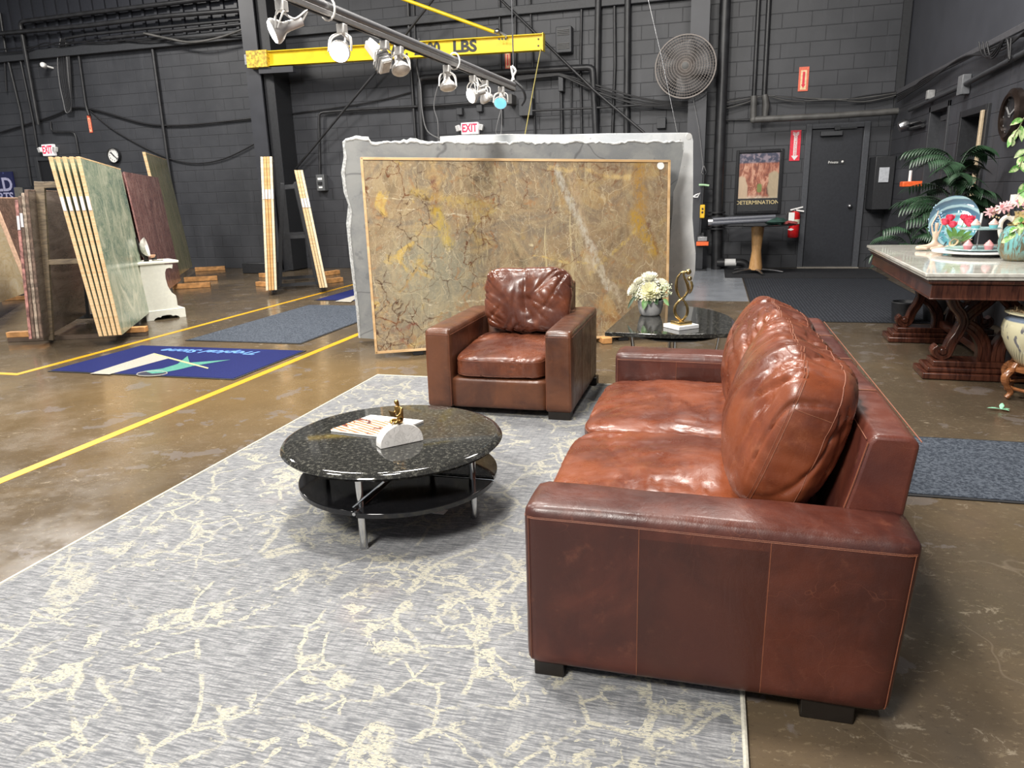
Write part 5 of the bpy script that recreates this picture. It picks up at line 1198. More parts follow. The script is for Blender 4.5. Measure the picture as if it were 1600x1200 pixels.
# ================================================================== END TABLE
zt = .43
et = thing('end_table', 'dark granite wedge-shaped end table behind the sofa', 'side table', (-.25, 5.3, 0))
fl_, fr_ = az(945, 519, zt), az(1157, 521, zt); bl_ = az(975, 484, zt)
arc = [(-.60, 6.0), (-.34, 6.04), (-.10, 5.93), (.06, 5.72), (.16, 5.42), (.205, 5.1)]
tp = [(fl_.x, fl_.y), (fl_.x+.45, fl_.y-.03), (fr_.x, fr_.y)]
ap = smoothpts([(fr_.x, fr_.y, 0)]+[(x, y, 0) for x, y in reversed(arc[:-1])], 6)
poly = tp+[(p.x, p.y) for p in ap[1:]]
obj('tabletop', prism(B(), [(x, y, zt-.028) for x, y in poly], (0, 0, .028)), GRAN, et, bev=.004)
obj('lower_shelf', lathe(B(), [(0, .375), (.30, .375), (.31, .385), (0, .392)], (-.22, 5.08, 0), 48), BLACKGL, et)
for x, y, s in ((-.52, 4.98, .02), (-.22, 4.92, 0), (.07, 5.0, -.03), (-.30, 5.7, 0)): obj('leg', tube(B(), [(x, y, zt-.03), (x+s*2, y+.03, 0)], .014, 12), CHROME, et)
# planter with flowers
pc = az(1016, 492, zt); pc = Vector((pc.x, pc.y, zt))
pl = thing('flower_planter', 'grey concrete bowl of white chrysanthemums on the end table', 'flower pot', (pc.x, pc.y, zt+.0005))
m = Mt('concrete', (.36, .37, .38), .7); v = m.co(); m.set('Base Color', m.mix(m.sm(m.noise(v, 14, 5), .4, .62), (.28, .285, .29), (.46, .46, .455))); m.bump(m.noise(v, 60, 3), .3, .003)
obj('pot', lathe(B(), [(0, .0), (.068, .0), (.078, .012), (.092, .06), (.099, .115), (.094, .118), (.085, .11), (.07, .05), (0, .04)], pc, 40), m.m, pl, smooth=60)
rg = random.Random(5)
def petalflower(c, axis, r, layers, mat, parent, name='bloom', n0=18, label=None):
    bm = B(); q = Vector((0, 0, 1)).rotation_difference(Vector(axis).normalized()).to_matrix()
    for L_ in range(layers):
        el = L_/max(1, layers-1)*1.25; rad = r*(1-.12*L_/layers); n = max(6, int(n0*(1-.45*L_/layers)))
        for k in range(n):
            a = 2*PI*(k+.5*(L_ % 2))/n+rg.uniform(-.08, .08); el2 = el+rg.uniform(-.08, .08); w_ = rad*.13
            d = Vector((math.cos(a), math.sin(a), 0)); s = Vector((-math.sin(a), math.cos(a), 0))
            prev = None
            for j, (tt, ww) in enumerate(((.12, .5), (.45, 1.), (.8, 1.1), (1.0, .35))):
                e2 = el2+.5*tt*tt*(1 if L_ > 1 else -.4); pnt = d*(rad*tt*math.cos(el2))+Vector((0, 0, rad*tt*math.sin(e2)*.8+.003*L_))
                lift = Vector((0, 0, w_*.35))
                row = [bm.verts.new(c+q @ (pnt+s*w_*ww+lift)), bm.verts.new(c+q @ pnt), bm.verts.new(c+q @ (pnt-s*w_*ww+lift))]
                if prev: bm.faces.new((prev[0], prev[1], row[1], row[0])); bm.faces.new((prev[1], prev[2], row[2], row[1]))
                prev = row
    o = obj(name, bm, mat, parent, smooth=80, label=label); return o
PET = plain('ivory_petals', (.85, .84, .72), .6, var=.08, sc=60); PETC = plain('cream_petals', (.86, .84, .60), .6, var=.06)
cz = pc+Vector((0, 0, .15))
for dx, dy, dz, r, ax_ in ((.0, -.06, .02, .085, (0, -.8, .55)), (-.01, .0, .10, .075, (0, -.3, 1)), (-.10, -.03, .03, .065, (-.8, -.4, .5)), (-.04, .06, .05, .07, (-.2, .6, .9)), (.07, .04, .06, .06, (.5, .3, .9)), (-.075, -.02, .085, .05, (-.5, -.3, .9))):
    petalflower(cz+Vector((dx, dy, dz)), ax_, r, 6, PET if dx else PETC, pl)
LEAF = plain('leaf_green', (.10, .22, .06), .45, var=.3); LEAFD = plain('dark_leaf', (.03, .075, .03), .45, var=.3)
bm = B()
for k in range(170):
    a = rg.uniform(0, 2*PI); r = rg.uniform(0, .055); ball(bm, cz+Vector((.105+r*math.cos(a), -.01+r*math.sin(a)*.9, .02+rg.uniform(-.03, .065))), rg.uniform(.004, .0075), 6)
for k in range(70): a = rg.uniform(0, 2*PI); r = rg.uniform(0, .03); ball(bm, cz+Vector((-.105+r*math.cos(a), -.05+r*math.sin(a), rg.uniform(-.03, .03))), rg.uniform(.004, .006), 6)
o = obj('filler_buds', bm, plain('pale_buds', (.70, .74, .52), .6, var=.25), pl); o['kind'] = 'stuff'
def leafbm(bm, base, d, L_, w_, up=(0, 0, 1), droop=.3, n=5):
    d = Vector(d).normalized(); s = d.cross(Vector(up)); s = s.normalized() if s.length > .05 else Vector((1, 0, 0)); nrm = s.cross(d); prev = None
    for j in range(n+1):
        t = j/n; p = Vector(base)+d*L_*t+Vector((0, 0, -droop*L_*t*t)); ww = w_*math.sin(PI*min(1, t*.93+.07))**.8
        row = [bm.verts.new(p+s*ww+nrm*ww*.3), bm.verts.new(p), bm.verts.new(p-s*ww+nrm*ww*.3)]
        if prev: bm.faces.new((prev[0], prev[1], row[1], row[0])); bm.faces.new((prev[1], prev[2], row[2], row[1]))
        prev = row
for dx, dy, dz, d, L_, w_, mt in ((-.03, -.09, -.015, (-.15, -.6, -.9), .07, .022, LEAF), (-.11, -.07, -.0, (-.7, -.5, -.9), .09, .012, LEAFD), (.04, -.08, -.02, (.3, -.7, -.2), .06, .018, LEAFD), (.1, -.06, -.02, (.6, -.4, -.4), .06, .015, LEAF), (.0, -.09, -.02, (.1, -.9, -.4), .05, .016, LEAFD)):
    bm = B(); leafbm(bm, cz+Vector((dx, dy, dz)), d, L_, w_, (0, -1, .3)); obj('leaf', bm, mt, pl)
bm = B(); ball(bm, cz+Vector((0, 0, .0)), .085, 16, (1.1, .9, .7)); obj('flower_foam', bm, LEAFD, pl)
# gold embracing-figures sculpture
sc_ = az(1064, 512, zt); sc_.z = zt
ss = thing('gold_sculpture', 'looped golden figure sculpture on a white marble block', 'sculpture', (sc_.x, sc_.y, zt+.0005))
M = Matrix.Translation((sc_.x, sc_.y, zt)) @ Matrix.Rotation(.72, 4, 'Z')
obj('marble_base', bx(B(), -.085, -.085, .001, .085, .085, .026, M), MARPL, ss, bev=.002)
obj('brass_plinth', bx(B(), -.052, -.052, .026, .052, .052, .048, M), GOLD2, ss, bev=.002)
def sp3(x, z, y=0): return Vector((sc_.x+x, sc_.y+y, zt+.048+z))
obj('figure', tube(B(), smoothpts([sp3(.005, .0), sp3(-.035, .035), sp3(-.045, .09), sp3(-.02, .135), sp3(.015, .165), sp3(.040, .205), sp3(.035, .245), sp3(.022, .275), sp3(.006, .315), sp3(.028, .335), sp3(.05, .325)], 6), [.008+.007*abs(math.sin(i*.12+.6)) for i in range(61)], 10, flat=.7), GOLD2, ss)
obj('figure', tube(B(), smoothpts([sp3(.005, .0), sp3(.035, .04), sp3(.038, .09), sp3(.015, .135), sp3(-.018, .165), sp3(-.036, .21), sp3(-.040, .255), sp3(-.030, .30), sp3(-.005, .33), sp3(.015, .325)], 6), [.007+.007*abs(math.sin(i*.13+.4)) for i in range(55)], 10, flat=.7), GOLD2, ss)
obj('figure_head', ball(B(), sp3(.038, .333), .019, 16), GOLD2, ss); obj('figure_head', ball(B(), sp3(.047, .288), .016, 16), GOLD2, ss)
obj('figure_arm', tube(B(), smoothpts([sp3(.056, .27), sp3(.064, .24), sp3(.058, .205), sp3(.047, .185)], 5), [.006, .007, .008, .008, .009, .009, .009, .009, .009, .008, .007, .006, .005, .004, .003, .003], 8), GOLD2, ss)
# ================================================================== NIGHTSTAND
na, nb2 = az(232, 502), az(289, 495)
ux = (nb2-na).normalized(); 
# side panel faces the camera, drawers face along +side
sd = ux; fwd = Vector((-sd.y, sd.x, 0))
ns = thing('nightstand', 'white painted nightstand with a scooped side and small drawers', 'nightstand', (na+nb2)/2+fwd*.17)
wN = (nb2-na).length*1.0
def nsp(px, py): q = apl(px, py, na, fwd); return q
def nz(a, b): return (200+a/6.664, 330+b/6.664)
side = [nz(*q) for q in ((120, 560), (175, 1060), (522, 1022), (505, 905), (500, 878), (455, 845), (415, 780), (392, 700), (386, 640), (398, 600), (430, 590), (462, 597), (465, 552))]
P = [nsp(*q) for q in side]
D = .36
for off in (0, D-.02): obj('side_panel', prism(B(), [p+fwd*off for p in P], fwd*.02), WHPAINT, ns, bev=.002)
zt_ = P[0].z; x0_ = min((p-na).dot(sd) for p in P); x1_ = (P[2]-na).dot(sd)
def nbox(a0, a1, d0_, d1_, z0, z1): 
    M = frame((na.x, na.y, 0), sd, z=(0, 0, 1)); return bx(B(), a0, d0_, z0, a1, d1_, z1, M)
obj('back_panel', nbox(x0_+.0, x0_+.02, .02, D-.02, .1, zt_), WHPAINT, ns)
ovx = (nsp(*nz(520, 500))-na).dot(sd)
obj('top', nbox(x0_-.02, ovx, -.02, D+.02, zt_-.005, zt_+.025), WHPAINT, ns, bev=.006)
P5 = nsp(*nz(500, 878)); 
obj('lower_deck', nbox(x0_+.02, (P5-na).dot(sd), .02, D-.02, P5.z-.02, P5.z), WHPAINT, ns)
dr = obj('drawer', nbox((P5-na).dot(sd)-.05, (P5-na).dot(sd)+.012, .03, D-.03, nsp(*nz(522, 1010)).z+.01, P5.z-.03), WHPAINT, ns, bev=.003)
obj('knob', ball(B(), na+sd*((P5-na).dot(sd)+.022)+fwd*.17+Vector((0, 0, P5.z-.09)), .014), plain('dark_knob', (.12, .10, .08), .3), dr)
# scalloped plinth
zb = nsp(*nz(175, 1060)).z; xw = wN+.012
scal = [(-.02, 0), (-.02, zb), (xw, zb), (xw, 0), (xw-.075, 0), (xw-.085, .02), (xw-.12, .035), (xw-.15, .028), (xw-.17, .045), (xw/2, .05), (.155, .045), (.14, .028), (.11, .035), (.075, .02), (.06, 0)]
for off in (-.012, D-.006): obj('plinth', prism(B(), [na+sd*x+Vector((0, 0, z))+fwd*off for x, z in scal], fwd*.018), WHPAINT, ns, bev=.002)
sc2 = [(0, 0), (0, zb), (D, zb), (D, 0), (D-.06, 0), (D-.08, .03), (D/2, .05), (.08, .03), (.06, 0)]
obj('plinth', prism(B(), [na+sd*(xw-.018)+fwd*x+Vector((0, 0, z)) for x, z in sc2], sd*.018), WHPAINT, ns, bev=.002)
obj('plinth_cap', nbox(-.02, xw, -.012, D+.012, zb, zb+.012), WHPAINT, ns, bev=.003)
# sculpture on the nightstand
c0_ = na+sd*.12+fwd*.17; c0_.z = zt_+.0255
st = thing('shell_sculpture', 'dark figurine with a pale curved shell on the nightstand', 'sculpture', c0_)
BRZ = plain('dark_bronze_figure', (.025, .022, .022), .3, .4)
obj('bronze_base', tube(B(), smoothpts([c0_+Vector((.02, -.02, .0)), c0_+Vector((0, 0, .05)), c0_+sd*(-.05)+Vector((0, 0, .12)), c0_+sd*(-.07)+Vector((0, 0, .22)), c0_+sd*(-.075)+Vector((0, 0, .28))], 5), [.03-.001*i for i in range(21)], 10), BRZ, st)
q = Vector((0, 0, 1)).rotation_difference((sd*1-fwd*.5+Vector((0, 0, .25))).normalized()).to_matrix() @ Matrix.Diagonal((1, .62, 1))
obj('shell', lathe(B(), [(0, -.05), (.06, -.04), (.10, -.01), (.125, .03), (.12, .03), (.09, .0), (.05, -.028), (0, -.038)], c0_+Vector((0, 0, .16)), 32, q), plain('pearl_shell', (.62, .60, .56), .25, var=.2), st)
obj('shell_cup', lathe(B(), [(0, 0), (.03, .01), (.045, .04), (.04, .04), (.02, .015), (0, .01)], c0_+sd*.07+Vector((0, 0, .03)), 20), plain('copper_shell', (.6, .33, .2), .3), st)
obj('foot', tube(B(), [c0_+sd*.06+Vector((0, 0, .035)), c0_+sd*.11+Vector((0, 0, .02)), c0_+sd*.12+Vector((0, 0, .09))], [.02, .016, .004], 8), BRZ, st)
obj('leaf_plate', lathe(B(), [(0, .0), (.07, .002), (.085, .012), (.07, .006), (0, .004)], c0_+sd*.12-fwd*.03, 20, Matrix.Diagonal((1, .5, 1))), plain('pale_dish', (.45, .43, .38), .3), st)
# ================================================================== DINING TABLE
TC = Vector((1.93, 6.20, 0)); TR = -math.radians(2.1)
dt_ = thing('dining_table', 'dark carved trestle table with a cream marble top by the right wall', 'dining table', TC, TR, local=True)
TM = Matrix.Translation(TC) @ Matrix.Rotation(TR, 4, 'Z')
W2, L2 = .60, 1.19
m_ = obj('marble_top', bx(B(), -W2, -L2, .775, W2, L2, .80), MARTOP, dt_, bev=.006, seg=3)
obj('marble_top', bx(B(), -W2+.012, -L2+.012, .755, W2-.012, L2-.012, .775), MARTOP, dt_, bev=.005, label='lower step of the marble edge')
obj('moulding', bx(B(), -W2+.03, -L2+.03, .725, W2-.03, L2-.03, .755), MAHOG, dt_, bev=.012, seg=3)
bm = B(); 
for a in (bx(bm, -W2+.05, -L2+.05, .635, W2-.05, -L2+.075, .725), bx(bm, -W2+.05, L2-.075, .635, W2-.05, L2-.05, .725), bx(bm, -W2+.05, -L2+.07, .635, -W2+.075, L2-.07, .725), bx(bm, W2-.075, -L2+.07, .635, W2-.05, L2-.07, .725)): pass
obj('apron', bm, MAHOG, dt_, bev=.003)
obj('apron_bead', bx(B(), -W2+.045, -L2+.045, .628, W2-.045, L2-.045, .640), MAHOG, dt_, bev=.004)
def ribbon(pts, w_, d_, y):
    P = smoothpts([(x, y, z) for x, z in pts], 7); bm = B(); rows = []
    for i, p in enumerate(P):
        t = (P[min(i+1, len(P)-1)]-P[max(0, i-1)]).normalized(); n = Vector((-t.z, 0, t.x)); h = w_/2
        cr = [(-1, -.82), (-.8, -1), (-.45, -1), (-.28, -.80), (.28, -.80), (.45, -1), (.8, -1), (1, -.82), (1, .82), (.8, 1), (-.8, 1), (-1, .82)]
        rows.append([bm.verts.new(p+n*h*a+Vector((0, d_/2*b, 0))) for a, b in cr])
    k = len(rows[0])
    for a, b in zip(rows, rows[1:]):
        for i in range(k): bm.faces.new((a[i], a[(i+1) % k], b[(i+1) % k], b[i]))
    bm.faces.new(rows[0]); bm.faces.new(rows[-1][::-1]); return bm
def pedestal(yc):
    pl_ = obj('plinth', bx(B(), -.44, yc-.16, .003, .44, yc+.16, .05), MAHOG, dt_, bev=.008)
    obj('plinth_step', bx(B(), -.41, yc-.135, .05, .41, yc+.135, .085), MAHOG, dt_, bev=.010, seg=3)
    obj('plinth_step', bx(B(), -.37, yc-.10, .085, .37, yc+.10, .125), MAHOG, dt_, bev=.006)
    for s in (-1, 1):
        S = [(-.325, .205), (-.345, .185), (-.335, .160), (-.305, .150), (-.275, .165), (-.262, .205), (-.245, .26), (-.215, .32), (-.195, .39), (-.215, .45), (-.255, .50), (-.275, .555), (-.255, .60), (-.215, .615), (-.185, .595), (-.19, .565), (-.215, .56)]
        obj('scroll_bracket', ribbon([(x*s, z) for x, z in S], .062, .11, yc), MAHOG, dt_, label='S-shaped carved scroll')
        obj('cross_strut', ribbon([(x*s, z) for x, z in [(0.0, .645), (-.03, .585), (-.085, .52), (-.15, .455), (-.195, .39)]], .075, .09, yc), MAHOG, dt_)
        obj('cross_strut', ribbon([(x*s, z) for x, z in [(-.195, .39), (-.125, .345), (-.075, .285), (-.045, .21), (-.045, .11)]], .085, .09, yc), MAHOG, dt_)
        obj('scroll_eye', lathe(B(), [(0, .065), (.02, .062), (.028, .052), (.028, 0)], (-.303*s, yc, .182), 16, Matrix.Rotation(PI/2, 3, 'X')), MAHOG, dt_)
    obj('bracket_cap', bx(B(), -.40, yc-.09, .60, .40, yc+.09, .632), MAHOG, dt_, bev=.006)
pedestal(-.53); pedestal(.78)
obj('stretcher', bx(B(), -.04, -.45, .13, .04, .72, .19), MAHOG, dt_, bev=.008)
TZ = .8005
def on(px, py): p = az(px, py, .80); p.z = TZ; return p
# ribbed glass platter on a stand
p = on(1487, 384); p = Vector((p.x, p.y, TZ)); 
def glassy():
    m = Mt('aqua_swirl_glass', (.3, .6, .65), .06, coat=.5); v = m.co()
    d = m.n('ShaderNodeVectorMath', [m.map(m.warp(v, 5, .05), (1, 1, 1)), (.03, 0, .14)], operation='DISTANCE').outputs['Value']
    ri = m.ma('SINE', m.ma('MULTIPLY', d, 95.)); nz = m.noise(v, 9, 4)
    c = m.ramp(m.ma('DIVIDE', d, .23), [(0., (.22, .62, .60)), (.45, (.13, .40, .46)), (.8, (.07, .16, .25)), (1., (.10, .18, .25))])
    c = m.mix(m.sm(ri, .2, .9, 0., .6), c, (.55, .78, .80)); m.set('Base Color', c); m.bump(ri, .35, .006); return m.m
D0 = Vector((1.96, 7.03, TZ)); tq = .22
gp_ = thing('glass_platter', 'large round aqua swirled glass platter standing upright on the table', 'platter', D0)
Rg = Matrix.Rotation(-.22, 3, 'Z') @ Matrix.Rotation(PI/2-.22, 3, 'X')
ctr = D0+Vector((.015, .05, .215))
obj('plate', lathe(B(), [(0, -.012), (.08, -.010), (.15, .006), (.205, .024), (.215, .026), (.213, .032), (.15, .014), (.08, -.002), (0, -.004)], ctr, 64, Rg @ Matrix.Diagonal((.88, 1, 1))), glassy(), gp_, smooth=70)
bm = B(); rq_ = random.Random(8)
for k in range(60): a = rq_.uniform(2.4, 4.2); r = rq_.uniform(.10, .22); ball(bm, ctr+Rg @ Vector((r*.88*math.cos(a), r*math.sin(a), .02)), rq_.uniform(.003, .008), 6)
o = obj('bubble_beads', bm, plain('pale_blue_glass_beads', (.45, .65, .85), .1), gp_); o['kind'] = 'stuff'
obj('easel', tube(tube(tube(B(), [D0+Vector((-.07, .09, .004)), D0+Vector((-.05, -.02, .03)), D0+Vector((-.05, -.05, .05))], .005, 6), [D0+Vector((.09, .09, .004)), D0+Vector((.07, -.02, .03)), D0+Vector((.07, -.05, .05))], .005, 6), [D0+Vector((0, .17, .0)), D0+Vector((0, .10, .2))], .005, 6), BLK, gp_)
# seated yoga figure, arms raised
Y0_ = on(1458, 391); c = Vector((Y0_.x+.005, Y0_.y, TZ))
yg = thing('yoga_figurine', 'pale seated yoga figurine with arms joined overhead', 'figurine', c)
def yp(x, y, z): return c+Vector((x, y, z))
V = [yp(0, 0, .035), yp(0, 0, .075), yp(0, 0, .125), yp(0, 0, .16), yp(0, 0, .205), yp(0, 0, .225),
     yp(-.026, 0, .150), yp(-.038, -.005, .21), yp(-.006, 0, .285), yp(.026, 0, .150), yp(.038, -.005, .21), yp(.006, 0, .285), yp(0, 0, .32),
     yp(-.04, -.01, .03), yp(-.145, -.03, .022), yp(-.06, -.06, .018), yp(.035, -.01, .03), yp(.05, -.05, .024), yp(-.05, -.08, .018)]
E_ = [(0, 1), (1, 2), (2, 3), (3, 4), (4, 5), (2, 6), (6, 7), (7, 8), (2, 9), (9, 10), (10, 11), (8, 12), (0, 13), (13, 14), (14, 15), (0, 16), (16, 17), (17, 18)]
skin('figure', V, E_, [.028, .018, .022, .008, .017, .014, .008, .006, .005, .008, .006, .005, .004, .024, .017, .012, .024, .018, .012], plain('pale_wood_figure', (.66, .50, .38), .4, var=.08), yg)
# driftwood bowl/leaf between figure and vase
tag(obj('wooden_leaf_dish', prism(B(), [yp(.06, .03, .0)+Vector((x, .02*math.sin(x*20), z)) for x, z in ((0, .012), (.06, .03), (.12, .06), (.19, .09), (.22, .085), (.20, .07), (.12, .03), (.05, .0))], (0, .05, 0)), plain('peach_wood', (.62, .43, .31), .45), bev=.004), 'curved peach-coloured wooden leaf dish behind the figurine', 'dish')
# tulips in a glass vase
tv = on(1491, 391); c = Vector((tv.x, tv.y, TZ))
tu = thing('tulip_vase', 'clear glass vase of pink-red tulips', 'vase of flowers', c)
GL = Mt('clear_glass', (.9, .95, .93), .03); GL.set('Transmission Weight', .92); GL.set('IOR', 1.2)
obj('vase', lathe(B(), [(0, .0), (.045, .0), (.05, .01), (.044, .06), (.052, .115), (.049, .115), (.040, .06), (.044, .014), (0, .012)], c, 32), GL.m, tu, smooth=60)
STEM = plain('tulip_green', (.14, .30, .07), .45, var=.2); TUL = plain('tulip_pink_red', (.72, .05, .10), .45, var=.3, sc=40)
hd = [(-.10, .0, .205), (-.045, -.02, .185), (-.055, .03, .235), (.08, .0, .205), (.105, .02, .225), (.06, .03, .235), (.09, -.03, .19)]
for hx, hy, hz in hd:
    hp = c+Vector((hx*.9, hy, hz))
    obj('stem', tube(B(), smoothpts([c+Vector((-hx*.25, hy*.3, .02)), c+Vector((hx*.2, hy*.3, .10)), hp], 5), .0035, 6), STEM, tu)
    hb_ = obj('tulip_head', lathe(B(), [(0, -.004), (.016, .0), (.026, .014), (.028, .028), (.022, .045), (.010, .052), (0, .048)], hp, 12), TUL, tu)
    bm = B()
    for k in range(3): leafbm(bm, hp+Vector((.018*math.cos(k*2.1), .018*math.sin(k*2.1), .005)), (.25*math.cos(k*2.1), .25*math.sin(k*2.1), 1), .05, .018, (math.cos(k*2.1), math.sin(k*2.1), 0), 0)
    obj('petals', bm, TUL, hb_)
for dx, dz, L_ in ((-.5, 1, .16), (-.2, 1, .17), (.25, 1, .16), (.6, .9, .15), (.1, 1, .12), (.8, .7, .12)):
    bm = B(); leafbm(bm, c+Vector((dx*.03, -.02, .07)), (dx, -.1, dz), L_, .018, (0, -1, 0), .25); obj('leaf', bm, STEM, tu)
bm = B()
for k in range(16): x = -.035+.07*(k % 4)/3; tube(bm, [c+Vector((x, -.02+.01*(k//4), .01)), c+Vector((x*.6, -.01+.01*(k//4), .11))], .003, 5)
obj('cut_stems', bm, STEM, tu)['kind'] = 'stuff'
obj('raffia_bow', tube(B(), smoothpts([c+Vector((-.055, -.055, .07)), c+Vector((-.03, -.07, .095)), c+Vector((0, -.06, .08)), c+Vector((-.02, -.07, .05)), c+Vector((-.05, -.06, .045)), c+Vector((-.055, -.055, .07))], 5), .008, 6, flat=.3), plain('raffia', (.62, .47, .28), .6), tu)
# tray, cake stand and cupcakes
tc_ = Vector((1.935, 6.30, TZ))
tr_ = thing('cake_tray', 'wide white marble pedestal tray under the cupcake stand', 'tray', tc_)
obj('tray_plate', lathe(B(), [(0, .022), (.275, .022), (.298, .028), (.298, .038), (.285, .036), (0, .036)], tc_, 64), MARPL, tr_, smooth=60)
obj('tray_foot', lathe(B(), [(.0, .0), (.16, .0), (.15, .022), (0, .022)], tc_, 40), plain('grey_tray_foot', (.3, .3, .3), .4), tr_)
cs = tc_+Vector((0, .0, .0365))
TQ = plain('pale_teal_stoneware', (.36, .50, .50), .2, var=.15)
cst = thing('cupcake_stand', 'two-tier pale teal cupcake stand on the white tray', 'cake stand', cs)
obj('lower_tier', lathe(B(), [(0, .006), (.20, .006), (.215, .014), (.213, .018), (.19, .012), (0, .012)], cs+Vector((0, 0, .0)), 48), TQ, cst)
obj('upper_tier', lathe(B(), [(0, .155), (.13, .155), (.145, .163), (.143, .167), (.12, .161), (0, .161)], cs, 48), TQ, cst)
obj('post', tube(B(), [cs+Vector((0, 0, .01)), cs+Vector((0, 0, .156))], .005, 8), STEEL, cst); obj('handle', tube(B(), [cs+Vector((0, 0, .158)), cs+Vector((0.006, 0, .275))], [.006, .009], 8), WHGL, cst)
CUPS = [((-.045, -.06, .161), (.18, .48, .52), (.82, .55, .48), 'cupcake in blue case with pale swirl, left one on the upper tier'), ((.080, -.04, .161), (.18, .48, .52), (.78, .52, .46), 'cupcake in blue case with pink tip, right one on the upper tier'),
        ((-.095, -.115, .012), (.62, .22, .24), (.78, .36, .38), 'pink cupcake, left one on the lower tier'), ((.035, -.14, .012), (.66, .26, .28), (.80, .38, .38), 'pink cupcake, right one on the lower tier')]
for (x, y, z), c1, c2, lb in CUPS:
    p = cs+Vector((x, y, z+.0005)); k = thing('cupcake', lb, 'cupcake', p, group=None)
    obj('case', lathe(B(), [(0, 0), (.024, 0), (.031, .028), (0, .028)], p, 20), plain('paper_case', c1, .5), k)
    obj('icing', lathe(B(), [(.031, .027), (.034, .034), (.030, .042), (.026, .043), (.026, .047), (.019, .056), (.015, .056), (.012, .064), (.004, .072), (0, .074)], p, 20), plain('icing', c2, .4), k)
# turquoise ridged vase with orchids
vc = Vector((2.055, 5.84, TZ))
va = thing('turquoise_vase', 'ridged turquoise and bronze vase of pink orchids', 'vase', vc)
def vase_mat():
    m = Mt('turquoise_ridged_glaze', (.2, .45, .45), .35); v = m.co(); f = m.noise(m.map(v, (40, 40, 7)), 1., 5, .6, 1.2)
    X, Y, Z = m.xyz(v); lo = m.sm(Z, .02, .10, 1., 0.)
    c = m.mix(m.sm(f, .47, .58), (.16, .40, .40), (.12, .085, .045)); c = m.mix(m.ma('MULTIPLY', lo, .7), c, (.26, .20, .11)); c = m.mix(m.sm(f, .60, .66, 0., .6), c, (.36, .27, .13))
    m.set('Base Color', c); m.bump(f, .8, .012); return m.m
bm = B(); lathe(bm, [(0, 0), (.075, 0), (.10, .02), (.125, .07), (.130, .13), (.120, .185), (.100, .22), (.082, .24), (.086, .255), (.078, .255), (.07, .24), (0, .23)], vc, 72)
for v in bm.verts:
    a = math.atan2(v.co.y-vc.y, v.co.x-vc.x); d = (v.co-vc); s = 1+.014*math.sin(a*34+d.z*12+2*noise.noise(v.co*9)); v.co.x = vc.x+d.x*s; v.co.y = vc.y+d.y*s
obj('vase_body', bm, vase_mat(), va, smooth=70)
obj('gold_rim', lathe(B(), [(.084, .238), (.092, .25), (.080, .262), (.072, .25)], vc, 40, cap=False), GOLD2, va); obj('glass_neck', lathe(B(), [(.07, .25), (.055, .28), (.052, .31), (.06, .335), (.057, .335), (.05, .30)], vc, 32, cap=False), plain('amber_neck', (.55, .42, .18), .15), va)
PK = plain('blush_orchid', (.78, .45, .47), .5, var=.22, sc=40)
ro = random.Random(4); spray = []
for k in range(11): t = k/10; spray.append((vc+Vector((-.22+.30*t, -.03+.05*math.sin(k*2), .335+.06*math.sin(t*2.4)+ro.uniform(-.012, .02)))))
for k in range(9): spray.append(vc+Vector((ro.uniform(-.02, .16), ro.uniform(-.07, .07), .37+ro.uniform(-.03, .06))))
obj('flower_stem', tube(B(), smoothpts([vc+Vector((0, 0, .26)), vc+Vector((0, 0, .34)), vc+Vector((-.1, -.02, .38)), vc+Vector((-.22, -.03, .335))], 5), .004, 6), STEM, va)
for p in spray: petalflower(p, (ro.uniform(-.6, .4), -1, ro.uniform(.1, .8)), ro.uniform(.034, .048), 2, PK, va, 'orchid_bloom', 8)
bm = B()
for k in range(22): ball(bm, vc+Vector((-.21+ro.uniform(0, .2), -.04+ro.uniform(-.02, .02), .315+ro.uniform(-.02, .02))), .007, 6)
obj('orchid_buds', bm, plain('tan_buds', (.45, .36, .22), .6), va)['kind'] = 'stuff'
# pitcher and candle behind the vase
pc_ = Vector((2.12, 6.0+.42, TZ))
pt = thing('ribbed_pitcher', 'cream ribbed pitcher with a loop handle behind the turquoise vase', 'pitcher', (2.30, 6.62, TZ)); q0 = Vector((2.30, 6.62, TZ))
bm = B(); lathe(bm, [(0, 0), (.06, 0), (.075, .03), (.085, .10), (.075, .17), (.055, .21), (.05, .25), (.06, .27), (.054, .27), (.045, .25), (0, .2)], q0, 40)
obj('pitcher_body', bm, plain('cream_ceramic', (.72, .66, .58), .35), pt)
obj('handle', tube(B(), smoothpts([q0+Vector((-.045, 0, .245)), q0+Vector((-.085, 0, .265)), q0+Vector((-.12, 0, .23)), q0+Vector((-.12, 0, .16)), q0+Vector((-.10, 0, .10)), q0+Vector((-.075, 0, .09))], 5), .017, 10), plain('cream_ribbed_handle', (.74, .68, .60), .5), pt)
c = Vector((2.335, 6.85, TZ)); cd_ = thing('candle_holder', 'white pillar candle on a tall dark stand behind the orchids', 'candle', c)
obj('stand', lathe(B(), [(0, 0), (.05, 0), (.05, .012), (.008, .02), (.008, .34), (.04, .352), (.04, .358), (0, .358)], c, 24), BLK, cd_)
obj('candle', lathe(B(), [(0, .358), (.038, .358), (.038, .43), (0, .432)], c, 24), plain('ivory_candle', (.80, .74, .66), .5), cd_)
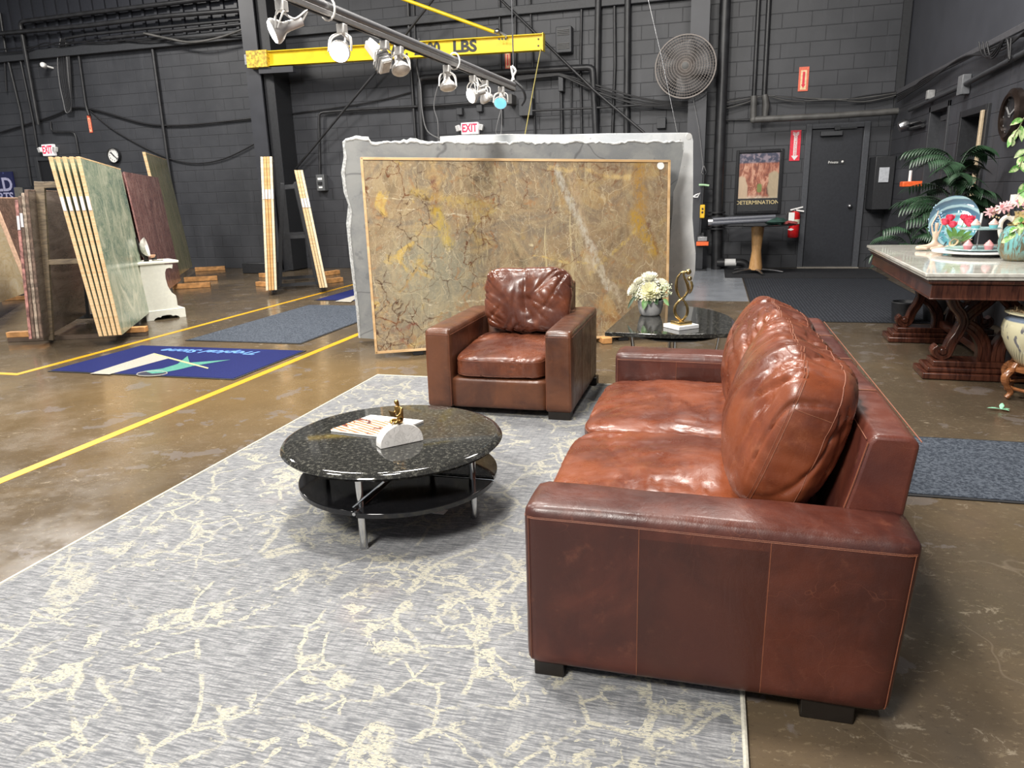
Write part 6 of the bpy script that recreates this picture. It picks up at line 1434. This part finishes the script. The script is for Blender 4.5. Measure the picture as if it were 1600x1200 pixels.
# ================================================================== PLANTS
def frond(bm, base, az_, L_, rise, n=16, leaf=.16, w_=.014):
    d = Vector((math.cos(az_), math.sin(az_), 0)); pts = []
    for i in range(n+1):
        t = i/n; pts.append(Vector(base)+d*L_*t*(.55+.45*t)+Vector((0, 0, rise*(t*1.5-1.05*t*t))))
    tube(bm, pts, [.006*(1-.7*i/n) for i in range(n+1)], 5)
    for i in range(4, n+1):
        t = (pts[i]-pts[i-1]).normalized(); s = t.cross(Vector((0, 0, 1))).normalized()
        for sg in (-1, 1): leafbm(bm, pts[i], t*.65+s*sg*.8+Vector((0, 0, -.15)), leaf*(1-.35*abs(i/n-.5)), w_, (0, 0, 1), .45, 4)
PALM = plain('palm_green', (.022, .055, .026), .4, var=.45, sc=10)
pb_ = Vector((2.20, 8.0, 0)); pm = thing('potted_palm', 'tall dark green potted palm behind the marble table', 'potted plant', pb_)
rp_ = random.Random(12)
obj('pot', lathe(B(), [(0, 0), (.13, 0), (.16, .26), (.15, .27), (.13, .24), (0, .24)], pb_, 32), BLK, pm)
for k in range(5): a = k*1.25; obj('cane', tube(B(), smoothpts([pb_+Vector((.04*math.cos(a), .04*math.sin(a), .22)), pb_+Vector((.07*math.cos(a), .07*math.sin(a), .65)), pb_+Vector((.05*math.cos(a), .05*math.sin(a), .95+.08*k))], 4), .012, 7), plain('palm_cane', (.10, .12, .05), .5), pm)
for k in range(60):
    a = k*2.4; h = .50+1.05*((k*7) % 60)/60; L_ = .28+.20*rp_.random()
    if math.cos(a) > 0: L_ *= .75
    bm = B(); frond(bm, pb_+Vector((.03*math.cos(a), .03*math.sin(a), h)), a, L_, .22+.1*rp_.random(), 17, .15, .010); obj('frond', bm, PALM, pm, smooth=80)
b2 = Vector((1.86, 7.90, 0)); p2 = thing('potted_palm', 'low bushy palm behind the near-left end of the marble table', 'potted plant', b2)
obj('pot', lathe(B(), [(0, 0), (.10, 0), (.12, .20), (.11, .21), (.10, .18), (0, .18)], b2, 32), BLK, p2)
for k in range(14):
    a = k*2.4; bm = B(); frond(bm, b2+Vector((0, 0, .42+.03*k)), a, .28+.1*rp_.random(), .30, 15, .13, .010); obj('frond', bm, PALM, p2, smooth=80)
# ceramic planter on rosewood stand with ficus
fc = Vector((2.02, 5.12, 0)); zb_ = .195
fs = thing('planter_stand', 'carved reddish-brown wooden stand under the painted planter', 'plant stand', fc)
obj('ring', lathe(B(), [(.13, .185), (.175, .185), (.18, .20), (.175, .215), (.13, .215), (.13, .185)], fc, 40, cap=False), ROSEW, fs, smooth=50)
for k in range(5):
    a = k*2*PI/5+3.45; d = Vector((math.cos(a), math.sin(a), 0))
    obj('leg', tube(B(), smoothpts([fc+d*.165+Vector((0, 0, .235)), fc+d*.185+Vector((0, 0, .20)), fc+d*.225+Vector((0, 0, .15)), fc+d*.205+Vector((0, 0, .09)), fc+d*.175+Vector((0, 0, .05)), fc+d*.20+Vector((0, 0, .014))], 5), [.018]*6+[.024]*8+[.018]*8+[.015]*4, 9), ROSEW, fs)
obj('lower_ring', tube(B(), [fc+Vector((.165*math.cos(i*PI/16), .165*math.sin(i*PI/16), .075)) for i in range(33)], .011, 8), ROSEW, fs)
def china():
    m = Mt('painted_chinese_porcelain', (.7, .64, .42), .12, coat=.4); v = m.co(); X, Y, Z = m.xyz(v)
    c = m.mix(m.sm(m.noise(v, 6, 4), .45, .65, 0., .4), (.66, .62, .42), (.50, .44, .26))
    ang = m.ma('ARCTAN2', Y, X); q = m.n('ShaderNodeCombineXYZ', [m.ma('MULTIPLY', ang, .25), Z, 0.]).outputs[0]
    fig = m.ma('MULTIPLY', m.sm(m.noise(m.map(q, (14, 6, 1)), 1.6, 5, .6), .56, .60), m.ma('MULTIPLY', m.sm(Z, .08, .12), m.sm(Z, .24, .28, 1., 0.)))
    c = m.mix(m.ma('MULTIPLY', fig, .85), c, (.06, .065, .12))
    w_ = m.n('ShaderNodeTexWave', {'Vector': m.map(q, (1, 1, 1), (0, 0, .5)), 'Scale': 14., 'Distortion': 1.}).outputs['Fac']
    c = m.mix(m.ma('MULTIPLY', m.sm(w_, .7, .8), m.sm(Z, .07, .13, .8, 0.)), c, (.13, .15, .12))
    c = m.mix(m.ma('MULTIPLY', m.sm(Z, .282, .29), m.sm(Z, .318, .324, 1., 0.)), c, (.16, .20, .27))
    m.set('Base Color', c); return m.m
po = thing('ficus_planter', 'cream porcelain planter painted with figures, holding a ficus', 'planter', fc+Vector((0, 0, .2155)))
pz_ = fc+Vector((0, 0, .2155))
obj('pot', lathe(B(), [(0, 0), (.13, 0), (.155, .03), (.20, .10), (.235, .18), (.243, .235), (.232, .285), (.205, .315), (.212, .325), (.235, .33), (.235, .338), (.19, .338), (.185, .30), (0, .29)], pz_, 56), china(), po, smooth=60)
bm = B()
for k in range(260): a = rp_.uniform(0, 2*PI); r = .19*math.sqrt(rp_.random()); x, y = r*math.cos(a), r*math.sin(a); tube(bm, [pz_+Vector((x, y, .30)), pz_+Vector((x+rp_.uniform(-.04, .04), y+rp_.uniform(-.04, .04), .335+rp_.uniform(0, .035))), pz_+Vector((x+rp_.uniform(-.07, .07), y+rp_.uniform(-.07, .07), .325))], .0022, 3)
obj('moss', bm, plain('dried_moss', (.28, .19, .10), .8, var=.4), po)['kind'] = 'stuff'
def varieg():
    m = Mt('variegated_leaf', (.2, .4, .1), .4); v = m.co(); m.set('Base Color', m.mix(m.sm(m.noise(v, 22, 3), .46, .58), (.13, .34, .07), (.55, .66, .34))); return m.m
VL = varieg()
for k in range(3):
    a = k*2.1+2.6; obj('trunk', tube(B(), smoothpts([pz_+Vector((.03*math.cos(a), .03*math.sin(a), .28)), pz_+Vector((.03*math.cos(a+1.5), .03*math.sin(a+1.5), .7)), pz_+Vector((.04*math.cos(a+3), .04*math.sin(a+3), 1.1)), pz_+Vector((.03*math.cos(a+4), .03*math.sin(a+4), 1.35))], 5), .014, 8), plain('ficus_bark', (.18, .14, .10), .7), po)
def twig(pts, n, lf=.06):
    P = smoothpts(pts, 6); o = obj('branch', tube(B(), P, .0035, 6), plain('ficus_twig', (.16, .17, .07), .6), po); bm = B()
    for k in range(n):
        p = P[int(k/(n-1)*(len(P)-1))]; leafbm(bm, p, (rp_.uniform(-1, .5), rp_.uniform(-.7, .4), rp_.uniform(-1.2, .1)), lf*rp_.uniform(.8, 1.3), lf*.30, (rp_.uniform(-1, 1), -1, .4), .3, 5)
    obj('leaves', bm, VL, o, smooth=80)
top_ = pz_+Vector((0, 0, 1.1))
def lp(px, py, y): return ay(px, py, y)
twig([top_+Vector((0, 0, .1)), lp(1612, 185, 5.0), lp(1592, 200, 4.95), lp(1583, 216, 4.9)], 9)
twig([top_+Vector((0, 0, -.1)), lp(1614, 225, 5.0), lp(1600, 245, 4.95), lp(1592, 262, 4.9)], 8)
twig([top_+Vector((0, 0, -.35)), lp(1612, 340, 5.0), lp(1592, 352, 4.95), lp(1580, 372, 4.9)], 9)
twig([top_+Vector((0, 0, -.3)), lp(1612, 285, 5.0), lp(1600, 300, 4.95)], 5)
for k in range(14):
    a = k*2.4; d = Vector((abs(math.cos(a))*.9, math.sin(a), .4)); twig([top_+Vector((0, 0, -.1+.03*k)), top_+d*.22+Vector((0, 0, .05*(k % 5))), top_+d*.42+Vector((0, 0, .08*(k % 4)-.08))], 10)
bm = B()
for k in range(9): leafbm(bm, pz_+Vector((-.06+.03*(k % 4), -.16+.01*k, .34)), (rp_.uniform(-1, 1), -.6, .3), .05, .016, (0, -1, .5), .4)
obj('ivy_leaves', bm, VL, po)
lf = az(1564, 641, .004); t = thing('fallen_leaf', 'fallen pale green variegated leaf sprig on the concrete floor', 'leaf', (lf.x, lf.y, 0))
PV = plain('pale_mint_leaf', (.30, .62, .42), .5, var=.3, sc=60)
for d, L_ in (((-1, .15, .12), .075), ((.2, .5, .35), .06), ((.8, .1, .1), .05), ((.4, -.3, .05), .045)):
    bm = B(); leafbm(bm, lf+Vector((0, 0, .006)), d, L_, .013, (0, 0, 1), .1); o = obj('leaf_blade', bm, PV, t); s = o.modifiers.new('s', 'SOLIDIFY'); s.thickness = .0008
# ================================================================== POSTER, SIGNS, EXTINGUISHER
a, b = ay(1151, 235, WY-.04), ay(1219, 333, WY-.04)
x0, x1, z1, z0 = a.x, b.x+.0, a.z, b.z
pf = thing('framed_poster', 'black framed motivational poster of red canyon rocks', 'poster', ((x0+x1)/2, WY-.03, z0))
bm = B()
for q in ((x0, x0+.045, z0, z1), (x1-.045, x1, z0, z1), (x0+.045, x1-.045, z0, z0+.045), (x0+.045, x1-.045, z1-.045, z1)): bx(bm, q[0], WY-.05, q[2], q[1], WY-.003, q[3])
obj('frame', bm, plain('poster_frame_black', (.012, .012, .014), .25), pf, bev=.004)
obj('mount', box(x0+.04, WY-.022, z0+.04, x1-.04, WY-.008, z1-.04), BLK, pf)
def canyon():
    m = Mt('canyon_picture', (.4, .15, .1), .4); v = m.co(); X, Y, Z = m.xyz(v); w_ = m.warp(v, 6, .12)
    f = m.noise(m.map(w_, (7, 1, 2.4)), 2.2, 6, .65, 1.); c = m.ramp(f, [(.35, (.11, .03, .022)), (.5, (.36, .12, .07)), (.62, (.60, .32, .22))])
    c = m.mix(m.sm(Z, .80, .84), c, m.mix(m.sm(m.noise(v, 14, 4), .45, .6), (.045, .05, .09), (.25, .20, .24)))
    lo = m.ma('ADD', Z, m.ma('MULTIPLY', m.noise(v, 4, 4), .22)); c = m.mix(m.sm(lo, .36, .42, 1., 0.), c, m.mix(m.sm(m.noise(v, 30, 5), .4, .6), (.50, .38, .28), (.68, .56, .44)))
    d = m.seg(w_, (-.24, 0, .30), (-.27, 0, .55)); c = m.mix(m.sm(d, .06, .09, .9, 0.), c, (.55, .42, .29)); d = m.seg(w_, (.25, 0, .32), (.24, 0, .60)); c = m.mix(m.sm(d, .07, .11, .85, 0.), c, (.42, .36, .24))
    d = m.seg(v, (.02, 0, .38), (.02, 0, .45)); c = m.mix(m.sm(d, .03, .045, .9, 0.), c, (.16, .22, .06)); m.set('Base Color', c); return m.m
pz0 = z0+.25; obj('picture', box(x0+.06, WY-.028, pz0, x1-.06, WY-.020, z1-.06), canyon(), pf, smooth=0)
pcx = (x0+x1)/2
obj('lettering', textbm('DETERMINATION', .088, frame((pcx, WY-.030, pz0-.07), (1, 0, 0), z=(0, -1, 0)), .001, bold=.001), plain('poster_gold_text', (.62, .50, .26), .5), pf)
def arrow_sign(x0_, y0_, x1_, y1_, label, Y=WY-.01, style=0):
    a, b = ay(x0_, y0_, Y), ay(x1_, y1_, Y); w_ = b.x-a.x; h = a.z-b.z; cxx = (a.x+b.x)/2
    t = thing('fire_sign', label, 'sign', (cxx, Y, b.z))
    obj('panel', box(cxx-w_/2, Y-.006, b.z, cxx+w_/2, Y+.006, a.z), REDS if style != 1 else plain('orange_red_print', (.80, .16, .09), .5), t)
    ar = [(-.30, .86), (-.30, .95), (0, .92), (.30, .95), (.30, .86), (.16, .82), (.16, .17), (.34, .17), (0, .02), (-.34, .17), (-.16, .17), (-.16, .82)] if style == 0 else [(-.3, .06), (-.3, .86), (.3, .86), (.3, .06)]
    col = PAPER if style == 0 else plain('pale_orange_print', (.85, .62, .36), .5)
    obj('arrow', prism(B(), [(cxx+w_*x, Y-.007, b.z+h*z) for x, z in ar], (0, -.002, 0)), col, t, label='white down arrow' if style == 0 else None)
    tm = Matrix.Translation((cxx, Y-.0105, b.z+h*.5)) @ Matrix.Rotation(PI/2, 4, 'X') @ Matrix.Rotation(PI/2, 4, 'Z')
    if style == 0:
        obj('lettering', textbm('EXTINGUISHER', w_*.30, Matrix.Translation((cxx, Y-.0105, b.z+h*.5)) @ Matrix.Rotation(PI/2, 4, 'X') @ Matrix.Rotation(-PI/2, 4, 'Z') @ Matrix.Diagonal((1, 1, 1, 1)), .0008), REDS, t)
        obj('lettering', textbm('FIRE', w_*.34, frame((cxx, Y-.0105, b.z+h*.885), (1, 0, 0), z=(0, -1, 0)), .0008), REDS, t)
    else:
        obj('inner_arrow', prism(B(), [(cxx+w_*x, Y-.0095, b.z+h*z) for x, z in [(-.12, .8), (.12, .8), (.12, .28), (.22, .28), (0, .12), (-.22, .28), (-.12, .28)]], (0, -.001, 0)), REDS, t)
arrow_sign(1236, 204, 1249, 251, 'red fire extinguisher arrow sign with white arrow left of the door')
arrow_sign(1249, 105, 1262, 142, 'orange-red fire sign high on the wall above the dusty pipe', style=1)
arrow_sign(789, 80, 798, 107, 'red arrow sign just below the yellow beam', Y=WY-.05, style=1)
arrow_sign(136, 181, 145, 207, 'small faded red sign on the left wall under a conduit', style=1)
e = ay(1239, 371, WY-.14); eb = Vector((e.x, WY-.14, e.z)); hx_ = ay(1240, 322, WY-.14).z-e.z; k = hx_/.62; re = .088
ex = thing('fire_extinguisher', 'red fire extinguisher hung on the wall beside the door', 'fire extinguisher', eb)
obj('cylinder', lathe(B(), [(0, 0), (re*.9, .0), (re, .02), (re, .44*k), (re*.85, .49*k), (re*.35, .52*k), (0, .52*k)], eb, 28), RED, ex, smooth=50)
obj('label_band', lathe(B(), [(re+.002, .27*k), (re+.002, .36*k)], eb, 28, cap=False), plain('label_cream', (.72, .70, .55), .5), ex); obj('hose', tube(B(), smoothpts([eb+Vector((-.02, -.02, .53*k)), eb+Vector((-.12, -.03, .48*k)), eb+Vector((-.115, -.05, .3*k)), eb+Vector((-.09, -.09, .2*k))], 5), .012, 8), BLK, ex)
obj('tag', box(eb.x-.10, WY-.245, eb.z+.26*k, eb.x-.01, WY-.24, eb.z+.50*k), PAPER, ex, label='white inspection tag')
p_ = [(.01, .20), (.05, .17), (.09, .20), (.05, .23)]; obj('emblem', prism(B(), [(eb.x-.05+x-.01, eb.y-re-.004, eb.z+z*k-.02) for x, z in ((-.04, .19), (.01, .165), (.06, .19), (.01, .215))], (0, .01, 0)), PAPER, ex)
obj('valve', lathe(B(), [(0, .51*k), (.028, .51*k), (.03, .56*k), (0, .57*k)], eb, 16), STEEL, ex)
obj('handle', beam(B(), eb+Vector((-.07, -.01, .545*k)), eb+Vector((.12, -.02, .60*k)), .022, .02, (0, 1, 0)), WHITE, ex); obj('lever', beam(B(), eb+Vector((.0, -.01, .545*k)), eb+Vector((.14, -.02, .515*k)), .022, .02, (0, 1, 0)), WHITE, ex)
obj('wall_hook', box(eb.x-.03, WY-.06, eb.z+.4*k, eb.x+.03, WY-.004, eb.z+.5*k), BLK, ex)
# ================================================================== ROUND PEDESTAL TABLE
bc = az(1180, 427); bc = Vector((bc.x, bc.y, 0)); th_ = ay(1180, 350, bc.y).z
rt = thing('pedestal_table', 'round black table on a tapered beech pedestal with chrome star base', 'table', bc+Vector((0, 0, .009)))
obj('tabletop', lathe(B(), [(0, th_-.02), (.58, th_-.02), (.60, th_-.01), (.585, th_), (.57, th_), (0, th_)], bc, 56), BLACKGL, rt)
obj('pedestal', lathe(B(), [(0, .06), (.105, .06), (.10, .12), (.072, .36), (.085, .55), (.10, th_-.03), (.10, th_-.02), (0, th_-.02)], bc, 28), BEECH, rt)
for kk in range(5):
    a = kk*2*PI/5-1.35; d = Vector((math.cos(a), math.sin(a), 0)); obj('foot', tube(B(), smoothpts([bc+Vector((0, 0, .065)), bc+d*.2+Vector((0, 0, .06)), bc+d*.42+Vector((0, 0, .028))], 4), [.035, .034, .033, .032, .03, .028, .024, .021, .018], 10, flat=.6), STEEL, rt)
l0, l1 = ay(1112, 339, bc.y-.25), ay(1172, 334, bc.y-.25)
lz_ = th_+.001
t = thing('grey_tube_bundle', 'long grey folded pole bundle lying on the round table', 'pole', (l0.x+.4, bc.y-.25, lz_))
for dy, dz in ((-.03, .035), (.03, .035), (0, .085)): obj('pole', tube(B(), [(l0.x+.0, bc.y-.25+dy, lz_+dz), (l0.x+.95, bc.y-.2+dy, lz_+dz+.03)], .033, 10), plain('grey_pole', (.10, .105, .125), .35), t)
obj('end_cap', tube(B(), [(l0.x-.05, bc.y-.25, lz_+.055), (l0.x+.02, bc.y-.25, lz_+.055)], .06, 12), STEEL, t)
t = thing('cloth_bundle', 'crumpled dark green and red cloth on the right of the round table', 'cloth', (bc.x+.32, bc.y-.2, th_+.001))
def lump(c, s, mat, nm, seed):
    bm = B(); ball(bm, c, 1., 20)
    for v in bm.verts: d = v.co-Vector(c); d = d*(1+.45*noise.noise(d*2.5+Vector((seed, 0, 0)))); v.co = Vector(c)+Vector((d.x*s[0], d.y*s[1], max(d.z, -.6)*s[2]+.6*s[2]))
    obj(nm, bm, mat, t)
lump((bc.x+.26, bc.y-.2, th_+.001), (.15, .1, .06), plain('dark_green_cloth', (.012, .045, .035), .8), 'green_cloth', 3); lump((bc.x+.45, bc.y-.22, th_+.001), (.10, .08, .03), plain('dull_red_cloth', (.25, .05, .05), .8), 'red_cloth', 9)
# ================================================================== RIGHT WALL FITTINGS
def xrun(name, label, cat, pts, r, X=WX-.05, mat=None, group=None, sm=0):
    P = [ax(px, py, X) for px, py in pts]; P = smoothpts(P, sm) if sm else P
    return tag(obj(name, tube(B(), P, r, 8), mat or BLKPIPE, smooth=60), label, cat, group)
xrun('wall_pipe', 'straight grey conduit running along the right wall under the ledge', 'pipe', [(1421, 172), (1500, 136), (1605, 80)], .028, mat=DGREY)
for i in range(4):
    d = i*3; xrun('cable', 'one black cable looping over the ledge on the right wall', 'cable', [(1402, 150+d), (1425, 138+d*.6), (1445, 122+d), (1500, 95-d*.4), (1540, 76+d), (1570, 62+d*1.5), (1605, 55-d)], .010, WX-.06-.01*i, CABLE, 'black cables looped along the right wall ledge', 5)
for i in range(3):
    xrun('cable', 'dangling loop of black cable on the right wall', 'cable', [(1530+i*6, 66), (1534+i*7, 84+i*3), (1546+i*6, 88-i*2), (1572, 60), (1577, 92+i*2), (1580, 60)], .009, WX-.10, CABLE, 'dangling cable loops on the right wall', 5)
for px, py, s, lb, mt in ((1504, 133, .085, 'grey square junction box on the right wall conduit', plain('grey_box', (.14, .145, .155), .4)), (1452, 148, .045, 'small pale junction box on the right wall conduit', plain('pale_box', (.28, .28, .28), .4))):
    p = ax(px, py, WX-.06); tag(obj('junction_box', box(WX-.09, p.y-s, p.z-s*1.2, WX-.004, p.y+s, p.z+s*1.2), mt, bev=.006), lb, 'electrical box')
p = ax(1413, 196, WX-.12); t = thing('emergency_lamp', 'small round caged lamp in the right corner', 'lamp', p)
obj('lamp_head', lathe(B(), [(0, -.08), (.07, -.07), (.085, 0), (.07, .05), (0, .06)], p, 20, Matrix.Rotation(1.2, 3, 'Y')), STEEL, t); obj('bracket', tube(B(), [p, (WX-.005, p.y, p.z)], .03), BLK, t)
for yy_, lb in ((188, 'upper short conduit stub beside the corner lamp'), (196, 'lower short conduit stub beside the corner lamp')): xrun('conduit', lb, 'pipe', [(1420, yy_+6), (1442, yy_)], .025)
p = ax(1421, 287, WX-.15); t = thing('orange_beacon', 'small orange beacon box with a white post near the corner', 'beacon', p)
obj('beacon_base', box(WX-.25, p.y-.09, p.z-.04, WX-.004, p.y+.09, p.z+.03), ORA, t, bev=.01); obj('post', tube(B(), [(WX-.15, p.y, p.z+.03), (WX-.15, p.y, p.z+.17)], .02), WHITE, t)
p = ay(1384, 272, WY-.6); tag(obj('dark_filler_box', box(2.36, WY-.55, .95, 2.64, WY-.02, 1.75), BLK, bev=.01), 'black box added to fill the dark corner right of the door', 'filler box')  # made-up black box, put in as the darkness of this corner
tag(obj('reflection_panel', box(2.42, WY-.57, 1.36, 2.56, WY-.553, 1.58), plain('pale_panel', (.5, .52, .56), .2), bev=.003), 'small pale panel standing in for a white reflection in the dark corner', 'panel')  # pale colour stands in for a white reflection
